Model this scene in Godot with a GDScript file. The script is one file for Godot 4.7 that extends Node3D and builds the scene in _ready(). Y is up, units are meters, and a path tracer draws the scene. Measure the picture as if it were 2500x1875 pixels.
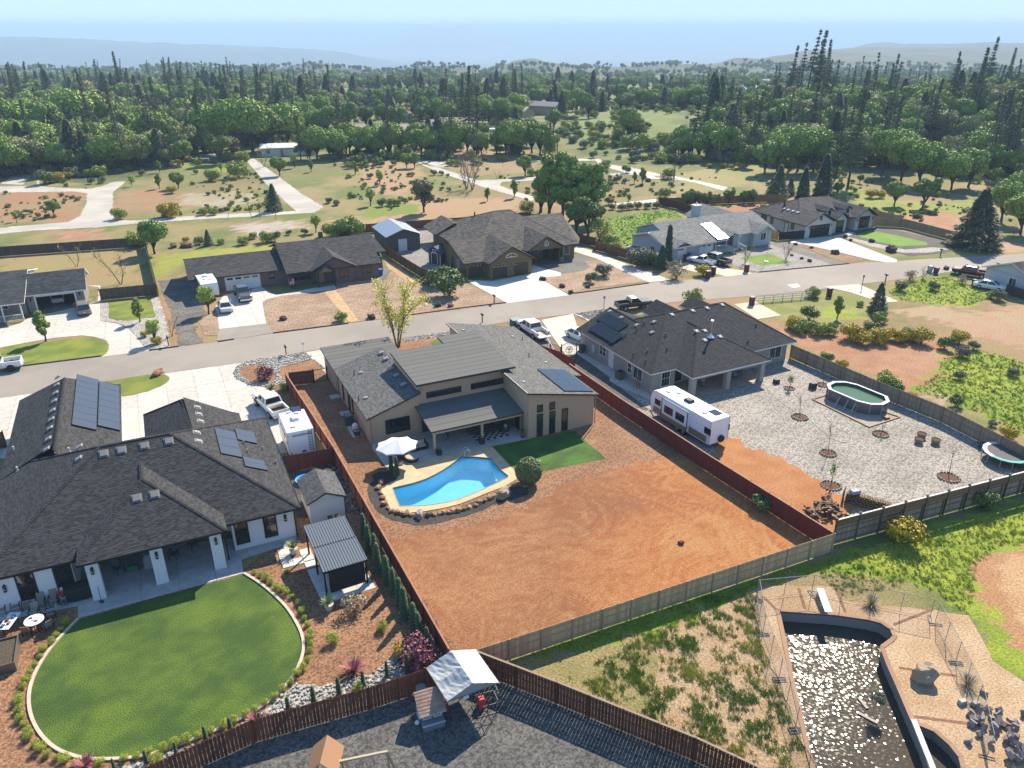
extends Node3D
# A neighbourhood seen from a drone: houses, yards, pools, a street, woods and a hazy valley. Metres, y up, -z away from the camera.

const V0:=Vector3.ZERO
var M:={}
var taken:={}
var rng:=RandomNumberGenerator.new()
var nz:=FastNoiseLite.new()

# ---------- mesh building ----------
class MB:
	var v:=PackedVector3Array()
	var n:=PackedVector3Array()
	var c:=PackedColorArray()
	var col:=Color(1,1,1)
	var tf:=Transform3D.IDENTITY
	func tri(a:Vector3,b:Vector3,d:Vector3)->void:
		a=tf*a;b=tf*b;d=tf*d
		var nn:=(d-a).cross(b-a)
		if nn.length_squared()<1e-14:return
		nn=nn.normalized()
		v.append(a);v.append(b);v.append(d)
		n.append(nn);n.append(nn);n.append(nn)
		c.append(col);c.append(col);c.append(col)
	func quad(a:Vector3,b:Vector3,d:Vector3,e:Vector3)->void:
		tri(a,b,d);tri(a,d,e)
	func trin(a:Vector3,b:Vector3,d:Vector3,na:Vector3,nb:Vector3,nd:Vector3)->void:
		if (d-a).cross(b-a).dot(na+nb+nd)<0:
			var e:=b;b=d;d=e
			e=nb;nb=nd;nd=e
		v.append(tf*a);v.append(tf*b);v.append(tf*d)
		n.append((tf.basis*na).normalized());n.append((tf.basis*nb).normalized());n.append((tf.basis*nd).normalized())
		c.append(col);c.append(col);c.append(col)
	# box by centre and size, with chamfer b
	func box(o:Vector3,s:Vector3,b:=Basis.IDENTITY)->void:
		var h:=s*.5
		var p:Array[Vector3]=[]
		for i in 8:
			p.append(o+b*Vector3(h.x if i & 1 else -h.x,h.y if i & 2 else -h.y,h.z if i & 4 else -h.z))
		quad(p[0],p[2],p[3],p[1]);quad(p[5],p[7],p[6],p[4])
		quad(p[4],p[6],p[2],p[0]);quad(p[1],p[3],p[7],p[5])
		quad(p[2],p[6],p[7],p[3]);quad(p[4],p[0],p[1],p[5])
	func b2(x0:float,y0:float,z0:float,x1:float,y1:float,z1:float)->void:
		box(Vector3((x0+x1)/2,(y0+y1)/2,(z0+z1)/2),Vector3(absf(x1-x0),absf(y1-y0),absf(z1-z0)))
	# a bar of square section from a to b
	func bar(a:Vector3,b:Vector3,w:float,t:=-1.0)->void:
		if t<0:t=w
		var d:=b-a
		var l:=d.length()
		if l<1e-5:return
		var f:=d/l
		var up:=Vector3.UP if absf(f.y)<.98 else Vector3.RIGHT
		var r:=f.cross(up).normalized()
		box((a+b)/2,Vector3(w,t,l),Basis(r,r.cross(f),-f))
	# a tapered tube
	func tube(a:Vector3,b:Vector3,ra:float,rb:float,k:=8,caps:=true)->void:
		var f:=(b-a).normalized()
		var up:=Vector3.UP if absf(f.y)<.98 else Vector3.RIGHT
		var r:=f.cross(up).normalized()
		var q:=r.cross(f)
		for i in k:
			var t0:=TAU*i/k
			var t1:=TAU*(i+1)/k
			var d0:=r*cos(t0)+q*sin(t0)
			var d1:=r*cos(t1)+q*sin(t1)
			trin(a+d0*ra,b+d0*rb,b+d1*rb,d0,d0,d1)
			trin(a+d0*ra,b+d1*rb,a+d1*ra,d0,d1,d1)
			if caps:
				tri(b,b+d1*rb,b+d0*rb);tri(a,a+d0*ra,a+d1*ra)
	func path(pts:Array,r:float,k:=6)->void:
		for i in pts.size()-1:tube(pts[i],pts[i+1],r,r,k,false)
	# lathe round y: pairs of radius, height
	func lathe(o:Vector3,prof:Array,k:=16)->void:
		for j in prof.size()-1:
			var r0:float=prof[j][0];var y0:float=prof[j][1]
			var r1:float=prof[j+1][0];var y1:float=prof[j+1][1]
			var sl:=Vector2(y1-y0,r0-r1).normalized()
			for i in k:
				var t0:=TAU*i/k
				var t1:=TAU*(i+1)/k
				var e0:=Vector3(cos(t0),0,sin(t0));var e1:=Vector3(cos(t1),0,sin(t1))
				var n0:=e0*sl.x+Vector3.UP*sl.y;var n1:=e1*sl.x+Vector3.UP*sl.y
				var a:=o+e0*r0+Vector3.UP*y0;var b:=o+e0*r1+Vector3.UP*y1
				var d:=o+e1*r1+Vector3.UP*y1;var e:=o+e1*r0+Vector3.UP*y0
				if r1>1e-4:trin(a,b,d,n0,n0,n1)
				if r0>1e-4:trin(a,d,e,n0,n1,n1)
	# extruded polygon (x, z pairs as Vector2) between two heights
	func prism(p:PackedVector2Array,y0:float,y1:float,top:=true,bottom:=false)->void:
		if Geometry2D.is_polygon_clockwise(p):p=p.duplicate();p.reverse()
		var k:=p.size()
		for i in k:
			var a:=p[i];var b:=p[(i+1) % k]
			quad(Vector3(a.x,y0,a.y),Vector3(b.x,y0,b.y),Vector3(b.x,y1,b.y),Vector3(a.x,y1,a.y))
		var t:=Geometry2D.triangulate_polygon(p)
		for i in range(0,t.size(),3):
			var a:=p[t[i]];var b:=p[t[i+1]];var d:=p[t[i+2]]
			if (b-a).cross(d-a)<0:var e:=b;b=d;d=e
			if top:tri(Vector3(a.x,y1,a.y),Vector3(b.x,y1,b.y),Vector3(d.x,y1,d.y))
			if bottom:tri(Vector3(a.x,y0,a.y),Vector3(d.x,y0,d.y),Vector3(b.x,y0,b.y))
	# convex slab: a planar polygon given thickness downwards
	func slab(p:Array,t:float)->void:
		var k:=p.size()
		var nn:Vector3=(p[2]-p[0]).cross(p[1]-p[0]).normalized()
		if nn.y<0:p=p.duplicate();p.reverse()
		var dn:=Vector3(0,-t,0)
		for i in range(1,k-1):
			tri(p[0],p[i],p[i+1]);tri(p[0]+dn,p[i+1]+dn,p[i]+dn)
		for i in k:
			var a:Vector3=p[i];var b:Vector3=p[(i+1) % k]
			quad(a,a+dn,b+dn,b)
	# skin over rings of points (each ring an Array of Vector3 of one length)
	func skin(rings:Array,closed:=true,cap:=true)->void:
		for j in rings.size()-1:
			var a:Array=rings[j];var b:Array=rings[j+1]
			var k:=a.size()
			for i in (k if closed else k-1):
				var e:=(i+1) % k
				quad(a[i],b[i],b[e],a[e])
		if cap:
			for q in [[rings[0],false],[rings[-1],true]]:
				var r:Array=q[0]
				for i in range(1,r.size()-1):
					if q[1]:tri(r[0],r[i+1],r[i])
					else:tri(r[0],r[i],r[i+1])
	func blob(o:Vector3,r:Vector3,seed_:int,k:=9,rough:=.25)->void:
		var ns:=FastNoiseLite.new()
		ns.seed=seed_;ns.frequency=.9
		var pt:=func(i:int,j:int)->Vector3:
			var th:=PI*j/(k-2.0) ;var ph:=TAU*(i % k)/k
			var d:=Vector3(sin(th)*cos(ph),cos(th),sin(th)*sin(ph))
			var s:=1.0+rough*ns.get_noise_3dv(d*1.3+o)*1.6
			d=Vector3(clampf(d.x,-.82,.82),clampf(d.y,-.8,.72),clampf(d.z,-.82,.82))*s
			return o+d*r
		for j in k-2:
			for i in k:
				quad(pt.call(i,j),pt.call(i+1,j),pt.call(i+1,j+1),pt.call(i,j+1))
	func mesh()->ArrayMesh:
		var m:=ArrayMesh.new()
		if v.is_empty():return m
		var a:=[]
		a.resize(Mesh.ARRAY_MAX)
		a[Mesh.ARRAY_VERTEX]=v;a[Mesh.ARRAY_NORMAL]=n;a[Mesh.ARRAY_COLOR]=c
		m.add_surface_from_arrays(Mesh.PRIMITIVE_TRIANGLES,a)
		return m

func lin(r:float,g:float,b:float,a:=1.0)->Color:
	var q:=Color(r,g,b).linear_to_srgb()
	q.a=a
	return q

func numbered(called:String)->String:
	var k:int=taken.get(called,0)
	taken[called]=k+1
	return called if k==0 else "%s_%03d" % [called,k]

func thing(called:String,label:String,category:String,where:=V0,turn:=.0,group:="")->Node3D:
	var o:=Node3D.new()
	o.name=numbered(called)
	add_child(o)
	o.position=where
	o.rotation.y=turn
	tag(o,label,category,group)
	return o

func tag(o:Node,label:String,category:String,group:="")->void:
	o.set_meta("label",label)
	o.set_meta("category",category)
	if group!="":o.set_meta("group",group)

func part(parent:Node,called:String,mb:MB,m:Material)->MeshInstance3D:
	return mpart(parent,called,mb.mesh(),m)

func mpart(parent:Node,called:String,me:Mesh,m:Material)->MeshInstance3D:
	var o:=MeshInstance3D.new()
	o.mesh=me
	o.material_override=m
	o.name=numbered(called) if parent==self else called
	parent.add_child(o,true)
	return o

func struct(called:String,mb:MB,m:Material)->MeshInstance3D:
	var o:=part(self,called,mb,m)
	o.set_meta("kind","structure")
	return o

func copy(root:Node3D,where:Vector3,turn:=.0,size:=1.0,label:="",group:="")->Node3D:
	var r:Node3D=root.duplicate()
	r.name=numbered(str(root.get_meta("plain")) if root.has_meta("plain") else str(root.name))
	add_child(r)
	r.position=where
	r.rotation.y=turn
	r.scale=Vector3.ONE*size
	if label!="":r.set_meta("label",label)
	if group!="":r.set_meta("group",group)
	return r

func pv(a:Array)->PackedVector2Array:
	var p:=PackedVector2Array()
	for i in range(0,a.size(),2):p.append(Vector2(a[i],a[i+1]))
	return p

# ---------- materials ----------
func gray(noise_type:int,freq:float,lo:float,hi:float,gamma:=1.0,size:=256,oct:=3,sd:=1,ret:=-1)->ImageTexture:
	var f:=FastNoiseLite.new()
	f.noise_type=noise_type
	f.frequency=freq
	f.seed=sd
	f.fractal_octaves=oct
	f.fractal_type=FastNoiseLite.FRACTAL_FBM if oct>1 else FastNoiseLite.FRACTAL_NONE
	if ret>=0:f.cellular_return_type=ret
	var im:=f.get_seamless_image(size,size)
	im.convert(Image.FORMAT_L8)
	var d:=im.get_data()
	var lut:=PackedByteArray()
	lut.resize(256)
	for i in 256:lut[i]=clampi(int(255.0*pow(lerpf(lo,hi,pow(i/255.0,gamma))/maxf(hi,1.0),1/2.2)),0,255)
	for i in d.size():d[i]=lut[d[i]]
	im=Image.create_from_data(size,size,false,Image.FORMAT_L8,d)
	im.generate_mipmaps()
	return ImageTexture.create_from_image(im)

func mat(color:Color,rough:=.9,tex:Texture2D=null,per_metre:=1.0,vc:=true,relief:=.0,metal:=.0,world:=true)->StandardMaterial3D:
	var m:=StandardMaterial3D.new()
	m.albedo_color=color
	m.roughness=rough
	m.metallic=metal
	m.vertex_color_use_as_albedo=vc
	if tex:
		m.albedo_texture=tex
		m.uv1_triplanar=true
		m.uv1_world_triplanar=world
		m.uv1_scale=Vector3.ONE*per_metre
		if relief>0:
			m.heightmap_enabled=true
			m.heightmap_texture=tex
			m.heightmap_scale=relief
	return m

func make_materials()->void:
	var S:=FastNoiseLite.TYPE_SIMPLEX_SMOOTH
	var C:=FastNoiseLite.TYPE_CELLULAR
	var grit:=gray(S,.12,.72,1.0,1.0,256,4,3)
	var cell:=gray(C,.11,.35,1.25,1.0,256,1,5,FastNoiseLite.RETURN_CELL_VALUE)
	var turf:=gray(S,.16,.12,1.0,1.0,512,4,7)
	var soft:=gray(S,.02,.82,1.12,1.0,256,5,9)
	var fine:=gray(S,.25,.8,1.12,1.0,256,2,11)
	var clod:=gray(S,.06,.45,1.3,1.0,512,5,13)
	var wood:=gray(S,.05,.6,1.2,1.0,256,4,15)
	M.ground=mat(Color(1.0,1.0,1.0),1.0,clod,.13,true,8.0)
	M.farground=mat(Color.WHITE,1.0,clod,.02,true)
	M.asphalt=mat(Color.WHITE,.92,grit,.16,true,1.0)
	M.concrete=mat(Color.WHITE,.85,soft,.25,true)
	M.gravel=mat(Color.WHITE,.95,cell,.3,true,1.5)
	M.finegravel=mat(Color.WHITE,.95,cell,.36,true,1.5)
	M.dirt=mat(Color.WHITE,1.0,clod,.17,true,6.0)
	M.turf=mat(Color.WHITE,.95,turf,.11,true,8.0)
	M.wildgrass=mat(Color.WHITE,.95,turf,.3,true,5.0)
	M.paint=mat(Color.WHITE,.75,fine,.9,true)
	M.stucco=mat(Color.WHITE,.9,grit,.8,true,.4)
	M.shingle=mat(Color.WHITE,.88,fine,1.4,true)
	M.wood=mat(Color.WHITE,.85,wood,1.1,true)
	M.shingle.metallic_specular=.2
	M.rock=mat(Color.WHITE,.95,clod,1.0,true,1.5)
	M.plain=mat(Color.WHITE,.7)
	M.matte=mat(Color.WHITE,.95)
	M.cloth=mat(Color.WHITE,.9,fine,2.0,true)
	M.metal=mat(Color.WHITE,.42,null,1.0,true,.0,.75)
	M.panel=mat(Color.WHITE,.3,fine,1.0,true,.0,.3)
	M.dark=mat(lin(.025,.025,.028),.55,null,1.0,false)
	M.rubber=mat(lin(.02,.02,.02),.9,null,1.0,false)
	M.glass=mat(lin(.012,.016,.018),.06,null,1.0,false)
	M.glass.metallic_specular=.7
	M.solar=mat(Color.WHITE,.12)
	M.car=mat(Color.WHITE,.35)
	M.car.clearcoat_enabled=true
	M.car.clearcoat=.8
	M.car.clearcoat_roughness=.08
	M.rv=mat(Color.WHITE,.4)
	M.leaf=mat(Color.WHITE,.7)
	M.leaf.backlight=lin(.85,.95,.35)
	M.needle=mat(Color.WHITE,.8)
	M.needle.backlight=lin(.4,.45,.2)
	M.bark=mat(Color.WHITE,.95,clod,1.5,true,.0,.0,false)
	M.murk=mat(lin(.06,.05,.038),.1,null,1.0,false)
	M.murk.metallic_specular=.2

func _ready()->void:
	rng.seed=7
	nz.seed=5
	nz.frequency=1.0
	nz.fractal_octaves=3
	# camera
	var cam:=Camera3D.new()
	cam.name="camera"
	cam.position=Vector3(0,38,0)
	cam.rotation_degrees=Vector3(-24.64,0,0)
	cam.fov=52.525
	cam.near=.5
	cam.far=90000.0
	add_child(cam)
	# sky, haze, exposure
	var sky:=ProceduralSkyMaterial.new()
	sky.sky_top_color=Color(.44,.61,.82)
	sky.sky_horizon_color=Color(.77,.87,.95)
	sky.sky_curve=.09
	sky.ground_horizon_color=Color(.83,.90,.95)
	sky.ground_bottom_color=Color(.5,.55,.6)
	sky.sun_angle_max=1.0
	var env:=Environment.new()
	env.background_mode=Environment.BG_SKY
	env.sky=Sky.new()
	env.sky.sky_material=sky
	env.background_energy_multiplier=.64
	env.tonemap_mode=Environment.TONE_MAPPER_LINEAR
	env.tonemap_exposure=2.3
	env.fog_enabled=true
	env.fog_density=.0002
	env.fog_light_color=Color(.76,.885,1.0)
	env.sdfgi_enabled=true
	env.ssao_enabled=true
	env.ssil_enabled=true
	var we:=WorldEnvironment.new()
	we.name="world"
	we.environment=env
	add_child(we)
	var sun:=DirectionalLight3D.new()
	sun.name="sun"
	sun.light_color=Color(1.0,.945,.85)
	sun.light_energy=1.6
	sun.light_angular_distance=.5
	sun.shadow_enabled=true
	add_child(sun)
	sun.look_at_from_position(Vector3(.358,.715,-.772),V0)
	make_materials()
	land()
	streets()
	yards()
	tan_house()
	white_house()
	grey_house()
	street_houses()
	far_houses()
	fences()
	vehicles()
	pools()
	garden_things()
	yard_things()
	small_things()
	planting()
	woods()

# ---------- the land ----------
func sm(a:float,b:float,x:float)->float:
	return smoothstep(a,b,x)

func land_height(x:float,z:float)->float:
	var d:=Vector2(x,z).length()
	var far:=-z
	var h:=-.03
	if far>250.0:
		h+=nz.get_noise_2d(x*.006,z*.006)*5.0*sm(270,520,far)
		h-=30.0*sm(280,1400,far)
		# the wooded rise with houses on the right
		h+=sm(250,300,far)*9.0*exp(-(pow((x-175)/130,2)+pow((far-330)/110,2)))
	if d>1200.0:
		var az:=atan2(x,far)
		var edge:=1500.0+500.0*nz.get_noise_2d(az*6.0,3.0)+2200.0*sm(.28,.42,az)
		h-=300.0*sm(edge,edge*3.2,d)
		h+=nz.get_noise_2d(x*.0009,z*.0009)*26.0*sm(1500,2600,d)*(1.0-sm(6000,9000,d))
		# mesas out in the middle
		h+=105.0*exp(-(pow((az+.145)/.055,4)+pow((d-4200)/700,2)))
		h+=90.0*exp(-(pow((az-.25)/.06,2)+pow((d-4800)/800,2)))
		# the long ridge on the left
		var crest:=lerpf(318,190,sm(-.62,-.18,az))*(1.0-sm(-.24,-.06,az))
		h+=crest*exp(-pow((d-7600)/1500,2))*(1.0+.05*nz.get_noise_2d(az*40.0,9.0))
		# far buttes
		h+=430.0*exp(-pow((d-15000)/1500,2))*exp(-pow((az+.075)/.075,2))*(.9+.25*nz.get_noise_2d(az*42.0,17.0))
	return h

var zones:=[]
var lanes:=[]
func zone(p:Array,a:Color,b:Color,rag:=1.2)->void:
	var q:=pv(p)
	var r:=Rect2(q[0],Vector2.ZERO)
	for t in q:r=r.expand(t)
	zones.append([q,r.grow(3),a,b,rag])

func land_color(x:float,z:float)->Color:
	var far:=-z
	var n1:=nz.get_noise_2d(x*.06,z*.06)
	var n2:=nz.get_noise_2d(x*.35+50,z*.35)
	var n3:=nz.get_noise_2d(x*.012-90,z*.012)
	var dry:=Color(.30,.235,.10)
	var green:=Color(.135,.17,.035)
	var soil:=Color(.36,.20,.115)
	var c:=dry.lerp(green,clampf(.5+n1*1.6+n2*.5,0,1))
	c=c.lerp(soil,clampf(n3*1.8+n2*.9-.15,0,.9))
	if far>190:
		var wood:=Color(.09,.115,.03).lerp(Color(.20,.21,.06),clampf(.5+n1*1.5,0,1))
		c=c.lerp(wood,sm(190,260,far+40*n3))
	if far>900:
		var n4:=nz.get_noise_2d(x*.004,z*.004)
		var brush:=Color(.022,.038,.014).lerp(Color(.07,.085,.03),clampf(.4+n4*1.4+n1*.7,0,1))
		c=c.lerp(brush,sm(900,1500,far))
		var n5:=nz.get_noise_2d(x*.0006,z*.0011)
		var plain:=Color(.16,.16,.09).lerp(Color(.30,.28,.20),clampf(.5+n5*1.8,0,1))
		c=c.lerp(plain,sm(8500,11000,far))
	for q in zones:
		if not q[1].has_point(Vector2(x,z)):continue
		var s:=Vector2(x+q[4]*nz.get_noise_2d(x*.5,z*.5)*1.6,z+q[4]*nz.get_noise_2d(x*.5+31,z*.5)*1.6)
		if Geometry2D.is_point_in_polygon(s,q[0]):
			c=q[2].lerp(q[3],clampf(.5+n1*.9+n2*1.1,0,1))
	return c

func land()->void:
	var GA:=Color(.17,.25,.014);var GB:=Color(.30,.35,.03)
	var DA:=Color(.36,.17,.085);var DB:=Color(.42,.25,.15)
	# lots beyond the street: dry grass with soil showing
	zone([-132.9,-204.9,-107.8,-200.6,-94.1,-169.9,-108.4,-163.9],DA,Color(.30,.22,.10),2.0)
	zone([-94.4,-158.3,-85.6,-159.7,-81.8,-153,-88,-149.2],DA,DB,2.0)
	zone([-100.1,-199.5,-88.6,-202.7,-84.1,-190.6,-92.6,-185],DA,Color(.32,.24,.11),1.5)
	zone([-83.3,-197.5,-67.3,-199.5,-60.6,-190.6,-63.9,-181.4,-78.1,-185],Color(.40,.36,.28),Color(.33,.27,.14),1.6)
	zone([-60.1,-162.5,-45.9,-168.4,-43.1,-161.1,-52,-154.3],Color(.46,.41,.36),Color(.36,.26,.17),1.6)
	zone([-145.3,-260.8,-115.5,-255.8,-100.4,-221.3,-112.7,-213.9,-123,-211.6,-130.6,-231.8],Color(.07,.085,.022),Color(.12,.135,.035),2.0)
	zone([-131,-264.3,-117.6,-260.8,-105.3,-237.4,-95.9,-237.4,-88.2,-229,-76.4,-229,-86.5,-237.4,-111.6,-252.5],GA,Color(.26,.27,.05),2.0)
	zone([-46.2,-255.8,-29.2,-243.2,-24.6,-226.4,-26.6,-198.5,-32.7,-194.5,-43.5,-226.4],DB,Color(.33,.25,.11),2.5)
	zone([-33,-277.1,-20.4,-285,7.1,-269.7,7.1,-231.8,-11.7,-221.3,-28.2,-252.5],Color(.34,.25,.11),Color(.30,.20,.11),2.5)
	zone([-25.6,-190.6,3.2,-192.5,1.2,-178,-16,-168.4,-38.7,-162.5,-40.3,-169.9,-27.2,-174.7],Color(.36,.27,.12),DB,2.0)
	zone([-35.8,-183.2,-21.2,-185,-21.5,-174.7,-32.5,-168.4],GA,Color(.2,.23,.05),1.5)
	zone([24.5,-380.7,76.2,-380.7,54.9,-269.7,30.2,-262.6,18,-293.3],Color(.12,.18,.03),Color(.19,.23,.055),4)
	zone([60.5,-237.4,78.7,-243.2,68.9,-216.3,54.3,-202.7,41.3,-198.5,46.7,-226.4],Color(.33,.27,.12),Color(.25,.25,.07),2)
	zone([122.6,-498.6,155.1,-536.4,155.9,-498.6,118,-427.6,105.7,-410.8],Color(.42,.30,.19),Color(.36,.27,.14),4)
	zone([86.5,-207.1,92.7,-188.7,102.3,-185,113.8,-192.5,103.3,-173.1,87.7,-169.9,80.7,-178],GA,Color(.30,.30,.08),2)
	zone([86.4,-174.7,98.7,-178,99.9,-166.9,89,-155.6,84.9,-163.9],DB,DA,2)
	zone([88.5,-150.5,98.9,-148,94.8,-141.1,87.8,-144.5],Color(.45,.29,.18),DB,1.5)
	# back gardens of the row beyond the street
	zone([-65.4,-139.4,-45.6,-148.6,-43.4,-140.5,-58,-135.2,-59.1,-125.5,-59.4,-123.7],Color(.24,.27,.035),Color(.33,.32,.06),.8)
	zone([-93.8,-139.4,-71.9,-146.2,-61.3,-124.6,-65.7,-119.5,-85.5,-125.5],Color(.34,.22,.11),Color(.30,.25,.09),1.5)
	zone([20.9,-169.5,36.2,-179.3,37.6,-170.8,32,-169.5,26.2,-157,24.7,-147.1,22.1,-145.1,19.9,-158.2],Color(.14,.25,.02),Color(.20,.30,.03),.6)
	zone([42.1,-175,59.2,-187,66.2,-188.6,56.6,-179.3,44.6,-172.2],Color(.40,.16,.075),DA,.8)
	# open lot right of the grey house
	zone([37,-113.2,47.1,-117,50.2,-118.7,55.2,-113.9,52.2,-107.4,42.74,-102.13,38,-105.4],Color(.20,.22,.05),Color(.29,.27,.09),1.2)
	zone([36,-104.71,38.13,-101.5,41.64,-99.05,44.64,-98.46,46.42,-95.01,51.34,-96.71,55.83,-95.57,56.67,-88.19,51.67,-84.85,45.31,-81.29,45.06,-84.85,41.85,-86.26,41.45,-90.2,38.79,-93.36,36.82,-96.13,35.71,-101.5],DA,Color(.42,.23,.13),1.5)
	zone([56.8,-110.9,64.5,-110.2,67.7,-107.4,80.4,-113.2,67.9,-92.82,62.82,-98.46,60.34,-104.71,57.3,-107.4],DB,Color(.40,.30,.17),2)
	zone([59.1,-117.8,66.5,-124.6,74,-126.4,74.2,-119.5,74.1,-114.7,68.4,-110.9,62.8,-111.7,59.1,-113.9],GA,GB,.8)
	zone([45.6,-110.2,50.5,-109.5,50.7,-105.4,45,-105.4],Color(.22,.26,.02),GB,.8)
	zone([54.89,-91.23,60.35,-93.9,64.75,-87.7,52.95,-68.55,50.43,-75.61,46.22,-81.29,50.53,-84.85],GA,GB,1.5)
	zone([46.91,-80.43,49.43,-80.43,49.95,-77.96,46.93,-77.56],Color(.40,.34,.24),DB,1.2)
	# rough ground by the old pool
	zone([9.96,-42.07,17.16,-46.65,18.12,-46.24,16.83,-40.02,16.85,-31.1,11.46,-28.22,8.52,-33.44],Color(.37,.24,.13),Color(.42,.30,.18),1.0)
	zone([-1.16,-38.42,10.33,-44.28,17.16,-46.65,20.64,-48.34,25.52,-50.34,50.44,-60.37,34.29,-35.46,31.99,-39.21,32.51,-43.53,30.83,-46.65,23.39,-48.34,17.53,-46.04,9.9,-41.72],GA,GB,.7)
	zone([36.86,-50.34,38.8,-51.28,45.33,-52.48,35.71,-37.65,33.84,-40.35,34.42,-43.53,33.64,-45.64,35.71,-47.48],Color(.44,.25,.12),Color(.40,.21,.10),.8)
	zone([38.85,-50.11,44.39,-51.04,37.25,-40.02,35.68,-42.43,36.34,-46.45],Color(.52,.33,.17),Color(.46,.27,.13),.5)
	var cut:=pv(DECK)
	var cut2:=pv(OLD_DECK)
	var mb:=MB.new()
	var az0:=-1.02
	var cols:=300
	var rows:=[]
	var r:=22.0
	while r<60000.0:
		rows.append(r)
		r*=1.0065 if r<400 else (1.016 if r<2500 else 1.03)
	var pos:=PackedVector3Array()
	var col:=PackedColorArray()
	for rr in rows:
		for i in cols+1:
			var a:=az0-2.0*az0*i/cols
			var x:float=sin(a)*rr
			var z:float=-cos(a)*rr
			pos.append(Vector3(x,land_height(x,z),z))
			col.append(land_color(x,z))
	var idx:=PackedInt32Array()
	for j in rows.size()-1:
		for i in cols:
			var p:=j*(cols+1)+i
			var q:=Vector2(pos[p].x,pos[p].z)
			if rows[j]<90:
				var inside:=0
				for e in [p,p+1,p+cols+1,p+cols+2]:
					var t:=Vector2(pos[e].x,pos[e].z)
					if Geometry2D.is_point_in_polygon(t,cut) or Geometry2D.is_point_in_polygon(t,cut2):inside+=1
				if inside==4:continue
			idx.append_array([p,p+cols+1,p+cols+2,p,p+cols+2,p+1])
	var nor:=PackedVector3Array()
	nor.resize(pos.size())
	for i in range(0,idx.size(),3):
		var f:=(pos[idx[i+2]]-pos[idx[i]]).cross(pos[idx[i+1]]-pos[idx[i]])
		for k in 3:nor[idx[i+k]]+=f
	for i in nor.size():nor[i]=nor[i].normalized() if nor[i].length_squared()>0 else Vector3.UP
	var arr:=[]
	arr.resize(Mesh.ARRAY_MAX)
	arr[Mesh.ARRAY_VERTEX]=pos
	arr[Mesh.ARRAY_NORMAL]=nor
	arr[Mesh.ARRAY_COLOR]=col
	arr[Mesh.ARRAY_INDEX]=idx
	var me:=ArrayMesh.new()
	me.add_surface_from_arrays(Mesh.PRIMITIVE_TRIANGLES,arr)
	var o:=mpart(self,"ground",me,M.ground)
	o.set_meta("kind","structure")
	# ponds and distant water
	for w in [[Vector3(-126.2,0,-771.9),16.0,6.0],[Vector3(-900,-296,-16500),900.0,130.0],[Vector3(-250,-296,-16300),500.0,110.0]]:
		var pm:=MB.new()
		var y:=land_height(w[0].x,w[0].z)+(1.0 if w[1]<100 else 8.0)
		pm.col=Color(.25,.3,.35)
		for i in 24:
			var a:=TAU*i/24;var b:=TAU*(i+1)/24
			var wob:=func(t:float)->float:return .8+.3*nz.get_noise_2d(cos(t)*2+w[1],sin(t)*2)
			pm.tri(Vector3(w[0].x,y,w[0].z),Vector3(w[0].x+cos(a)*w[1]*wob.call(a),y,w[0].z+sin(a)*w[2]*wob.call(a)),Vector3(w[0].x+cos(b)*w[1]*wob.call(b),y,w[0].z+sin(b)*w[2]*wob.call(b)))
		struct("pond_water",pm,M.murk)

# a flat patch of ground cover, cut into cells so that its colour can vary; edges a little ragged
func patch(called:String,p:Array,y:float,m:Material,a:Color,b:Color,cell:=.8,rag:=.0,freq:=.25,thick:=.0,holes:=[],scraped:=false)->MeshInstance3D:
	var q:=pv(p)
	if rag>0:
		var e:=PackedVector2Array()
		for i in q.size():
			var s:=q[i];var t:=q[(i+1) % q.size()]
			var k:=maxi(1,int(s.distance_to(t)/.5))
			for j in k:
				var u:=s.lerp(t,float(j)/k)
				e.append(u+Vector2(nz.get_noise_2d(u.x*.8,u.y*.8),nz.get_noise_2d(u.x*.8+77,u.y*.8))*rag*2.0)
		q=e
	var mb:=MB.new()
	var lo:=q[0];var hi:=q[0]
	for t in q:
		lo=lo.min(t);hi=hi.max(t)
	var tone:=func(t:Vector2)->Color:
		if scraped:return graded(t)
		return a.lerp(b,clampf(.5+nz.get_noise_2d(t.x*freq,t.y*freq)*1.3+nz.get_noise_2d(t.x*freq*5,t.y*freq*5)*.6,0,1))
	var nx:=int(ceil((hi.x-lo.x)/cell));var ny:=int(ceil((hi.y-lo.y)/cell))
	for i in nx:
		for j in ny:
			var o:=lo+Vector2(i,j)*cell
			var sq:=PackedVector2Array([o,o+Vector2(cell,0),o+Vector2(cell,cell),o+Vector2(0,cell)])
			var parts:Array=Geometry2D.intersect_polygons(q,sq)
			for h in holes:
				var nxt:=[]
				for s in parts:nxt.append_array(Geometry2D.clip_polygons(s,h))
				parts=nxt
			for s in parts:
				if s.size()<3:continue
				var t:=Geometry2D.triangulate_polygon(s)
				for k in range(0,t.size(),3):
					var A:Vector2=s[t[k]];var B:Vector2=s[t[k+1]];var C:Vector2=s[t[k+2]]
					if (B-A).cross(C-A)<0:var tmp:=B;B=C;C=tmp
					for w in [A,B,C]:
						mb.v.append(Vector3(w.x,y,w.y));mb.n.append(Vector3.UP);mb.c.append(tone.call(w))
	if thick>0:
		mb.col=a
		mb.prism(q,y-thick,y-.001,false)
		for h in holes:
			var hh:PackedVector2Array=h.duplicate()
			for i in hh.size():
				var A:=hh[i];var B:=hh[(i+1) % hh.size()]
				mb.quad(Vector3(A.x,y,A.y),Vector3(B.x,y,B.y),Vector3(B.x,y-thick,B.y),Vector3(A.x,y-thick,A.y))
	if called=="lane":lanes.append(q)
	return struct(called,mb,m)

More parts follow.
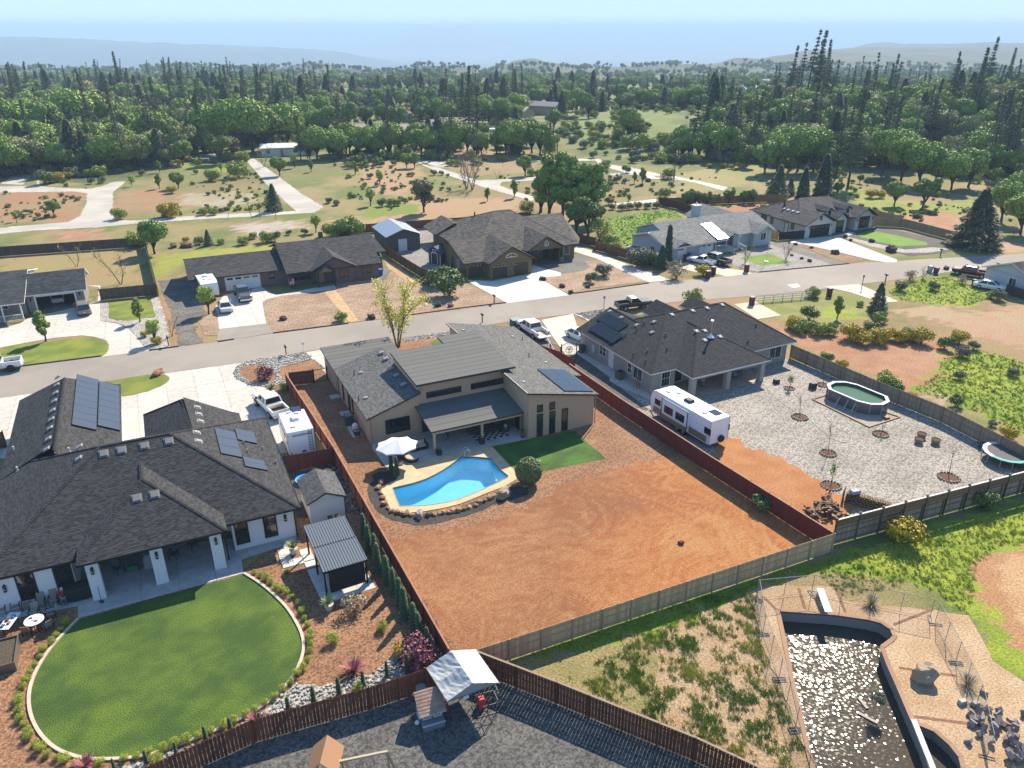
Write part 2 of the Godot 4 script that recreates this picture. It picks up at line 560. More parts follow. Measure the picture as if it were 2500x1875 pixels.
# ---------- streets and yards ----------
const DECK:=[-10.61,-63.84,-2.1,-68.07,.55,-62.5,.58,-61.84,-.65,-60.48,-1.97,-59.55,-4.52,-57.61,-6.08,-56.89,-7.49,-56.46,-8.89,-56.21,-10.09,-56.21,-10.46,-56.61,-11.35,-58.8,-11.8,-59.71,-11.73,-60.48,-10.58,-61.65]
const POOL:=[-10.84,-60.17,-10.17,-60.48,-9.13,-60.96,-8.01,-61.68,-7.15,-62.58,-6.44,-63.42,-5.65,-64.62,-5.05,-65.77,-4.88,-65.89,-3.48,-65.77,-1.9,-65.5,-1.75,-64.79,-1.2,-63.59,-.32,-62.25,-.4,-61.92,-1.16,-61.2,-2,-60.48,-3.21,-59.4,-4.57,-58.42,-5.51,-57.9,-6.39,-57.61,-7.26,-57.38,-8.05,-57.25,-9.78,-57.21,-10.34,-58.65]
const OLD_DECK:=[17.34,-45.84,19.31,-46.65,21.45,-46.65,24.19,-46.45,24.05,-45.05,26.54,-44.47,30.27,-43.9,31.62,-43.53,32.4,-43.43,32.17,-41.72,31.78,-39.05,32.67,-37.2,33.45,-35.89,31.01,-30.4,28.94,-27.2,16.43,-27.2,16.85,-31.1,17.09,-36.32,16.9,-40.69,17.34,-43.53]
const OLD_POOL:=[19.04,-43.94,22.95,-43.53,25.06,-43.06,25.91,-42.7,26.35,-41.99,26.26,-41.29,25.89,-40.94,24.92,-40.27,24.67,-38.73,24.45,-36.68,24.14,-34.1,23.93,-32.3,23.5,-30.17,23.3,-28.22,16.62,-28.22,17.06,-31.69,17.84,-36.9,18.39,-40.02]
const ROAD:=[-68.72,-84.85,-60.54,-88.04,-52.19,-91.34,-46.88,-93.25,-39.04,-96.31,-32.58,-99.48,-28.37,-101.19,-18,-105.4,-7,-110.1,-.9,-112.4,9,-116.5,23.5,-122.9,22.4,-122.6,28.5,-124,42,-128.5,59.5,-133.8,66.4,-135.1,65.3,-134.5,73,-136.6,94.4,-140.5,111.2,-143.8,105.2,-135.2,89.3,-131.9,73.6,-128.3,64.9,-124.6,56.5,-121.8,47.6,-118.5,34.4,-114.9,24.9,-112.8,8.6,-107.3,.09,-104.38,-8.59,-100.14,-26.41,-92.98,-33.51,-89.39,-41.98,-85.97,-48.1,-83.57,-54.59,-80.35,-63.02,-76.38]

func streets()->void:
	patch("road",ROAD,.0,M.asphalt,Color(.22,.195,.17),Color(.265,.235,.2),1.0,.0,.06)
	var old:=[Color(.33,.31,.28),Color(.42,.395,.35)]
	# old lanes of the burnt lots
	patch("lane",[-112.6,-154.9,-105.2,-161.8,-95.2,-166.1,-95.5,-171.5,-100.7,-185,-106.7,-197.5,-111.2,-200.2,-129.4,-198.9,-141.8,-199.5,-145.2,-204.9,-134.2,-207.1,-125.3,-208.2,-138.2,-231.8,-129.7,-209.3,-137,-211.6,-138.6,-218.8,-151.4,-246.3,-160.1,-267.8,-156.8,-271.5,-152.1,-264.3,-142.4,-243.2,-136.5,-229,-125.1,-209.3,-121.2,-206,-109.4,-203.8,-107.7,-207.1,-107.6,-213.9,-104.7,-214.6,-102.7,-207.1,-101.1,-199.5,-94.4,-185,-86.4,-168.4,-80.9,-167.6,-80,-164.6,-87,-161.1,-98.6,-158.3,-110.5,-151.7],.0,M.asphalt,old[0],old[1],1.5,.25,.1)
	patch("lane",[-81.2,-167.3,-76.2,-170.2,-65,-173.9,-56.6,-175.5,-49.2,-177.2,-54.8,-188.7,-63.8,-207.1,-71.2,-223.8,-82.7,-249.4,-82.7,-255.8,-76.9,-244.7,-63.6,-218.8,-53.4,-198.5,-43.7,-181.4,-44.5,-175.5,-57.2,-171.5,-66.8,-169.1,-75.9,-166.1,-79.8,-164.4],.004,M.asphalt,old[0],old[1],1.5,.2,.1)
	patch("lane",[-152,-272.6,-139.9,-269.7,-124.8,-271.5,-103.9,-265.4,-86.3,-260.8,-84.7,-255.8,-101.6,-259.1,-122.1,-265.4,-137.1,-263.9,-149,-266.8],.0,M.asphalt,old[0],old[1],2.5,.2,.1)
	patch("lane",[-64.2,-281,-58,-283,-44.4,-277.1,-39.8,-271.5,-36.2,-264.3,-21.9,-237.4,-13.6,-223.8,-9.3,-216.3,-3.7,-217.5,6.8,-221.3,7.1,-216.3,-2.8,-213.9,-3.2,-208.2,1.3,-199.5,6.3,-192.5,4.7,-187.7,-.6,-196.5,-6.8,-204.9,-9.9,-210.4,-21.2,-229,-27.1,-241.7,-28.4,-249.4,-26.1,-250.9,-21.8,-247.8,-17.7,-237.4,-20,-237.4,-25,-240.3,-37.6,-259.1,-43.8,-269.7,-56.3,-274.1,-62.6,-273.3],.004,M.asphalt,old[0],old[1],2.0,.2,.1)
	patch("lane",[6.6,-249.4,12.6,-252.5,26.9,-255.8,28.3,-259.1,34.6,-260.8,34.7,-257.5,27.8,-254.2,29.5,-243.2,35.4,-237.4,40.7,-229,45.2,-218.8,44.5,-215.1,37.3,-225.1,28.2,-223.8,27.6,-226.4,32.5,-229,27.9,-237.4,25.9,-250.9,12.4,-247.8],.004,M.asphalt,old[0],old[1],3.0,.3,.1)
	patch("lane",[37.3,-223.8,45.9,-222.5,56.4,-206,54,-201.6,49.1,-212.8,45,-217.5,36.5,-218.8],.004,M.asphalt,Color(.42,.40,.36),Color(.5,.47,.42),2.5,.1,.1)
	patch("lane",[23.7,-185,40.4,-193.5,39.7,-190.2,24,-181.4],.008,M.asphalt,Color(.42,.40,.36),Color(.5,.47,.42),2.5,.1,.1)
	# kerbs of dark rolled asphalt along the far side
	for p in [[-60.54,-88.04,-52.19,-91.34],[-46.88,-93.25,-43.63,-94.62],[-39.04,-96.31,-37.22,-97.17],[-32.58,-99.48,-23.1,-103.28],[-16.8,-106,-7,-110.1,-.9,-112.4],[9.8,-116.9,22.3,-122.3],[42,-128.5,59.5,-133.8]]:
		var q:=pv(p)
		var mb:=MB.new()
		mb.col=Color(.05,.048,.045)
		for i in q.size()-1:
			var a:=Vector3(q[i].x,0,q[i].y);var b:=Vector3(q[i+1].x,0,q[i+1].y)
			var s:=(b-a).cross(Vector3.UP).normalized()*.16
			mb.skin([[a-s,a-s*.5+Vector3.UP*.13,a+s*.5+Vector3.UP*.13,a+s],[b-s,b-s*.5+Vector3.UP*.13,b+s*.5+Vector3.UP*.13,b+s]],false)
		struct("kerb",mb,M.asphalt)

# expansion joints: narrow real grooves between concrete bays are shown by dark strips set 3 mm down between raised bays
func slabs(called:String,p:Array,y:float,a:Color,b:Color,turn:float,step:float,off:=Vector2.ZERO,holes:=[])->void:
	var q:=pv(p)
	var mb:=MB.new()
	var lo:=Vector2(1e9,1e9);var hi:=-lo
	for t in q:
		var s:=t.rotated(-turn)
		lo=lo.min(s);hi=hi.max(s)
	lo-=Vector2(step,step)-off
	for i in int((hi.x-lo.x)/step)+2:
		for j in int((hi.y-lo.y)/step)+2:
			var o:=lo+Vector2(i,j)*step
			var e:=.012
			var sq:=PackedVector2Array([o+Vector2(e,e),o+Vector2(step-e,e),o+Vector2(step-e,step-e),o+Vector2(e,step-e)])
			for k in 4:sq[k]=sq[k].rotated(turn)
			var parts:Array=Geometry2D.intersect_polygons(q,sq)
			for h in holes:
				var nxt:=[]
				for s in parts:nxt.append_array(Geometry2D.clip_polygons(s,h))
				parts=nxt
			mb.col=a.lerp(b,rng.randf())
			for s in parts:
				if s.size()>2:mb.prism(s,y-.03,y)
	struct(called,mb,M.concrete)

# soil scraped about by a machine: streaks that follow its turns
func graded(t:Vector2)->Color:
	var s:=.0;var w:=.0
	for c in [[Vector2(-8,-40),1.0],[Vector2(14,-66),1.6],[Vector2(2,-75),.8],[Vector2(32,-44),1.2]]:
		var d:Vector2=t-c[0]+Vector2(nz.get_noise_2d(t.x*.12,t.y*.12),nz.get_noise_2d(t.y*.12,t.x*.12+9))*2.0
		var k:=1.0/(.02+pow(nz.get_noise_2d(t.x*.06+c[1]*40,t.y*.06)-.4,2)*3.0)
		s+=k*(nz.get_noise_2d(d.length()*1.3,d.angle()*2.0+c[1]*9)+1.2*nz.get_noise_2d(d.length()*3.4,d.angle()*3.0+c[1]*5));w+=k
	s=s/w*.8+.3*nz.get_noise_2d(t.x*1.3,t.y*1.3)
	var big:=nz.get_noise_2d(t.x*.07+3,t.y*.07)
	var east:=smoothstep(4.0,18.0,t.x+t.y*.2+14.0)
	var a:=Color(.26,.098,.037).lerp(Color(.37,.118,.030),clampf(east+big,0,1))
	var b:=Color(.37,.19,.088).lerp(Color(.45,.225,.085),east)
	var c:=a.lerp(b,clampf(.36+s+big*.5,0,1))
	return c.lerp(Color(.24,.10,.045),clampf(-s*1.4-.35,0,.7))

func yards()->void:
	var GV:=Color(.24,.115,.055);var GV2:=Color(.32,.165,.085)       # brown pea gravel
	var CA:=Color(.43,.40,.365);var CB:=Color(.48,.45,.41)
	var LA:=Color(.045,.105,.006)
	var st:=deg_to_rad(-25.0)
	# --- plot of the tan house
	patch("gravel_yard",[-26.95,-85.64,-24.35,-87.88,-22.7,-88.17,-15.46,-94.04,8,-94.04,5.18,-91.16,7.43,-85.88,13.73,-75.14,21.02,-62.45,25.8,-51.71,-.55,-39.54,-3.95,-39.94,-10.01,-51.99,-13.72,-58.88,-14.57,-60.97,-17.62,-67.52,-19.64,-70.41],.0,M.finegravel,GV,GV2,1.0,.0,.2,.0,[pv(DECK)])
	patch("bare_ground",[-3.96,-40.02,-10.03,-52.11,-8.13,-53.34,-5.82,-53.97,-1.96,-55.01,.32,-56.62,2.71,-58.59,4.25,-60.67,3.08,-59.43,4.94,-61.18,8.85,-63.01,12.18,-64.7,16.42,-66.28,19.49,-62.45,25.67,-52.26,-.41,-39.91],.004,M.dirt,Color(.36,.155,.06),Color(.47,.27,.135),.27,.5,.16,.0,[],true)
	patch("planting_mulch",[-11.41,-63.33,-10.74,-61.92,-10.82,-61.52,-11.73,-60.8,-11.85,-60.17,-11.26,-58.2,-10.34,-56.32,-9.59,-56.04,-7.45,-56.11,-5.11,-56.75,-1.96,-58.95,-1.55,-59.4,.03,-60.64,1.37,-60.48,1.47,-59.1,.52,-58.5,-1.11,-57.76,-3.09,-56.32,-5,-55.21,-6.51,-54.54,-8.05,-54.4,-9.66,-54.81,-10.7,-55.49,-11.93,-56.75,-12.7,-58.5,-13.11,-60.17,-12.97,-61.12,-12.79,-61.6,-13.01,-62.42,-12.51,-63.08],.008,M.finegravel,Color(.030,.027,.025),Color(.055,.05,.045),.6,.12)
	patch("lawn",[-1.87,-67.85,1.77,-69.46,6.51,-71.22,7.5,-68.79,9.13,-65.55,3.11,-63.24,1.88,-62.78,.43,-63.24],.012,M.turf,LA,Color(.07,.21,.010),.4,.03,.3)
	slabs("patio",[-13.84,-67.5,-11.68,-63.33,-10.75,-63.59,-2,-68.03,1.77,-69.46,1.06,-76.08,-9.03,-78.02,-14.8,-71.85],.035,Color(.36,.345,.325),Color(.40,.385,.36),st,2.4)
	slabs("driveway",[-26.51,-92.66,-24.6,-93.47,-20.13,-87.46,-20.76,-84.85,-22.09,-85.32,-24.81,-89.69],.02,CA,CB,st,3.0)
	# --- plot of the white house
	slabs("driveway",[-61.93,-77.36,-54.54,-80.26,-41.95,-85.88,-33.48,-89.29,-33.87,-87.46,-33.62,-85.78,-32.62,-84.16,-30.83,-82.59,-28.61,-81.94,-26.39,-79.18,-23.14,-74.1,-19.61,-67.58,-21.56,-66.63,-37.88,-66.01,-54.12,-65.4],.012,CA,CB,st,3.1)
	patch("lawn",[-48.1,-83.4,-43.86,-85.46,-41.81,-85.55,-40.92,-84.85,-40.54,-83.71,-40.84,-82.24,-41.72,-80.86,-42.94,-79.93,-44.14,-79.39,-46.36,-83.04],.04,M.turf,Color(.16,.22,.02),Color(.28,.30,.03),.5,.05,.3)
	patch("gravel_yard",[-39.08,-41.72,-31.17,-44.09,-20.76,-48.77,-17.79,-53.47,-18.42,-56.05,-20.58,-62.6,-17.58,-67.33,-14.57,-60.97,-12.22,-56.05,-13.19,-57.73,-9.94,-51.51,-3.95,-39.86,-5.58,-38.26,-9.1,-36.9,-15.77,-34.23,-20.49,-31.1,-24.43,-28.22,-29.76,-26.22],.0,M.finegravel,GV,GV2,1.0,.0,.2)
	patch("black_gravel",[-22.46,-66.05,-17.8,-67.52,-16.95,-65.16,-14.36,-59.88,-12.14,-56.05,-14.76,-56.05,-15.91,-55.5,-18.28,-55.5],.004,M.finegravel,Color(.045,.045,.048),Color(.08,.08,.082),.8,.1)
	slabs("patio",[-39.08,-41.72,-31.34,-44.37,-30.67,-43.12,-25.81,-45.54,-20.54,-48.08,-21.22,-49.77,-17.45,-52.11,-17.93,-53.47,-34.58,-50.34,-41.54,-45.44],.03,Color(.34,.33,.32),Color(.40,.39,.375),st,2.6)
	patch("lawn",[-30.56,-42.97,-25.7,-45.44,-20.48,-47.95,-19.12,-46.96,-17.67,-45.64,-16.29,-44.18,-15.19,-42.61,-14.4,-41.2,-14.01,-39.86,-14.01,-38.42,-14.35,-37.05,-14.94,-35.89,-15.93,-34.77,-17.23,-33.77,-18.55,-32.99,-19.84,-32.24,-21.16,-31.69,-22.72,-31.51,-24.15,-31.51,-25.3,-31.75,-26.48,-32.24,-27.57,-32.99,-28.51,-33.83,-29.42,-34.91,-30.12,-36.03,-30.61,-37.2,-30.89,-38.42,-30.99,-39.69,-30.92,-41.03,-30.73,-42.07],.016,M.turf,LA,Color(.115,.195,.010),.4,.03,.16)
	patch("river_rock_bed",[-22.52,-30.87,-21,-31.33,-19.35,-32.06,-17.64,-32.8,-16.63,-33.57,-15.42,-34.5,-14.53,-36.03,-13.67,-37.05,-12.27,-36.9,-10.93,-37.05,-9.25,-37.8,-9.03,-37.95,-8.26,-39.05,-7.54,-39.86,-6.68,-40.69,-5.81,-41.72,-4.53,-39.69,-5.58,-38.26,-9.1,-36.9,-15.77,-34.23,-20.49,-31.1,-22.39,-29.95],.004,M.gravel,Color(.33,.31,.28),Color(.42,.40,.37),.8,.1)
	slabs("shelter_pad",[-15.8,-48.48,-13.68,-44.59,-12.91,-44.98,-10.14,-46.41,-12.09,-49.93,-14.3,-49.05],.03,Color(.42,.41,.40),Color(.46,.45,.43),st,3.0)
	patch("river_rock_bed",[-33.92,-88.19,-33.41,-89.39,-31.69,-90.56,-29.71,-91.34,-27.16,-92.39,-25.37,-91.23,-25.4,-90.1,-28.37,-87.85,-28.1,-85.78,-26.42,-83.04,-28.67,-82.15,-30.85,-82.68,-32.75,-84.26,-33.66,-86.02],.016,M.gravel,Color(.38,.36,.33),Color(.5,.48,.44),.7,.1)
	patch("planting_mulch",[-33.24,-86.97,-33.17,-88.29,-31.33,-88.69,-29.88,-87.7,-28.12,-84.85,-27.94,-83.48,-29.48,-83.04,-30.98,-83.71,-32.69,-85.55],.02,M.finegravel,Color(.25,.12,.06),Color(.33,.17,.085),.6,.1)
	patch("planting_mulch",[-28.49,-87.6,-25.37,-89.99,-24.95,-90.3,-22.84,-87.46,-26.92,-86.02,-26.42,-83.04,-27.94,-85.55],.02,M.finegravel,Color(.27,.125,.06),Color(.34,.17,.085),.6,.05)
	patch("planting_mulch",[-28.75,-81.8,-26.43,-82.86,-25.82,-82.15,-20.29,-70.55,-19.22,-67.26,-19.68,-67.9,-23.19,-74.29,-26.44,-79.39],.02,M.finegravel,Color(.20,.10,.05),Color(.27,.14,.07),.6,.1)
	# --- back yard at the bottom of the frame
	patch("black_gravel",[-24.43,-28.22,-20.49,-31.1,-15.77,-34.23,-9.1,-36.9,-5.47,-38.26,-3.96,-40.02,-2.15,-39.86,5.26,-36.03,11.08,-32.06,15.77,-27.7,4.68,-21.69,-15.91,-21.69],.0,M.gravel,Color(.085,.083,.08),Color(.13,.127,.12),1.0)
	# --- plot of the grey house
	patch("gravel_yard",[5.83,-90.33,9.19,-92.42,18.48,-100.97,34.73,-90.33,34.5,-90.2,38.63,-85.32,41.85,-79.59,45.87,-73.37,49.53,-65.4,51.08,-60.82,56.22,-66.58,26.6,-53.22,26.05,-52.37,21.02,-62.45,13.73,-75.14,10.35,-80.87,7.52,-87.35],.004,M.gravel,Color(.29,.26,.225),Color(.37,.335,.295),1.0,.0,.2)
	patch("bare_ground",[21.46,-70.73,22.9,-69.62,23.33,-68.27,24.58,-67.22,26.1,-65.94,26.75,-64.46,28.11,-61.99,28.5,-60.09,29.56,-58.6,29.3,-57.36,31.09,-57.57,28.24,-55.78,26.51,-53.25,23.46,-58.6,21.05,-62.56,19.41,-65.94],.008,M.dirt,Color(.40,.155,.05),Color(.46,.21,.085),.6,.4,.3)
	patch("gravel_path",[5.83,-90.33,8.7,-91.84,11.75,-84.02,14.97,-76.11,14.55,-75.83,11.17,-79,10.35,-80.87,7.52,-87.35],.008,M.finegravel,Color(.07,.065,.06),Color(.12,.11,.10),.8)
	slabs("walk",[8.41,-91.84,9.43,-91.84,14.65,-83.36,15.76,-80.21,15.39,-78.7,14.41,-79.9,12.46,-82.08,11.46,-83.85,11.83,-84.68],.03,Color(.40,.36,.32),Color(.45,.41,.37),deg_to_rad(-27),2.0)
	slabs("patio",[19.4,-82.08,20,-78.85,24.46,-80.98,29.39,-83.85,29.02,-87.43,28.22,-88.14],.03,Color(.33,.24,.18),Color(.37,.28,.22),deg_to_rad(-27),2.5)
	slabs("driveway",[9.12,-101.71,11.11,-104.77,8.8,-107.4,9.9,-107.1,10.95,-103.73,9.29,-91.84,6.8,-91.84,4.15,-104.71,8.9,-107.4],.016,CA,CB,deg_to_rad(-27),3.0)
	slabs("driveway",[33.5,-111.7,35.1,-105.1,39,-106.7,37.1,-113],.012,Color(.47,.36,.27),Color(.52,.41,.31),deg_to_rad(-27),3.0)
	slabs("driveway",[50.3,-120.5,56.5,-121.8,57.2,-118.7,58.9,-113,56,-112.4,53.4,-117.4],.012,Color(.45,.38,.31),Color(.5,.43,.35),deg_to_rad(-20),3.0)
	patch("planting_mulch",[8.8,-107.3,13.7,-109.5,15.8,-107.4,12.23,-102.13,11.08,-104.05],.008,M.finegravel,Color(.09,.07,.055),Color(.16,.12,.09),.8,.2)
	patch("lawn",[17.4,-106,21.1,-108.4,22.2,-107.4,18.48,-104.05],.012,M.turf,Color(.06,.13,.012),Color(.10,.18,.015),.8)
	patch("river_rock_bed",[-14.73,-97.29,-11.52,-99.05,-8.16,-100.14,-7.87,-99.05,-10.97,-97.75,-14.2,-96.42],.008,M.gravel,Color(.38,.36,.33),Color(.5,.48,.44),.8,.15)
	patch("planting_mulch",[-16.22,-95.85,-14.2,-96.42,-10.97,-97.75,-7.87,-99.05,-7.46,-96.13,-14.16,-92.82,-15.46,-93.36],.004,M.finegravel,Color(.25,.12,.06),Color(.33,.17,.09),.8,.1)
	patch("lawn",[-10.81,-96.13,-9.89,-97.58,-8.95,-96.42,-9.46,-95.01,-10.47,-94.73],.012,M.turf,Color(.08,.16,.012),Color(.12,.2,.015),.8)
	patch("gravel_path",[-.58,-103.41,.77,-104.71,5.59,-97.29,5.4,-93.36,3.78,-93.9],.004,M.finegravel,Color(.14,.125,.11),Color(.2,.18,.16),.8)
	# --- plots beyond the street
	var BK:=Color(.30,.195,.125);var BK2:=Color(.40,.28,.19)
	slabs("driveway",[-73.02,-99.27,-69.31,-103.31,-69.5,-105.3,-64,-111.6,-63.2,-113.1,-66.4,-120.2,-69,-121,-66.6,-121,-58.52,-104.29,-55.71,-103.31,-52.8,-100.79,-50.39,-97.78,-48.64,-95.21,-46.77,-93.22,-52,-91.16,-52.33,-93.55,-53.01,-95.21,-54.23,-96.91,-56.28,-98.08,-58.28,-98.67,-61.45,-97.78,-63.83,-96.34,-66.77,-94.23,-68.76,-92.47],.008,CA,CB,deg_to_rad(-24),3.2)
	patch("lawn",[-68.76,-92.47,-66.61,-93.96,-64.4,-95.49,-61.39,-96.48,-59.25,-97.64,-56.74,-97.93,-54.66,-96.91,-53.17,-95.21,-52.28,-93.55,-52,-92.21,-52.13,-91.21,-60.54,-87.87,-64.83,-86.19],.016,M.turf,Color(.15,.22,.015),Color(.28,.32,.03),.6,.05,.3)
	patch("lawn",[-61.3,-112.7,-55.8,-114.6,-51.5,-106.3,-54.59,-104.29,-56.46,-104.94,-58.1,-105.9],.012,M.turf,Color(.15,.22,.015),Color(.28,.32,.03),.6,.05,.3)
	patch("gravel_yard",[-62.7,-113.1,-61.3,-112.7,-58.1,-105.9,-56.31,-104.61,-51.4,-105.9,-55.6,-114.4,-54.9,-115.3,-51.7,-109.4,-48.32,-102.67,-44.67,-94.37,-46.72,-93.22,-48.76,-95.49,-50.52,-98.08,-52.94,-101.1,-55.86,-103.64,-58.52,-104.29],.004,M.gravel,Color(.36,.34,.31),Color(.44,.41,.37),.9,.1)
	patch("gravel_path",[-58.1,-123.7,-53.5,-124.6,-48.8,-116.2,-44.7,-107.4,-45.53,-104.71,-42.35,-98.46,-40.98,-95.85,-43.68,-94.73,-46.75,-101.5,-51.1,-110.2,-54.3,-116.2],.008,M.finegravel,Color(.12,.11,.10),Color(.19,.17,.15),.9,.3)
	slabs("driveway",[-40.56,-101.12,-43.1,-107.7,-44.3,-110.3,-44.9,-116.1,-40.2,-120.4,-38.3,-117.1,-36.7,-116.3,-31.4,-119.9,-28.7,-121.2,-28,-119.1,-33.1,-117,-35.8,-115.8,-37.5,-114.3,-37.9,-112.7,-36.5,-108.5,-34.6,-103.24],.012,Color(.44,.425,.40),Color(.48,.465,.44),deg_to_rad(-24),2.6)
	patch("drive_apron",[-40.56,-101.12,-34.6,-103.24,-32.55,-99.68,-38.59,-96.52,-39.51,-96.88],.004,M.asphalt,Color(.22,.195,.17),Color(.26,.235,.205),1.0)
	patch("bark_yard",[-37.9,-112.7,-37.5,-114.3,-35.8,-115.8,-33.1,-117,-29.8,-118.1,-25.2,-108.5,-22.94,-103.85,-32.58,-99.8,-34.6,-103.24,-36.5,-108.5],.008,M.finegravel,BK,BK2,.9,.05)
	patch("bark_yard",[-28,-118.6,-28.7,-122.3,-21.9,-124.5,-21.8,-132.6,-23,-137.1,-19.3,-128.3,-14.9,-122.6,-11.8,-120.5,-7.7,-122.6,-2.8,-115.4,-.8,-112.4,-5.6,-110.2,-13.5,-106.8,-20.38,-104.29,-17.1,-105.9,-21.74,-104.26,-25.6,-113.1],.008,M.finegravel,BK,BK2,.9,.05)
	patch("bark_yard",[-44.48,-104.26,-44,-107.2,-43,-107.7,-39.75,-98.73,-41.72,-98.55],.012,M.finegravel,BK,BK2,.9,.05)
	patch("walk",[-29.7,-117.8,-28,-118.6,-21.67,-104.26,-22.93,-103.77],.014,M.finegravel,Color(.52,.34,.17),Color(.58,.40,.22),.7,.0)
	patch("gravel_yard",[-21.9,-124.5,-23.2,-131,-22.6,-132.9,-20.7,-130.4,-20.9,-125.7,-21.4,-123.4],.010,M.finegravel,Color(.12,.115,.11),Color(.18,.17,.16),.9,.1)
	patch("gravel_yard",[-29.7,-160.1,-24.6,-147.9,-14.9,-128.3,-9.5,-129.5,-9.6,-135.8,-14.6,-150.2,-16.2,-161.9,-20,-161.9],.004,M.gravel,Color(.24,.225,.205),Color(.30,.28,.255),1.2,.1)
	patch("sand_path",[-23.2,-137.1,-19.8,-132,-17,-126.6,-14.5,-123.2,-15.6,-121.5,-19.1,-126.6,-21.9,-132],.012,M.dirt,Color(.46,.30,.15),Color(.52,.36,.2),.9,.15)
	slabs("driveway",[-7.5,-124,-3.2,-123.5,3.2,-127.7,3.6,-133.2,4.6,-132,8.3,-128.3,8.3,-126.6,4.4,-125.1,8.9,-116.1,-.7,-112.2,-6,-121],.012,Color(.50,.46,.41),Color(.55,.51,.46),deg_to_rad(-24.5),2.4)
	patch("gravel_yard",[3.6,-133.2,10.5,-138.5,14.4,-141.3,13.4,-129.5,10,-126,8.9,-127.7,4.6,-131.4],.006,M.gravel,Color(.13,.125,.12),Color(.18,.17,.16),1.0,.1)
	patch("bark_yard",[4.4,-124.9,8.6,-127.7,12.3,-129.5,13.6,-132,12.9,-135.5,15.6,-135.5,19.5,-128.3,22.5,-123.2,11.1,-119.1,9.1,-116.1],.010,M.finegravel,BK,BK2,1.0,.05)
	slabs("driveway",[12.3,-146.1,16.2,-141.1,18,-137.4,22,-130.4,26.5,-124,22.4,-122.8,19.5,-128.3,15.1,-137.4,11.4,-142.1],.014,Color(.42,.39,.355),Color(.46,.43,.395),deg_to_rad(-27),3.0)
	slabs("driveway",[28.6,-131.6,31.3,-135.5,35.1,-132,39.7,-129.5,40.9,-127.9,36,-126.1,34.1,-127.9,31.3,-128.7],.012,Color(.47,.38,.29),Color(.53,.43,.33),deg_to_rad(-27),3.0)
	patch("gravel_yard",[35.8,-138.3,42.8,-141.1,48.7,-147.1,50.7,-150.3,53.8,-145.1,55.5,-138.3,59.5,-133.8,42,-128.5,40.2,-130.4,38.4,-133.8],.006,M.gravel,Color(.27,.25,.23),Color(.33,.31,.285),1.2,.1)
	patch("lawn",[41.1,-137.4,47.5,-140.5,49.8,-134.5,43.7,-132.6],.012,M.turf,Color(.14,.28,.012),Color(.22,.34,.02),1.0)
	patch("gravel_path",[49.1,-148.2,53,-149.2,55,-144.1,56.5,-138.3,59.6,-133.9,56.5,-132.9,54,-138.3,51.6,-143.1],.008,M.finegravel,Color(.15,.14,.13),Color(.2,.19,.175),1.2)
	patch("planting_mulch",[53.6,-149.2,56,-147.1,60.6,-141.1,64.2,-136.4,59.6,-133.9,57.2,-138.7,55.5,-144.1],.008,M.finegravel,Color(.23,.125,.07),Color(.3,.17,.1),1.2,.1)
	slabs("driveway",[53.4,-148.7,58.2,-151.9,64,-153.6,69.1,-157.6,69.6,-155.8,64.9,-152.5,66.8,-145.1,69.2,-136.4,68.3,-134.7,66.3,-134.8,64.4,-136.3,60.7,-141.5,56.1,-147.3],.014,Color(.42,.40,.375),Color(.46,.44,.41),deg_to_rad(-25),3.0)
	patch("black_gravel",[65.1,-155.6,75.6,-162.5,80.4,-156.9,86.6,-148,85.4,-145.6,80.1,-141.1,72.6,-138.9,68.7,-146.8,65.5,-151.7],.012,M.finegravel,Color(.06,.058,.056),Color(.10,.096,.09),1.2,.1)
	patch("lawn",[69.8,-155.6,73.5,-158.3,77.2,-154.3,80.5,-148.6,79.6,-146.8,74.1,-145.9,71.3,-149.2,69.4,-153],.018,M.turf,Color(.14,.32,.010),Color(.2,.38,.015),1.2)
	patch("sand_path",[66.9,-153,70.5,-147.4,73.8,-143.3,79.7,-145.1,82.7,-143.9,77.1,-141.1,72.5,-141.1,68.2,-145.6,66.1,-151.7],.016,M.gravel,Color(.36,.33,.29),Color(.42,.39,.35),1.2)
	patch("gravel_path",[44.7,-121.5,46.5,-122.1,46.5,-120.4,45,-119.9],.006,M.concrete,Color(.62,.57,.5),Color(.66,.6,.52),1.2)

# ---------- house kit: local x runs along the street, d is depth away from it (z = -d), h is height ----------
func L(x:float,d:float,h:float)->Vector3:
	return Vector3(x,h,-d)

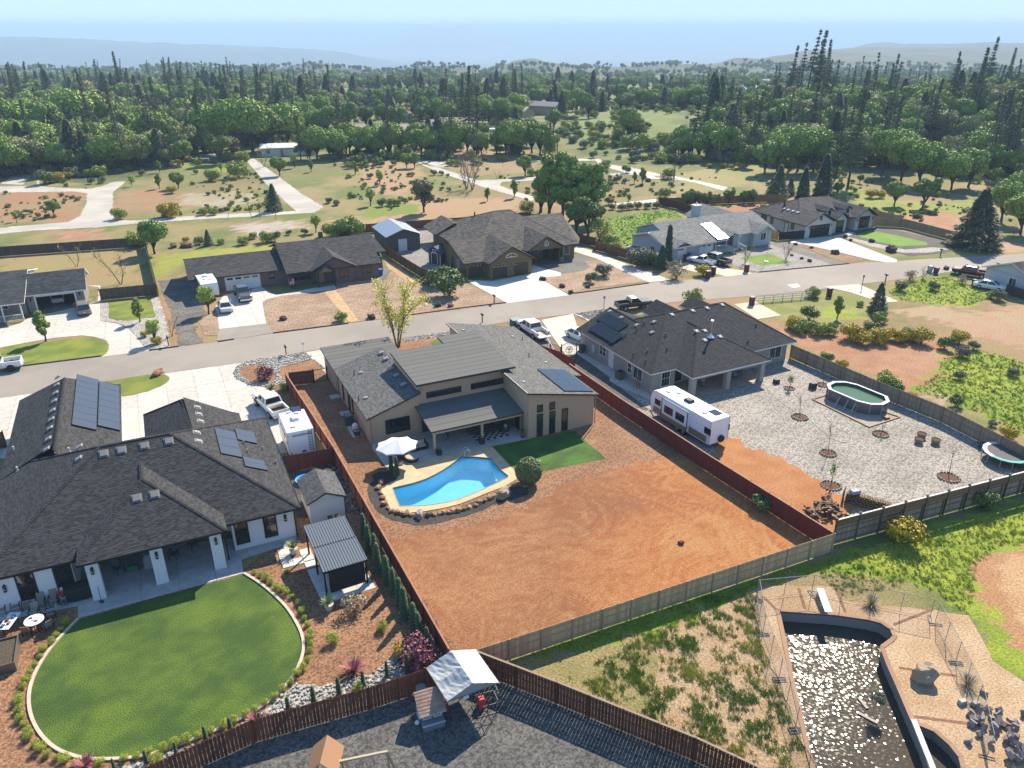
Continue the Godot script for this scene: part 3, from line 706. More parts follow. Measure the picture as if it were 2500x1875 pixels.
func shingles(mb:MB,p:Array,course:float,tab:float,base:Color,jit:=.3)->void:
	var nn:Vector3=(p[2]-p[0]).cross(p[1]-p[0]).normalized()
	if nn.y<0:nn=-nn
	var u:=nn.cross(Vector3.UP)
	u=Vector3.RIGHT if u.length()<1e-4 else u.normalized()
	var w:=u.cross(nn).normalized()
	if w.y<0:w=-w
	var o:Vector3=p[0]
	var q:=[]
	var t0:=1e9;var t1:=-1e9
	for a in p:
		var s:=Vector2((a-o).dot(u),(a-o).dot(w))
		q.append(s)
		t0=minf(t0,s.y);t1=maxf(t1,s.y)
	var span:=func(t:float)->Vector2:
		var lo:=1e9;var hi:=-1e9
		for i in q.size():
			var a:Vector2=q[i];var b:Vector2=q[(i+1) % q.size()]
			if (a.y<=t and b.y>=t) or (b.y<=t and a.y>=t):
				if absf(b.y-a.y)<1e-6:
					lo=minf(lo,minf(a.x,b.x));hi=maxf(hi,maxf(a.x,b.x))
				else:
					var x:=a.x+(b.x-a.x)*(t-a.y)/(b.y-a.y)
					lo=minf(lo,x);hi=maxf(hi,x)
		return Vector2(lo,hi)
	var t:=t0
	while t<t1-.01:
		var e:=minf(t+course,t1)
		var s0:Vector2=span.call(t+.0005);var s1:Vector2=span.call(e-.0005)
		var x:=minf(s0.x,s1.x)-rng.randf()*tab
		var xe:=maxf(s0.y,s1.y)
		while x<xe:
			var k:=tab*rng.randf_range(.75,1.25)
			var a0:=clampf(x,s0.x,s0.y);var b0:=clampf(x+k,s0.x,s0.y)
			var a1:=clampf(x,s1.x,s1.y);var b1:=clampf(x+k,s1.x,s1.y)
			x+=k
			if b0-a0<.01 and b1-a1<.01:continue
			var lift:=nn*(.016+.008*rng.randf())
			var f:=1.0+jit*(rng.randf()*2.0-1.0)
			mb.col=Color(base.r*f,base.g*f,base.b*f)
			var A:=o+u*a0+w*t;var B:=o+u*b0+w*t
			var C:=o+u*b1+w*e+nn*.004;var D:=o+u*a1+w*e+nn*.004
			mb.quad(A+lift,D,C,B+lift)
			mb.quad(A,A+lift,B+lift,B)
		t+=course

func cap_line(mb:MB,a:Vector3,b:Vector3,base:Color,width:=.3)->void:
	var l:=a.distance_to(b)
	var k:=maxi(1,int(l/.22))
	var f:=(b-a)/l
	var s:=f.cross(Vector3.UP).normalized()*width*.5
	for i in k:
		var p:=a+f*(l*i/k);var q:=a+f*(l*(i+1)/k+.02)
		var up0:=Vector3.UP*.085;var up1:=Vector3.UP*.06
		var g:=.8+.4*rng.randf()
		mb.col=Color(base.r*g,base.g*g,base.b*g)
		var dn:=Vector3.DOWN*width*.16
		mb.quad(p+up0,q+up1,q+up1-s+dn,p+up0-s+dn)
		mb.quad(q+up1,p+up0,p+up0+s+dn,q+up1+s+dn)
		mb.tri(p+up0,p+up0-s+dn,p+up0+s+dn)

# a roof: planes with thickness, its shingles (small pieces joined), trim boards along the edges
func roof(parent:Node,planes:Array,base:Color,trim:Color,course:=.145,tab:=.3,caps:=[],jit:=.3,thick:=.16)->MeshInstance3D:
	var mb:=MB.new()
	mb.col=trim
	var sh:=MB.new()
	for p in planes:
		mb.slab(p,thick)
		var q:=[]
		for a in p:q.append(a+Vector3.UP*.006)
		shingles(sh,q,course,tab,base,jit)
	for c in caps:cap_line(sh,c[0],c[1],base*.9)
	var o:=part(parent,"roof",mb,M.paint)
	var s:=part(o,"shingles",sh,M.shingle)
	s.set_meta("kind","stuff")
	return o

func hip(x0:float,x1:float,d0:float,d1:float,h:float,a:Vector3,b:Vector3)->Array:
	var sw:=L(x0,d0,h);var se:=L(x1,d0,h);var nw:=L(x0,d1,h);var ne:=L(x1,d1,h)
	if absf(a.z-b.z)<absf(a.x-b.x) or a.is_equal_approx(b):
		return [[sw,se,b,a],[ne,nw,a,b],[nw,sw,a],[se,ne,b]]
	return [[sw,se,a],[ne,nw,b],[nw,sw,a,b],[se,ne,b,a]]

func hip_caps(x0:float,x1:float,d0:float,d1:float,h:float,a:Vector3,b:Vector3)->Array:
	var c:=[[L(x0,d0,h),a],[a,b]]
	if absf(a.z-b.z)<absf(a.x-b.x):c+=[[L(x1,d0,h),b],[L(x0,d1,h),a],[L(x1,d1,h),b]]
	else:c+=[[L(x1,d0,h),a],[L(x0,d1,h),b],[L(x1,d1,h),b]]
	return c

# ridge along x between x0 and x1
func gable_x(x0:float,x1:float,d0:float,d1:float,h:float,top:float)->Array:
	var m:=(d0+d1)/2
	return [[L(x0,d0,h),L(x1,d0,h),L(x1,m,top),L(x0,m,top)],[L(x1,d1,h),L(x0,d1,h),L(x0,m,top),L(x1,m,top)]]

func gable_d(x0:float,x1:float,d0:float,d1:float,h:float,top:float)->Array:
	var m:=(x0+x1)/2
	return [[L(x0,d1,h),L(x0,d0,h),L(m,d0,top),L(m,d1,top)],[L(x1,d0,h),L(x1,d1,h),L(m,d1,top),L(m,d0,top)]]

func walls(parent:Node,foot:Array,h:float,c:Color,m:Material,h0:=.0,called:="wall")->MeshInstance3D:
	var mb:=MB.new()
	mb.col=c
	var p:=PackedVector2Array()
	for i in range(0,foot.size(),2):p.append(Vector2(foot[i],-foot[i+1]))
	mb.prism(p,h0,h)
	return part(parent,called,mb,m)

# a wall with a sloping or pointed top: points (along, height) in the plane d = const (face = "x") or x = const (face = "d")
func gable_wall(parent:Node,pts:Array,face:String,at:float,t:float,c:Color,m:Material)->MeshInstance3D:
	var mb:=MB.new()
	mb.col=c
	var f:=[];var b:=[]
	for q in pts:
		if face=="x":
			f.append(L(q[0],at,q[1]));b.append(L(q[0],at+t,q[1]))
		else:
			f.append(L(at,q[0],q[1]));b.append(L(at+t,q[0],q[1]))
	mb.skin([f,b])
	return part(parent,"wall",mb,m)

# an opening in a wall; yaw 0 faces the camera side (+z), -90 faces -x, 90 faces +x
func window(parent:Node,where:Vector3,yaw:float,w:float,h:float,c:Color,mv:=1,mh:=0,fr:=.07)->MeshInstance3D:
	var mb:=MB.new()
	mb.col=c
	for s in [-1,1]:
		mb.b2(s*w/2-fr/2,0,-.02,s*w/2+fr/2,h,.05)
	mb.b2(-w/2-fr/2,-fr,-.02,w/2+fr/2,0,.08)
	mb.b2(-w/2-fr/2,h,-.02,w/2+fr/2,h+fr,.055)
	for i in mv:
		var x:=-w/2+w*(i+1)/(mv+1)
		mb.b2(x-fr*.35,0,-.02,x+fr*.35,h,.035)
	for i in mh:
		var y:=h*(i+1)/(mh+1)
		mb.b2(-w/2,y-fr*.35,-.02,w/2,y+fr*.35,.033)
	var o:=part(parent,"window",mb,M.paint)
	o.position=where
	o.rotation_degrees.y=yaw
	var g:=MB.new()
	g.box(Vector3(0,h/2,.004),Vector3(w,h,.016))
	part(o,"pane",g,M.glass)
	return o

func door(parent:Node,where:Vector3,yaw:float,w:float,h:float,c:Color,fc:Color)->MeshInstance3D:
	var mb:=MB.new()
	mb.col=fc
	for s in [-1,1]:mb.b2(s*(w/2+.04)-.05,0,-.02,s*(w/2+.04)+.05,h,.06)
	mb.b2(-w/2-.09,h,-.02,w/2+.09,h+.1,.06)
	mb.col=c
	mb.b2(-w/2,0,-.02,w/2,h,.02)
	for y in [.15,.62]:
		for s in [-1,1]:mb.b2(s*w*.23-w*.16,h*y,.02,s*w*.23+w*.16,h*(y+.3),.035)
	var o:=part(parent,"door",mb,M.paint)
	o.position=where
	o.rotation_degrees.y=yaw
	var k:=MB.new()
	k.col=Color(.1,.1,.1)
	k.box(Vector3(w*.38,h*.46,.05),Vector3(.05,.12,.05))
	part(o,"handle",k,M.metal)
	return o

func garage_door(parent:Node,where:Vector3,yaw:float,w:float,h:float,c:Color,fc:Color,lights:=4)->MeshInstance3D:
	var mb:=MB.new()
	mb.col=c
	var rows:=4
	var colsn:=maxi(2,int(w/.65))
	mb.b2(-w/2,0,-.02,w/2,h,.008)
	for r in rows:
		for k in colsn:
			var x0:=-w/2+w*k/colsn;var y0:=h*r/rows
			mb.b2(x0+.05,y0+.06,.008,x0+w/colsn-.05,y0+h/rows-.05,.025)
	mb.col=fc
	for s in [-1,1]:mb.b2(s*(w/2+.07)-.07,0,-.02,s*(w/2+.07)+.07,h,.06)
	mb.b2(-w/2-.14,h,-.02,w/2+.14,h+.16,.06)
	var o:=part(parent,"garage_door",mb,M.paint)
	o.position=where
	o.rotation_degrees.y=yaw
	for k in lights:
		var g:=MB.new()
		var x:=-w/2+w*(k+.5)/lights
		g.box(Vector3(x,h*.875,.03),Vector3(w/lights*.7,h*.14,.012))
		part(o,"pane",g,M.glass)
	return o

# small things on a roof, given a point on it and the way it slopes
func on_roof(o:Node3D,where:Vector3,up:Vector3)->void:
	var x:=Vector3.RIGHT
	if absf(up.normalized().x)>.9:x=Vector3.BACK
	var y:=up.normalized()
	var z:=x.cross(y).normalized()
	o.transform=Transform3D(Basis(y.cross(z),y,z),where)

func roof_vent(parent:Node,where:Vector3,up:Vector3,c:=Color(.2,.2,.2),s:=.5)->void:
	var mb:=MB.new()
	mb.col=c
	mb.box(Vector3(0,.03,0),Vector3(s*1.25,.02,s*1.25))
	mb.skin([[Vector3(-s/2,.03,-s/2),Vector3(s/2,.03,-s/2),Vector3(s/2,.03,s/2),Vector3(-s/2,.03,s/2)],[Vector3(-s*.42,.12,-s*.42),Vector3(s*.42,.12,-s*.42),Vector3(s*.42,.12,s*.42),Vector3(-s*.42,.12,s*.42)]])
	on_roof(part(parent,"roof_vent",mb,M.plain),where,up)

func pipe(parent:Node,where:Vector3,h:=.5,c:=Color(.05,.05,.05),r:=.05)->void:
	var mb:=MB.new()
	mb.col=c
	mb.tube(where-Vector3.UP*.05,where+Vector3.UP*h,r,r,8)
	mb.tube(where-Vector3.UP*.03,where+Vector3.UP*.07,r*2.6,r*1.2,8)
	part(parent,"vent_pipe",mb,M.plain)

# rows of solar panels on a roof plane: a is the lower corner, across and up the size of the field
func solar(a:Vector3,across:Vector3,up:Vector3,nx:int,ny:int,base:Node3D,label:String,c:=Color(.012,.014,.022))->void:
	var t:=thing("solar_array",label,"solar panels",base.transform*a,base.rotation.y,"solar arrays on the roofs")
	var nn:=across.cross(up).normalized()
	if nn.y<0:nn=-nn
	var li:=nn*.13
	for i in nx:
		for j in ny:
			var p:=across*(float(i)/nx)+up*(float(j)/ny)+li
			var e:=across/nx*.988;var f:=up/ny*.988
			var mb:=MB.new()
			mb.col=Color(.012,.012,.014)
			mb.slab([p,p+e,p+e+f,p+f],.04)
			var o:=part(t,"panel",mb,M.panel)
			var g:=MB.new()
			g.col=c
			var b:=e*.016;var d:=f*.012
			var z:=nn*.003
			g.quad(p+b+d+z,p+e-b+d+z,p+e-b+f-d+z,p+b+f-d+z)
			part(o,"cells",g,M.solar)
	var rail:=MB.new()
	rail.col=Color(.1,.1,.1)
	for j in ny*2:
		var p:=up*((j+.5)/(ny*2.0))+nn*.05
		rail.bar(p,p+across,.04)
	part(t,"rail",rail,M.metal)

func box_part(parent:Node,called:String,c:Color,m:Material,x0:float,d0:float,h0:float,x1:float,d1:float,h1:float)->MeshInstance3D:
	var mb:=MB.new()
	mb.col=c
	mb.b2(x0,h0,-d0,x1,h1,-d1)
	return part(parent,called,mb,m)

func wall_lamp(parent:Node,where:Vector3,yaw:=.0)->void:
	var mb:=MB.new()
	mb.col=Color(.02,.02,.02)
	mb.b2(-.06,-.05,0,.06,.4,.03)
	mb.b2(-.11,.3,.03,.11,.34,.24)
	for x in [-.09,.09]:
		for z in [.05,.22]:mb.bar(Vector3(x,-.12,z),Vector3(x,.3,z),.02)
	mb.b2(-.1,-.14,.04,.1,-.11,.23)
	var o:=part(parent,"wall_lamp",mb,M.plain)
	o.position=where
	o.rotation_degrees.y=yaw

func tan_house()->void:
	var t:=thing("tan_house","modern tan stucco house with grey shed roofs behind the blue pool","house",Vector3(-14.10,0,-68.38),deg_to_rad(25.5))
	var TAN:=Color(.48,.35,.225)
	var DK:=Color(.035,.037,.04)
	var SH:=Color(.135,.135,.13)
	var RL:=SH
	# walls
	gable_wall(t,[[0,0],[5.2,0],[5.2,4.55],[0,2.92]],"x",0,13.1,TAN,M.stucco)
	walls(t,[-.02,13.1,7.8,13.1,7.8,19.3,-.02,19.3],2.95,TAN,M.stucco)
	gable_wall(t,[[.2,0],[8.0,0],[8.0,5.75],[.2,5.42]],"d",5.2,9.6,TAN,M.stucco)
	walls(t,[11.4,8.01,14.8,8.01,14.8,9.9,11.4,9.9],5.75,TAN,M.stucco)
	walls(t,[7.81,8.01,14.69,8.01,14.69,15,7.81,15],2.9,TAN,M.stucco)
	gable_wall(t,[[14.7,0],[22.3,0],[22.3,3.46],[14.7,5.08]],"x",-5.8,21.5,TAN,M.stucco)
	var jog:=MB.new()
	jog.col=TAN
	jog.b2(22.29,0,.9,23.1,3.2,-15.6)
	part(t,"wall",jog,M.stucco)
	# roofs
	roof(t,[[L(-.35,-.4,3.02),L(-.35,13.2,3.02),L(5.35,13.2,4.82),L(5.35,-.4,4.82)]],SH,DK)
	roof(t,[[L(-.35,13.15,3.0),L(8.1,13.15,3.0),L(8.1,19.7,3.3),L(-.35,19.7,3.3)]],RL,DK,.95,60.0,[],.05)
	roof(t,[[L(4.9,-.4,5.68),L(15.8,-.4,5.68),L(15.8,8.2,6.02),L(4.9,8.2,6.02)],[L(11.1,8.2,6.02),L(15.8,8.2,6.02),L(15.8,10.2,6.1),L(11.1,10.2,6.1)]],RL,DK,.95,60.0,[],.05,.2)
	roof(t,[[L(14.35,-6.2,5.33),L(22.6,-6.2,3.56),L(22.6,-.9,3.56),L(14.35,-.9,5.33)],[L(14.35,-.9,5.33),L(23.6,-.9,3.345),L(23.6,16.1,3.345),L(14.35,16.1,5.33)]],SH,DK)
	var edge:=MB.new()
	edge.col=Color(.7,.69,.66)
	edge.bar(L(14.33,-6.2,5.36),L(14.33,-.8,5.36),.03,.12)
	edge.bar(L(14.33,11.6,5.36),L(14.33,16.1,5.36),.03,.12)
	part(t,"roof_edge_flashing",edge,M.metal).set_meta("kind","stuff")
	roof(t,[[L(4.75,-4.75,2.55),L(14.68,-4.75,2.55),L(14.68,.18,3.25),L(4.75,.18,3.25)]],SH,DK,.95,60.0,[],.05,.14)
	# patio posts and beam
	box_part(t,"beam",TAN,M.stucco,4.9,-4.62,2.14,14.69,-4.42,2.4)
	for x in [5.1,10.15]:
		box_part(t,"post",TAN*1.1,M.stucco,x-.1,-4.62,0,x+.1,-4.42,2.14)
	var BL:=Color(.02,.02,.02)
	window(t,L(2.86,0,.82),0,2.5,1.45,BL,2)
	window(t,L(8.0,.2,3.82),0,3.75,.53,BL,2)
	window(t,L(12.85,.2,3.82),0,3.7,.53,BL,2)
	for q in [[15.96,2.85,.58,.68],[17.35,2.85,.58,.70],[15.97,.12,.64,2.4],[17.4,.12,.62,2.4],[18.85,.12,.66,2.4]]:
		window(t,L(q[0],-5.8,q[1]),0,q[2],q[3],BL,0)
	for q in [[13.2,.05,.9,2.15],[10.55,.4,.5,2.0],[8.0,.05,.95,2.3],[6.55,.5,.5,1.9]]:
		window(t,L(0,q[0],q[1]),-90,q[2],q[3],BL,0)
	# sliding doors under the patio roof, door niche in the right wing
	window(t,L(7.2,.2,.06),0,3.4,2.2,BL,2)
	window(t,L(11.6,.2,.06),0,2.6,2.2,BL,1)
	window(t,L(14.7,-3.2,.06),-90,1.1,2.3,BL,0)
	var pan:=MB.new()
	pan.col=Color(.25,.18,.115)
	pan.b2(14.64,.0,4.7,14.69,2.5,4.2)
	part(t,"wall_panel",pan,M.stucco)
	# roof fittings
	var upL:=Vector3(-.31,1,0);var upR:=Vector3(.215,1,0)
	for q in [[4.85,11.48],[4.8,9.63],[4.5,6.96],[4.55,5.02],[4.5,2.51]]:
		roof_vent(t,L(q[0],q[1],3.15+.316*(q[0]+.35)),upL,Color(.22,.225,.23))
	for q in [[1.85,9.39],[.75,3.66]]:
		roof_vent(t,L(q[0],q[1],3.05+.316*(q[0]+.35)),upL,Color(.3,.31,.32),.34)
		pipe(t,L(q[0]-.7,q[1]+.2,3.03+.316*(q[0]-.35)),.55)
	for q in [[21.29,11.72],[21.15,2.84],[15.4,-3.22],[15.5,13.29]]:
		roof_vent(t,L(q[0],q[1],5.35-.2146*(q[0]-14.35)),upR,Color(.25,.26,.27),.36)
	for q in [[22.08,10.63],[19.95,4.6]]:pipe(t,L(q[0],q[1],5.33-.2146*(q[0]-14.35)),.5)
	var gut:=MB.new()
	gut.col=Color(.3,.22,.15)
	gut.tube(L(5.6,-.1,5.3),L(5.6,-.1,4.9),.05,.05)
	gut.tube(L(22.36,-6.0,.1),L(22.36,-6.0,3.3),.05,.05)
	gut.tube(L(.1,-.06,.1),L(.1,-.06,2.8),.045,.045)
	part(t,"downpipe",gut,M.plain).set_meta("kind","stuff")
	solar(L(18.85,-5.6,4.36),L(22.3,-5.6,3.62)-L(18.85,-5.6,4.36),L(18.85,.6,4.36)-L(18.85,-5.6,4.36),2,4,t,"eight panel solar array on the tan house roof",Color(.03,.04,.06))

func white_house()->void:
	var t:=thing("white_house","large white brick house with dark hip roofs beside the egg shaped lawn","house",Vector3(-17.75,0,-53.02),deg_to_rad(25.0))
	var W:=Color(.72,.72,.72)
	var DK:=Color(.022,.023,.026)
	var SH:=Color(.052,.053,.056)
	walls(t,[0,-.1,0,15.6,-21.4,15.6,-21.4,-.6,-15.9,-.6,-15.9,2.9,-4.8,2.9,-4.8,-.1],3.0,W,M.paint)
	walls(t,[-21.3,15.61,-12.7,15.61,-12.7,30.2,-21.3,30.2],2.95,W,M.paint)
	walls(t,[-9.9,15.61,-2.1,15.61,-2.1,20.2,-9.9,20.2],2.9,W,M.paint)
	# ceiling of the porch keeps its inside dark
	box_part(t,"porch_ceiling",Color(.6,.6,.6),M.paint,-15.3,-1.9,3.29,-5.25,2.89,3.33)
	var A:=L(-13.2,8.25,7.3);var B:=L(-8.0,8.25,7.3)
	roof(t,hip(-21.8,.5,-.75,16.6,3.02,A,B),SH,DK,.15,.3,hip_caps(-21.8,.5,-.75,16.6,3.02,A,B),.34)
	A=L(-17.05,6.0,5.62);B=L(-17.05,29.0,5.62)
	roof(t,[[L(-21.78,14.0,3.06),L(-21.78,31.2,3.06),B,L(-17.05,14.0,5.62)],[L(-12.32,31.2,3.06),L(-12.32,12.0,3.06),L(-17.05,12.0,5.62),B],[L(-12.32,31.2,3.06),B,L(-21.78,31.2,3.06)]],SH,DK,.15,.3,[[L(-17.05,12.5,5.62),B]],.34)
	A=L(-6.05,10.0,5.3);B=L(-6.6,19.3,5.3)
	roof(t,[[L(-10.35,12.0,3.05),L(-10.35,22.3,3.05),B,A],[L(-1.7,18.4,3.05),L(-1.7,12.0,3.05),A,B],[L(-10.35,22.3,3.05),L(-1.7,18.4,3.05),B]],SH,DK,.15,.3,[[A,B],[B,L(-10.35,22.3,3.05)],[B,L(-1.7,18.4,3.05)]],.34)
	# porch roof
	A=L(-10.45,3.5,6.2);B=L(-10.45,6.6,6.2)
	roof(t,[[L(-15.35,-2.2,3.45),L(-5.2,-2.2,3.45),A],[L(-15.35,.9,3.45),L(-15.35,-2.2,3.45),A,B],[L(-5.2,-2.2,3.45),L(-5.2,.9,3.45),B,A]],SH,DK,.15,.3,[[L(-15.35,-2.2,3.45),A],[L(-5.2,-2.2,3.45),A],[A,B]],.34)
	box_part(t,"beam",DK,M.paint,-15.0,-1.9,3.0,-5.5,-1.5,3.28)
	for x in [-14.5,-10.25,-6.1]:
		box_part(t,"pillar",W,M.paint,x-.42,-2.0,0,x+.42,-1.35,3.28)
		box_part(t,"pillar_base",W*.95,M.paint,x-.45,-2.03,0,x+.45,-1.32,.14)
		wall_lamp(t,L(x,-2.0,2.55))
	for x in [-.69,-20.2]:wall_lamp(t,L(x,-.1 if x>-5 else -.6,1.9))
	var BL:=Color(.015,.015,.017)
	for x in [-4.1,-1.9]:window(t,L(x,-.1,.62),0,.95,2.1,BL,0,1,.1)
	for x in [-18.9,-16.55]:window(t,L(x,-.6,.68),0,1.1,2.1,BL,0,1,.1)
	window(t,L(-12.4,2.9,.06),0,4.2,2.4,BL,2)
	window(t,L(-7.2,2.9,.8),0,2.6,1.5,BL,2)
	window(t,L(.0,4.0,.9),90,1.2,1.3,BL,1)
	window(t,L(.0,11.0,.9),90,1.2,1.3,BL,1)
	# gutters
	var g:=MB.new()
	g.col=DK
	g.bar(L(-5.1,-.8,2.95),L(.5,-.8,2.95),.12)
	g.bar(L(-15.4,-2.26,3.4),L(-5.15,-2.26,3.4),.12)
	g.bar(L(-21.8,-.8,2.95),L(-15.5,-.8,2.95),.12)
	g.bar(L(.55,-.8,2.95),L(.55,16.6,2.95),.12)
	g.tube(L(-5.4,-1.2,.1),L(-5.4,-1.2,3.3),.05,.05)
	g.tube(L(.05,-.2,.1),L(.05,-.2,2.9),.05,.05)
	part(t,"gutter",g,M.metal)
	# roof vents
	var V:=Color(.17,.175,.185)
	for d in [30.3,28.1,26.0,24.0,21.8,19.8,17.9,15.7,13.7]:
		roof_vent(t,L(-17.75,d,5.3),Vector3(-.5,1,0),V,.52)
	for x in [-13.0,-11.7,-10.0,-8.15]:roof_vent(t,L(x,7.45,6.96),Vector3(0,1,.5),Color(.12,.12,.125),.62)
	for x in [-10.98,-9.73]:roof_vent(t,L(x,1.9,5.46),Vector3(0,1,.5),Color(.12,.12,.125),.62)
	for q in [[-14.9,10.5],[-14.89,8.35]]:roof_vent(t,L(q[0],q[1],3.04+.5*(q[0]+21.8)),Vector3(-.5,1,0),V,.52)
	for q in [[-5.92,9.54],[-5.92,7.83]]:roof_vent(t,L(q[0],q[1],3.05+.5*(.5-q[0])),Vector3(.5,1,0),V,.52)
	for d in [17.6,16.0,14.4]:roof_vent(t,L(-5.4,d,4.95),Vector3(.5,1,0),V,.52)
	for q in [[-15.76,10.87],[-21.07,18.81],[-20.25,13.74]]:pipe(t,L(q[0],q[1],3.02+.5*(q[0]+21.8)),.4,Color(.5,.5,.5),.07)
	for q in [[-2.28,9.3],[-2.24,7.61],[-.82,8.79],[-.1,6.53]]:pipe(t,L(q[0],q[1],3.02+.5*(.5-q[0])),.35,Color(.2,.2,.2),.06)
	var s:=Vector3(1,-.5,0)
	var C:=Color(.055,.065,.085)
	solar(L(-16.1,18.1,5.15),L(-14.25,18.1,4.15)-L(-16.1,18.1,5.15),L(0,12.4,0),1,8,t,"long upper strip of solar panels on the white house wing",C)
	solar(L(-14.2,19.2,4.12),L(-12.45,19.2,3.17)-L(-14.2,19.2,4.12),L(0,11.0,0),1,7,t,"lower strip of solar panels on the white house wing",C)
	solar(L(-4.45,6.2,5.5),s*1.65,L(0,5.0,0),1,3,t,"largest of three small solar arrays on the white house",C)
	solar(L(-2.75,9.75,4.65),s*1.6,L(0,2.35,0),1,2,t,"small solar array nearest the trailer on the white house",C)
	solar(L(-2.8,4.65,4.67),s*1.7,L(0,1.75,0),1,2,t,"lowest small solar array on the white house",C)

func grey_house()->void:
	var t:=thing("grey_house","grey board and batten house with dark hip roof and metal flue","house",Vector3(15.78,0,-80.15),deg_to_rad(27.0))
	var G:=Color(.34,.325,.29)
	var W:=Color(.72,.71,.68)
	var SH:=Color(.040,.043,.048)
	walls(t,[0,0,3.3,0,3.3,1.3,14.0,1.3,14.0,.3,20.8,.3,20.8,14.4,9.0,14.4,9.0,14.6,0,14.6],2.62,G,M.paint)
	# battens
	var bt:=MB.new()
	bt.col=G*1.03
	for k in 36:bt.b2(-.03,.1,-.2-k*.4-.02,.0,2.55,-.2-k*.4+.02)
	for k in 8:bt.b2(.2+k*.4-.02,.1,0,.2+k*.4+.02,2.55,.03)
	for k in 17:bt.b2(14.2+k*.4-.02,.1,-.3,14.2+k*.4+.02,2.55,-.27)
	part(t,"battens",bt,M.paint).set_meta("kind","stuff")
	box_part(t,"porch_ceiling",W,M.paint,3.3,-2.6,2.5,13.9,1.28,2.56)
	var A:=L(7.6,7.8,6.05);var B:=L(16.6,7.8,6.05)
	roof(t,hip(-.5,21.6,-.4,15.6,2.68,A,B),SH,W,.2,.35,hip_caps(-.5,21.6,-.4,15.6,2.68,A,B),.25)
	# the wing over the street side
	roof(t,[[L(-.5,9.0,2.71),L(-.5,15.7,2.71),L(4.6,15.7,4.86),L(4.6,9.0,4.86)],[L(9.6,15.7,2.71),L(9.6,9.0,2.71),L(4.6,9.0,4.86),L(4.6,15.7,4.86)]],SH,W,.2,.35,[[L(4.6,9.4,4.86),L(4.6,15.7,4.86)]],.25)
	gable_wall(t,[[-.0,2.6],[9.2,2.6],[4.6,4.62]],"x",14.9,.4,G,M.paint)
	walls(t,[.0,14.5,9.2,14.5,9.2,15.3,.0,15.3],2.6,G,M.paint)
	# little gables on the street side
	roof(t,gable_d(10.6,15.4,12.0,17.0,2.9,4.3),SH,W,.2,.35,[],.25)
	walls(t,[10.9,14.4,15.1,14.4,15.1,16.6,10.9,16.6],2.8,G,M.paint)
	roof(t,gable_d(16.8,20.8,12.0,16.6,2.9,4.0),SH,W,.2,.35,[],.25)
	# porch
	A=L(9.4,4.0,5.3);B=L(9.4,6.2,5.3)
	roof(t,[[L(3.1,-3.25,2.62),L(14.7,-3.25,2.62),A],[L(3.1,.5,2.62),L(3.1,-3.25,2.62),A,B],[L(14.7,-3.25,2.62),L(14.7,.5,2.62),B,A]],SH,W,.2,.35,[[L(3.1,-3.25,2.62),A],[L(14.7,-3.25,2.62),A],[A,B]],.25)
	box_part(t,"beam",G,M.paint,3.3,-3.05,2.2,14.3,-2.65,2.46)
	for x in [3.6,8.6,13.75]:box_part(t,"post",G,M.paint,x-.3,-3.08,0,x+.3,-2.48,2.2)
	window(t,L(0,10.05,1.05),-90,1.45,1.15,W,1,1)
	door(t,L(0,8.15,.12),-90,.95,2.05,Color(.75,.74,.72),W)
	window(t,L(0,4.3,1.0),-90,.8,1.15,W,0,1)
	window(t,L(0,2.65,.75),-90,1.7,1.4,W,1)
	window(t,L(1.95,0,.62),0,1.15,1.85,W,0,1)
	window(t,L(18.9,.3,.75),0,1.9,1.75,W,1)
	window(t,L(12.2,1.3,.75),0,1.7,1.35,W,1)
	window(t,L(9.0,1.3,.06),0,2.2,2.1,W,1)
	window(t,L(4.6,1.3,.06),0,1.6,2.1,W,0)
	var me:=box_part(t,"meter_box",Color(.4,.4,.4),M.plain,-.18,11.6,.8,.0,12.3,1.8)
	var up:=Vector3(-.41,1,0);var us:=Vector3(0,1,.41)
	for q in [[4.05,14.88],[4.05,12.25],[4.1,9.02],[4.2,6.03],[5.6,7.6]]:roof_vent(t,L(q[0],q[1],2.72+.42*(q[0]+.5)),up,Color(.2,.205,.21),.46)
	for q in [[8.07,7.34],[11.27,7.35],[13.53,7.34],[16.03,7.39]]:roof_vent(t,L(q[0],q[1],2.72+.41*(q[1]+.4)),us,Color(.25,.255,.26),.46)
	for q in [[8.6,3.2],[9.7,3.0],[8.59,1.59],[10.95,1.64]]:roof_vent(t,L(q[0],q[1],2.66+.37*(q[1]+3.25)),us,Color(.25,.255,.26),.46)
	for q in [[5.0,4.4],[1.63,3.31],[3.76,2.42],[17.96,3.12],[15.0,1.1]]:pipe(t,L(q[0],q[1],2.68+.41*(minf(q[1]+.4,q[0]+.5))),.4,Color(.06,.06,.06),.07)
	for q in [[3.54,8.13],[2.1,8.41],[.39,4.22],[.34,1.81],[4.7,8.36]]:pipe(t,L(q[0],q[1],2.68+.42*(q[0]+.5)),.45,Color(.06,.06,.06),.06)
	var fl:=MB.new()
	fl.col=Color(.45,.32,.22)
	fl.tube(L(9.7,1.9,4.5),L(9.7,1.9,6.5),.11,.11,10)
	fl.col=Color(.65,.65,.66)
	fl.lathe(L(9.7,1.9,6.5),[[.2,.0],[.2,.1],[.14,.2],[0,.2]],10)
	fl.lathe(L(9.7,1.9,4.55),[[.42,.0],[.2,.22],[.12,.5]],10)
	part(t,"flue",fl,M.metal)
	solar(L(.25,8.4,3.08),L(2.0,8.4,3.8)-L(.25,8.4,3.08),L(0,5.5,0),1,5,t,"lower row of solar panels on the grey house roof",Color(.008,.008,.009))
	solar(L(2.05,9.9,3.82),L(3.7,9.9,4.5)-L(2.05,9.9,3.82),L(0,4.9,0),1,4,t,"upper row of solar panels on the grey house roof",Color(.008,.008,.009))

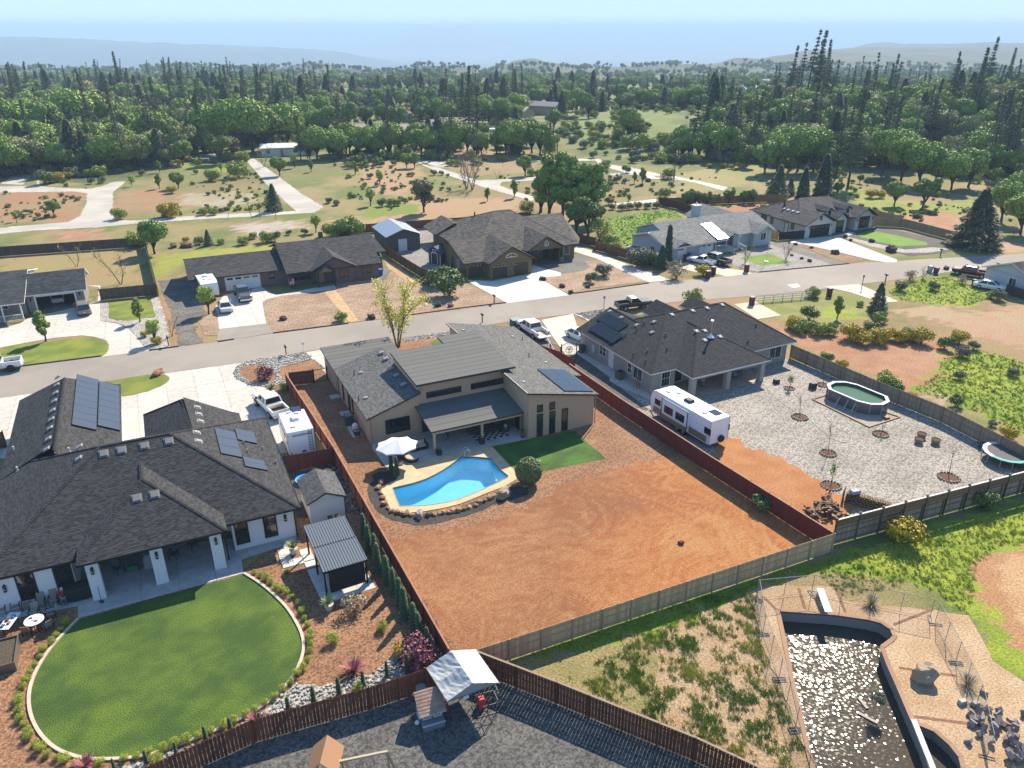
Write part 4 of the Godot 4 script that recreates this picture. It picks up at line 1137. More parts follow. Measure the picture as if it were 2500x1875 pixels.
func street_houses()->void:
	mauve_house()
	olive_house()
	pale_house()
	farmhouse()
	garage_house()
	sheds()

func mauve_house()->void:
	var t:=thing("ranch_house","long mauve ranch house with charcoal roof and white garage door","house",Vector3(-49.57,0,-116.06),deg_to_rad(24.5))
	var C:=Color(.175,.125,.115)
	var DK:=Color(.03,.028,.027)
	var SH:=Color(.062,.062,.064)
	walls(t,[0,0,14.3,0,14.3,12,0,12],2.55,C,M.stucco)
	walls(t,[14.31,-.6,18.6,-.6,18.6,-1.6,21.6,-1.6,21.6,-3.1,24.6,-3.1,24.6,-2.6,28.9,-2.6,28.9,.3,30.4,.3,30.4,14,14.31,14],2.6,C,M.stucco)
	roof(t,gable_x(-.5,14.2,-.5,12.7,2.56,4.28),SH,DK,.28,.6)
	roof(t,[[L(13.9,-3.15,2.56),L(29.4,-3.15,2.56),L(29.4,6.3,5.25),L(13.9,6.3,5.25)],[L(29.4,.2,3.515),L(31.1,.2,3.515),L(30.2,6.3,5.25),L(29.4,6.3,5.25)],[L(31.1,15.4,2.62),L(13.9,15.4,2.62),L(13.9,6.3,5.25),L(30.2,6.3,5.25)]],SH,DK,.28,.6)
	gable_wall(t,[[-2.6,2.55],[14.0,2.55],[6.3,5.0]],"d",14.25,.2,C,M.stucco)
	gable_wall(t,[[.3,2.6],[14.0,2.6],[6.3,5.0]],"d",30.2,.2,C,M.stucco)
	roof(t,gable_d(17.7,25.2,-3.7,4.2,2.58,4.6),SH,DK,.28,.6)
	gable_wall(t,[[21.6,2.55],[24.75,2.55],[21.45,4.38],[18.1,2.6]],"x",-3.12,.2,C,M.stucco)
	roof(t,gable_d(18.4,21.4,-4.4,-2.6,2.5,3.45),SH,DK,.28,.6)
	gable_wall(t,[[18.8,2.45],[21.0,2.45],[19.9,3.2]],"x",-4.2,.1,Color(.3,.22,.16),M.wood)
	for x in [18.6,21.2]:box_part(t,"post",DK,M.paint,x-.09,-4.25,0,x+.09,-4.07,2.45)
	box_part(t,"post",DK,M.paint,14.5,-2.9,0,14.68,-2.72,2.5)
	garage_door(t,L(7.5,0,0),0,5.1,2.15,Color(.72,.73,.74),Color(.6,.6,.6))
	window(t,L(12.0,0,1.2),0,.7,.9,DK,0)
	for x in [15.6,16.6,17.6]:window(t,L(x,-.6,.6),0,.85,1.5,DK,0)
	door(t,L(19.6,-1.6,.05),0,.95,2.1,Color(.3,.22,.15),DK)
	window(t,L(23.0,-3.1,1.0),0,1.5,1.2,DK,1)
	window(t,L(26.9,-2.6,1.0),0,1.5,1.2,DK,1)
	var flag:=thing("flag","small american flag hanging by the mauve house porch","flag",t.transform*L(14.6,-2.95,.6),deg_to_rad(24.5))
	var fm:=MB.new()
	for k in 7:
		fm.col=Color(.5,.04,.05) if k % 2==0 else Color(.7,.68,.66)
		fm.b2(-.42+k*.12,.1,0,-.30+k*.12,1.0,.02)
	fm.col=Color(.03,.05,.2)
	fm.b2(-.42,.62,-.005,.02,1.01,.027)
	part(flag,"cloth",fm,M.cloth)
	var fp:=MB.new()
	fp.col=Color(.6,.6,.58)
	fp.tube(Vector3(-.45,.0,.0),Vector3(-.45,1.1,0),.02,.02)
	part(flag,"pole",fp,M.metal)

func olive_house()->void:
	var t:=thing("olive_house","olive house with three dark garage doors and arched gable window","house",Vector3(-7.63,0,-124.97),deg_to_rad(24.5))
	var C:=Color(.17,.135,.065)
	var DK:=Color(.035,.03,.026)
	var SH:=Color(.10,.092,.085)
	walls(t,[0,0,3.5,0,3.5,-1.9,11.2,-1.9,11.2,6.0,19.3,6.0,19.3,3.7,22.4,3.7,22.4,25,3.0,25,3.0,13,0,13],2.62,C,M.stucco)
	roof(t,gable_x(-.5,10.5,-.4,13.8,2.62,4.65),SH,DK,.28,.6,[],.4)
	gable_wall(t,[[0,2.6],[13.2,2.6],[6.7,4.5]],"d",.0,.2,C,M.stucco)
	roof(t,gable_d(3.1,11.7,-2.5,7.0,2.62,5.2),SH,DK,.28,.6,[],.4)
	gable_wall(t,[[3.5,2.6],[11.2,2.6],[7.4,4.95]],"x",-1.92,.2,C,M.stucco)
	var A:=L(12.4,17.0,6.75);var B:=L(15.6,17.0,6.75)
	roof(t,hip(2.3,23.0,3.4,27.0,2.66,A,B),SH,DK,.28,.6,hip_caps(2.3,23.0,3.4,27.0,2.66,A,B),.4)
	roof(t,[[L(12.0,3.2,2.7),L(23.0,3.2,2.7),L(26.3,16.6,5.3),L(12.0,16.6,5.3)],[L(23.0,3.2,2.7),L(25.2,6.8,2.7),L(26.3,16.6,5.3)],[L(26.5,27,2.7),L(12.0,27,2.7),L(12.0,16.6,5.3),L(26.3,16.6,5.3)]],SH,DK,.28,.6,[],.4)
	roof(t,gable_d(12.1,19.9,1.9,11.0,2.72,5.0),SH,DK,.28,.6,[],.4)
	gable_wall(t,[[12.5,2.65],[19.4,2.65],[16.0,4.75]],"x",2.2,.25,C,M.stucco)
	roof(t,gable_d(1.8,9.6,20.0,27.5,2.66,4.5),SH,DK,.28,.6,[],.4)
	for x in [12.7,19.1]:
		box_part(t,"post",DK,M.paint,x-.12,2.3,.9,x+.12,2.55,2.65)
		box_part(t,"stone_pier",Color(.3,.26,.22),M.rock,x-.35,2.0,0,x+.35,2.7,.95)
	garage_door(t,L(1.75,0,0),0,2.7,2.2,Color(.06,.045,.035),C*1.3)
	for x in [5.3,9.2]:garage_door(t,L(x,-1.9,0),0,2.7,2.2,Color(.06,.045,.035),C*1.3)
	# arched window over the garage, small one over the porch
	var W:=Color(.75,.74,.7)
	for q in [[7.4,3.3,-1.9,1.0,.6],[16.0,3.3,2.2,.38,.85]]:
		var mb:=MB.new();var gl:=MB.new()
		mb.col=W
		for i in 12:
			var a:=PI*i/12;var b:=PI*(i+1)/12
			var p:=Vector3(cos(a)*q[3],sin(a)*q[4],0);var e:=Vector3(cos(b)*q[3],sin(b)*q[4],0)
			mb.bar(p,e,.1,.1)
			gl.tri(Vector3(0,0,.01),p+Vector3(0,0,.01),e+Vector3(0,0,.01))
		mb.bar(Vector3(-q[3],0,0),Vector3(q[3],0,0),.1)
		for k in 3:mb.bar(Vector3.ZERO,Vector3(cos(PI*(k+1)/4)*q[3],sin(PI*(k+1)/4)*q[4],0),.05)
		var o:=part(t,"window",mb,M.paint)
		o.position=L(q[0],q[2]-.04,q[1])
		part(o,"pane",gl,M.glass)
	window(t,L(14.2,6.0,1.2),0,.9,.9,W,0)
	window(t,L(15.9,6.0,1.2),0,.9,.9,W,0)
	window(t,L(20.8,3.7,.9),0,1.1,1.5,W,0)
	door(t,L(17.8,6.0,.05),0,1.0,2.1,DK,DK)
	window(t,L(0,3.5,.9),-90,.8,1.3,W,1)
	door(t,L(0,6.2,.05),-90,.9,2.0,DK,DK)
	window(t,L(3.0,17.5,1.0),-90,1.4,1.2,DK,1)
	pipe(t,L(9.5,19.4,5.4),1.0,Color(.03,.03,.03),.14)
	for q in [[7.0,17.5,4.5],[6.5,15.0,4.3],[8.5,14.0,5.0],[9.5,21.5,4.9]]:roof_vent(t,L(q[0],q[1],q[2]),Vector3(-.4,1,0),Color(.12,.11,.1))
	var d:=MB.new()
	d.col=Color(.03,.03,.03)
	d.lathe(V0,[[0,.1],[.3,.0],[.32,.02]],12)
	var o2:=part(t,"satellite_dish",d,M.plain)
	o2.position=L(.2,1.2,3.1)
	o2.rotation_degrees=Vector3(50,30,0)

func pale_house()->void:
	var t:=thing("pale_house","pale grey house with light shingles, square chimney and white porch railings","house",Vector3(28.15,0,-135.1),deg_to_rad(27.5))
	var C:=Color(.42,.47,.46)
	var W:=Color(.72,.73,.72)
	var SH:=Color(.20,.205,.20)
	walls(t,[-1.0,-.1,10.4,.6,10.4,4.5,16.4,4.5,16.4,2.2,20.4,2.2,20.4,1.0,24.8,1.0,24.8,14.5,3.0,14.5,3.0,10.2,-1.0,10.2],2.66,C,M.paint)
	roof(t,[[L(-1.6,-1.0,2.66),L(12.8,-.4,2.66),L(12.8,4.9,4.35),L(-1.6,4.9,4.35)],[L(12.8,10.8,2.66),L(-1.6,10.8,2.66),L(-1.6,4.9,4.35),L(12.8,4.9,4.35)]],SH,W,.28,.6,[],.22)
	gable_wall(t,[[-.3,2.6],[10.2,2.6],[4.9,4.15]],"d",-1.0,.2,C,M.paint)
	roof(t,gable_x(2.0,26.2,1.6,15.0,2.7,5.0),SH,W,.28,.6,[],.22)
	gable_wall(t,[[2.2,2.6],[14.4,2.6],[8.3,4.8]],"d",2.6,.2,C,M.paint)
	roof(t,gable_d(-.4,4.2,-1.3,3.6,2.7,3.75),SH,W,.28,.6,[],.22)
	gable_wall(t,[[.0,2.6],[3.8,2.6],[1.9,3.55]],"x",-.32,.2,C,M.paint)
	roof(t,gable_d(20.2,25.3,.2,6.0,2.7,4.05),SH,W,.28,.6,[],.22)
	gable_wall(t,[[20.5,2.6],[24.8,2.6],[22.75,3.85]],"x",.98,.2,C,M.paint)
	roof(t,gable_d(13.0,16.6,.2,5.0,2.7,3.6),SH,W,.28,.6,[],.22)
	roof(t,gable_d(18.5,27.0,9.0,19.5,2.7,4.7),SH,W,.28,.6,[],.22)
	walls(t,[19.0,14.4,26.5,14.4,26.5,19.0,19.0,19.0],2.66,C,M.paint)
	# shiny metal roof over the step
	var mr:=MB.new()
	mr.col=Color(.8,.8,.82)
	mr.slab([L(10.2,-.55,2.95),L(12.95,-.3,2.95),L(13.1,5.0,4.62),L(10.6,5.0,4.62)],.05)
	var mp:=part(t,"metal_roof",mr,M.metal)
	box_part(t,"chimney",C,M.paint,14.6,11.6,2.8,16.0,12.8,6.3)
	box_part(t,"chimney_cap",W,M.paint,14.5,11.5,6.3,16.1,12.9,6.42)
	pipe(t,L(15.3,12.2,6.4),.5,Color(.5,.5,.5),.12)
	garage_door(t,L(2.0,.06,0),-2.5,2.5,2.15,Color(.72,.73,.75),W,1)
	garage_door(t,L(7.1,.38,0),-2.5,4.9,2.15,Color(.72,.73,.75),W)
	window(t,L(-1.0,4.0,.8),-90,1.2,1.2,W,1)
	window(t,L(22.7,1.0,1.1),0,1.3,1.3,W,1)
	window(t,L(15.6,4.5,1.2),0,.8,.8,W,0)
	window(t,L(11.6,4.5,.8),0,1.2,1.4,W,1)
	door(t,L(13.5,4.5,.5),0,.95,2.05,Color(.5,.5,.5),W)
	var ac:=box_part(t,"window_cooler",W,M.plain,-1.45,4.3,.8,-1.0,4.9,1.2)
	# porch with white railings
	box_part(t,"porch_floor",Color(.4,.4,.38),M.paint,10.45,.3,0,16.3,4.4,.5)
	for x in [10.7,13.2,16.2]:box_part(t,"post",W,M.paint,x-.07,.45,.5,x+.07,.6,2.7)
	var rl:=MB.new()
	rl.col=W
	for s in [[L(10.7,.5,.5),L(13.2,.5,.5)],[L(13.3,.4,.5),L(13.9,-1.1,.0)],[L(16.2,.4,.5),L(16.8,-1.1,.0)]]:
		rl.bar(s[0]+Vector3.UP*.9,s[1]+Vector3.UP*.9,.08)
		rl.bar(s[0]+Vector3.UP*.1,s[1]+Vector3.UP*.1,.06)
		for k in 12:
			var p:Vector3=s[0].lerp(s[1],(k+.5)/12)
			rl.bar(p+Vector3.UP*.1,p+Vector3.UP*.9,.035)
		rl.bar(s[1],s[1]+Vector3.UP*1.0,.1)
	part(t,"railing",rl,M.paint).set_meta("kind","stuff")

func farmhouse()->void:
	var t:=thing("farmhouse","white farmhouse with black garage door and two dormers","house",Vector3(57.81,0,-151.91),deg_to_rad(26.0))
	var C:=Color(.60,.57,.53)
	var DK:=Color(.02,.02,.02)
	var SH:=Color(.085,.083,.083)
	walls(t,[0,0,7.4,0,7.4,2.8,8.4,2.8,8.4,.8,11.8,.8,11.8,2.8,14.2,2.8,14.2,.6,19.2,.6,19.2,15,.4,15],2.66,C,M.paint)
	roof(t,gable_d(-.8,8.2,-.7,9.0,2.68,4.75),SH,DK,.28,.6)
	gable_wall(t,[[0,2.6],[7.4,2.6],[3.7,4.5]],"x",-.02,.2,C,M.paint)
	var A:=L(5.6,8.4,5.8);var B:=L(13.4,8.0,5.8)
	roof(t,hip(-.5,19.9,1.2,15.8,2.7,A,B),SH,DK,.28,.6,hip_caps(-.5,19.9,1.2,15.8,2.7,A,B))
	roof(t,gable_d(7.9,12.3,.2,6.0,2.72,4.15),SH,DK,.28,.6)
	gable_wall(t,[[8.3,2.6],[11.9,2.6],[10.1,3.95]],"x",.78,.2,C,M.paint)
	roof(t,gable_d(13.6,19.8,-.1,7.0,2.72,4.5),SH,DK,.28,.6)
	gable_wall(t,[[14.2,2.6],[19.2,2.6],[16.7,4.3]],"x",.58,.2,C,M.paint)
	for x in [7.9,12.9]:
		roof(t,gable_d(x-1.0,x+1.0,1.6,6.5,4.3,5.0),SH,DK,.28,.6)
		box_part(t,"dormer_wall",C,M.paint,x-.75,1.9,2.8,x+.75,4.5,4.45)
		window(t,L(x,1.9,3.5),0,.7,.8,DK,1)
	garage_door(t,L(3.8,0,0),0,4.9,2.2,Color(.018,.018,.018),DK)
	window(t,L(3.7,-.02,3.3),0,.5,.7,DK,0)
	window(t,L(10.1,.8,.05),0,2.0,2.3,DK,0)
	window(t,L(12.9,2.8,.3),0,1.6,2.1,DK,1)
	window(t,L(16.7,.6,.3),0,2.9,2.3,DK,2)
	window(t,L(.3,12.0,1.0),-90,1.6,1.4,DK,1)
	window(t,L(.25,9.6,1.0),-90,.8,1.2,DK,0)
	door(t,L(.1,5.2,.05),-90,.9,2.0,Color(.7,.7,.7),DK)
	window(t,L(.1,3.6,1.1),-90,.8,1.1,DK,0)
	for x in [.9,6.8,14.6,18.9]:wall_lamp(t,L(x,-.02 if x<8 else .58,1.9))
	for q in [[2.0,8.5],[2.0,7.2],[2.0,5.9],[2.0,4.6]]:roof_vent(t,L(q[0],q[1],4.05),Vector3(-.45,1,0),Color(.4,.4,.4))
	pipe(t,L(3.0,9.5,4.7),1.1,Color(.03,.03,.03),.13)
	pipe(t,L(5.0,11.5,5.2),1.0,Color(.03,.03,.03),.13)

func garage_house()->void:
	var t:=thing("garage_house","grey house with white trim and an open double garage","house",Vector3(-69.79,0,-105.94),deg_to_rad(24.0))
	var C:=Color(.22,.215,.20)
	var W:=Color(.72,.72,.72)
	var SH:=Color(.058,.062,.068)
	# garage as real walls round an open bay
	walls(t,[.1,1.9,1.2,1.9,1.2,2.15,.1,2.15],2.6,C,M.paint)
	walls(t,[6.4,1.9,7.6,1.9,7.6,2.15,6.4,2.15],2.6,C,M.paint)
	walls(t,[1.2,1.9,6.4,1.9,6.4,2.15,1.2,2.15],2.6,C,M.paint,2.25)
	walls(t,[.1,2.16,.3,2.16,.3,10,.1,10],2.6,C,M.paint)
	walls(t,[7.4,2.16,7.6,2.16,7.6,10,7.4,10],2.6,C,M.paint)
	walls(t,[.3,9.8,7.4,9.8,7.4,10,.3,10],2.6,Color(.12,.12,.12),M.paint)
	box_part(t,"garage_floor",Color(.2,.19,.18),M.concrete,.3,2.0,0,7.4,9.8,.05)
	var fr:=MB.new()
	fr.col=W
	for x in [1.2,6.4]:fr.b2(x-.1,0,-1.85,x+.1,2.25,-1.95)
	fr.b2(1.1,2.25,-1.85,6.5,2.42,-1.94)
	part(t,"door_frame",fr,M.paint)
	wall_lamp(t,L(.65,1.9,1.9));wall_lamp(t,L(7.0,1.9,1.9))
	roof(t,gable_x(.0,8.05,1.55,10.6,2.7,4.75),SH,W,.28,.6)
	gable_wall(t,[[2.0,2.6],[10.0,2.6],[6.0,4.5]],"d",7.4,.2,C,M.paint)
	# main part
	walls(t,[-14,1.4,-.02,1.4,-.02,14,-14,14],2.66,C,M.paint)
	roof(t,gable_x(-15,.35,-1.7,17.2,2.68,4.95),SH,W,.28,.6)
	gable_wall(t,[[-1.2,2.7],[16.6,2.7],[7.75,4.8]],"d",-.2,.2,W,M.paint)
	window(t,L(-2.9,1.4,1.2),0,1.3,.9,W,1)
	for x in [-.3,-2.6,-5.2]:box_part(t,"post",W,M.paint,x-.08,-1.45,0,x+.08,-1.29,2.65)
	var rl:=MB.new()
	rl.col=W
	rl.bar(L(-5.2,-1.37,.95),L(-.3,-1.37,.95),.08)
	rl.bar(L(-5.2,-1.37,.2),L(-.3,-1.37,.2),.06)
	for k in 30:rl.bar(L(-5.1+k*.165,-1.37,.2),L(-5.1+k*.165,-1.37,.95),.035)
	part(t,"railing",rl,M.paint).set_meta("kind","stuff")
	# the corner of a house at the far right edge
	var e:=thing("corner_house","corner of a grey roofed house beside the parked blue car","house",Vector3(79.9,0,-113.9),deg_to_rad(20.0))
	walls(e,[0,0,10,0,10,9,0,9],2.7,Color(.5,.52,.53),M.paint)
	roof(e,gable_x(-.5,10.5,-.5,9.5,2.7,4.6),SH,W,.28,.6)
	gable_wall(e,[[0,2.6],[9,2.6],[4.5,4.4]],"d",.0,.2,Color(.5,.52,.53),M.paint)
	window(e,L(0,4,1.0),-90,1.2,1.2,W,1)

func ribbed(mb:MB,a:Vector3,along:Vector3,down:Vector3,step:=.3)->void:
	mb.slab([a,a+along,a+along+down,a+down],.03)
	var nn:=along.cross(down).normalized()
	if nn.y<0:nn=-nn
	var k:=int(along.length()/step)
	for i in k+1:
		var p:=a+along*(float(i)/k)+nn*.02
		mb.bar(p,p+down,step*.3,.045)

func sheds()->void:
	# metal garage behind the ranch house fence
	var g:=thing("metal_garage","charcoal metal garage with pale roof and white roller door","garage",Vector3(-22.95,0,-141.2),deg_to_rad(25.0))
	var C:=Color(.085,.08,.075)
	walls(g,[0,0,6.3,0,6.3,9,0,9],2.85,C,M.paint)
	gable_wall(g,[[0,2.8],[6.3,2.8],[3.15,4.0]],"x",0,9.0,C,M.paint)
	var r:=MB.new()
	r.col=Color(.55,.58,.62)
	ribbed(r,L(3.15,-.2,4.15),L(0,9.4,0),L(-3.45,0,-1.25),.5)
	part(g,"roof",r,M.metal)
	r=MB.new()
	r.col=Color(.55,.58,.62)
	ribbed(r,L(3.15,-.2,4.15),L(0,9.4,0),L(3.45,0,-1.25),.5)
	part(g,"roof",r,M.metal)
	door(g,L(2.9,0,0),0,1.7,2.3,Color(.66,.67,.7),C)
	# dark barn shed by the olive house
	var b:=thing("barn_shed","small dark blue barn shed with white trimmed door","shed",Vector3(-14.7,0,-134.4),deg_to_rad(-35.0))
	var D:=Color(.035,.045,.055)
	walls(b,[0,0,2.6,0,2.6,3.6,0,3.6],2.0,D,M.paint)
	gable_wall(b,[[0,2.0],[2.6,2.0],[2.1,2.75],[1.3,3.1],[.5,2.75]],"x",0,3.6,D,M.paint)
	var rr:=MB.new()
	rr.col=Color(.12,.15,.17)
	var pr:=[[-.12,1.95],[.45,2.8],[1.3,3.17],[2.15,2.8],[2.72,1.95]]
	for i in 4:rr.slab([L(pr[i][0],-.15,pr[i][1]),L(pr[i+1][0],-.15,pr[i+1][1]),L(pr[i+1][0],3.75,pr[i+1][1]),L(pr[i][0],3.75,pr[i][1])],.06)
	part(b,"roof",rr,M.shingle)
	var W:=Color(.7,.7,.7)
	door(b,L(1.3,0,.05),0,1.3,1.9,D,W)
	window(b,L(1.3,0,2.2),0,.7,.35,W,1)
	for x in [.0,2.6]:box_part(b,"corner_trim",W,M.paint,x-.06,-.03,0,x+.06,.05,2.0)
	# white garden shed by the white house
	var s:=thing("garden_shed","white block garden shed with grey shingle roof beside the shelter","shed",Vector3(-16.86,0,-54.54),deg_to_rad(25.0))
	var WW:=Color(.66,.65,.62)
	walls(s,[0,0,2.9,0,2.9,3.9,0,3.9],2.15,WW,M.paint)
	gable_wall(s,[[0,2.1],[2.9,2.1],[1.45,2.75]],"x",0,3.9,WW,M.paint)
	roof(s,[[L(-.2,-.2,2.1),L(-.2,4.1,2.1),L(1.45,4.1,2.86),L(1.45,-.2,2.86)]],Color(.10,.10,.105),Color(.05,.05,.05),.15,.3)
	roof(s,[[L(3.1,4.1,2.1),L(3.1,-.2,2.1),L(1.45,-.2,2.86),L(1.45,4.1,2.86)]],Color(.10,.10,.105),Color(.05,.05,.05),.15,.3)
	for q in [[1.5,.55],[2.1,.75]]:
		var st:=thing("bar_stool","brown stool by the white garden shed","stool",s.transform*L(q[0],-.45-.2*q[1],0),.4,"stools by the shed")
		var mb:=MB.new()
		mb.col=Color(.11,.05,.03)
		mb.b2(-.2,.62,-.2,.2,.68,.2)
		part(st,"seat",mb,M.wood)
		for x in [-.16,.16]:
			for z in [-.16,.16]:
				var lm:=MB.new()
				lm.col=Color(.08,.04,.03)
				lm.bar(Vector3(x,0,z),Vector3(x,.62,z),.04)
				part(st,"leg",lm,M.wood)

# ---------- fences ----------
# boards on posts and rails along a line of points; single: every board is a part of its own
func fence(called:String,label:String,pts:Array,h:float,c:Color,o:={})->Node3D:
	var q:=pv(pts)
	var t:=thing(called,label,"fence",Vector3(q[0].x,0,q[0].y),.0,o.get("group",""))
	var bw:float=o.get("bw",.14)
	var gap:float=o.get("gap",.006)
	var pw:float=o.get("span",2.4)
	var side:float=o.get("side",1.0)
	var jit:float=o.get("jit",.22)
	var tones:Array[Mesh]=[]
	if o.get("single",false):
		for k in 5:
			var mb:=MB.new()
			mb.col=c*(1.0-jit+2*jit*k/4.0)
			mb.b2(0,.03,0,bw-gap,h,.02)
			tones.append(mb.mesh())
	var pc:Color=o.get("post",c*.85)
	var panel:=MB.new()
	for i in q.size()-1:
		var a:=Vector3(q[i].x-q[0].x,0,q[i].y-q[0].y);var b:=Vector3(q[i+1].x-q[0].x,0,q[i+1].y-q[0].y)
		var l:=a.distance_to(b)
		var f:=(b-a)/l
		var s:=f.cross(Vector3.UP)*side
		var bs:=Basis(f,Vector3.UP,f.cross(Vector3.UP))
		var n:=maxi(1,roundi(l/pw))
		for k in n+1:
			if k==n and i<q.size()-2:continue
			var p:=a.lerp(b,float(k)/n)
			var mb:=MB.new()
			mb.col=pc
			mb.box(p+Vector3.UP*(h*.5+.03)-s*.06,Vector3(.09,h+.06,.09),bs)
			var po:=part(t,"post",mb,M.wood)
			if o.get("caps",false):
				var cm:=MB.new()
				cm.col=Color(.03,.03,.03)
				cm.box(p+Vector3.UP*(h+.09)-s*.06,Vector3(.13,.06,.13),bs)
				part(po,"cap",cm,M.plain)
		for y in o.get("rails",[.3,h*.55,h-.25]):
			var mb:=MB.new()
			mb.col=pc
			mb.box((a+b)/2+Vector3.UP*y-s*.03,Vector3(l,.085,.04),bs)
			part(t,"rail",mb,M.wood)
		if o.get("cap_board",false):
			var mb:=MB.new()
			mb.col=o.get("cap_color",c*1.15)
			mb.box((a+b)/2+Vector3.UP*(h+.02),Vector3(l,.035,.14),bs)
			part(t,"top_board",mb,M.wood)
		var m:=int(l/bw)
		for k in m:
			var w:=l/m
			var dy:=rng.randf_range(-.012,.012)
			if tones.size()>0:
				var br:=mpart(t,"board",tones[rng.randi() % 5],M.wood)
				br.transform=Transform3D(bs,a+f*(k*w)+s*.012+Vector3.UP*dy)
			else:
				panel.col=c*rng.randf_range(1.0-jit,1.0+jit)
				panel.box(a+f*((k+.5)*w)+s*.012+Vector3.UP*(h*.5+.015+dy),Vector3(w-gap,h-.03,.02),bs)
	if tones.is_empty():part(t,"boards",panel,M.wood).set_meta("kind","stuff")
	return t

func iron_gate(called:String,label:String,a:Vector3,b:Vector3,h:float,arch:=.0,motif:=false)->void:
	var t:=thing(called,label,"gate",a)
	var d:=b-a
	var l:=d.length()
	var c:=Color(.015,.015,.015)
	for p in [V0,d]:
		var mb:=MB.new();mb.col=c
		mb.tube(p,p+Vector3.UP*(h+.25),.07,.07)
		part(t,"post",mb,M.plain)
	var fr:=MB.new();fr.col=c
	var top:=func(u:float)->float:return h+arch*sin(PI*u)
	fr.bar(d*.02+Vector3.UP*.12,d*.98+Vector3.UP*.12,.05)
	for i in 10:fr.bar(d*(i/10.0)+Vector3.UP*top.call(i/10.0),d*((i+1)/10.0)+Vector3.UP*top.call((i+1)/10.0),.05)
	part(t,"frame",fr,M.plain)
	var n:=int(l/.13)
	for i in n:
		var u:=(i+.5)/n
		var mb:=MB.new();mb.col=c
		mb.bar(d*u+Vector3.UP*.12,d*u+Vector3.UP*top.call(u),.025)
		part(t,"bar",mb,M.plain)
	if motif:
		var mb:=MB.new();mb.col=c
		var o:=d*.5+Vector3.UP*h*.6
		var f:=d.normalized()
		for i in 20:
			var p:=o+f*cos(TAU*i/20)*.45+Vector3.UP*sin(TAU*i/20)*.45
			var e:=o+f*cos(TAU*(i+1)/20)*.45+Vector3.UP*sin(TAU*(i+1)/20)*.45
			mb.bar(p,e,.05)
		mb.bar(o-Vector3.UP*.42,o,.09)
		for k in 5:mb.bar(o,o+f*cos(PI*(k+.5)/5)*.4+Vector3.UP*sin(PI*(k+.5)/5)*.4,.05)
		part(t,"tree_emblem",mb,M.plain)

func mesh_panel(a:Vector3,b:Vector3,h:float,label:String)->void:
	var t:=thing("mesh_panel",label,"fence",a,.0,"temporary wire panels round the old pool")
	var d:=b-a
	var mb:=MB.new()
	mb.col=Color(.22,.22,.21)
	var U:=Vector3.UP
	mb.tube(U*.1,U*h,.018,.018,6);mb.tube(d+U*.1,d+U*h,.018,.018,6)
	mb.tube(U*h,d+U*h,.018,.018,6);mb.tube(U*.12,d+U*.12,.018,.018,6)
	mb.tube(d*.5+U*.1,d*.5+U*h,.02,.02,6)
	part(t,"frame",mb,M.plain)
	var w:=MB.new()
	w.col=Color(.25,.25,.25)
	var l:=d.length()
	var f:=d/l
	var s:=.17
	for i in int((l+h)/s):
		for sg in [1.0,-1.0]:
			var x0:float=i*s-(h if sg>0 else .0)
			var x1:float=x0+h*sg
			var p:=Vector2(x0,.12);var q:=Vector2(x1,h)
			var t0:=clampf((0-p.x)/(q.x-p.x),0,1);var t1:=clampf((l-p.x)/(q.x-p.x),0,1)
			if t0>t1:var e:=t0;t0=t1;t1=e
			if t1-t0<.02:continue
			var A:=p.lerp(q,t0);var B:=p.lerp(q,t1)
			w.bar(f*A.x+U*A.y,f*B.x+U*B.y,.005)
	part(t,"wire_mesh",w,M.metal).set_meta("kind","stuff")
	for p in [d*.02,d*.98]:
		var ft:=MB.new()
		ft.col=Color(.04,.04,.04)
		var sd:=f.cross(U)
		ft.bar(p+sd*.4+U*.03,p-sd*.4+U*.03,.05)
		ft.bar(p+sd*.4+f*.2+U*.03,p-sd*.4+f*.2+U*.03,.05)
		ft.bar(p+sd*.4+U*.03,p+sd*.4+f*.2+U*.03,.05);ft.bar(p-sd*.4+U*.03,p-sd*.4+f*.2+U*.03,.05)
		part(t,"foot",ft,M.plain)

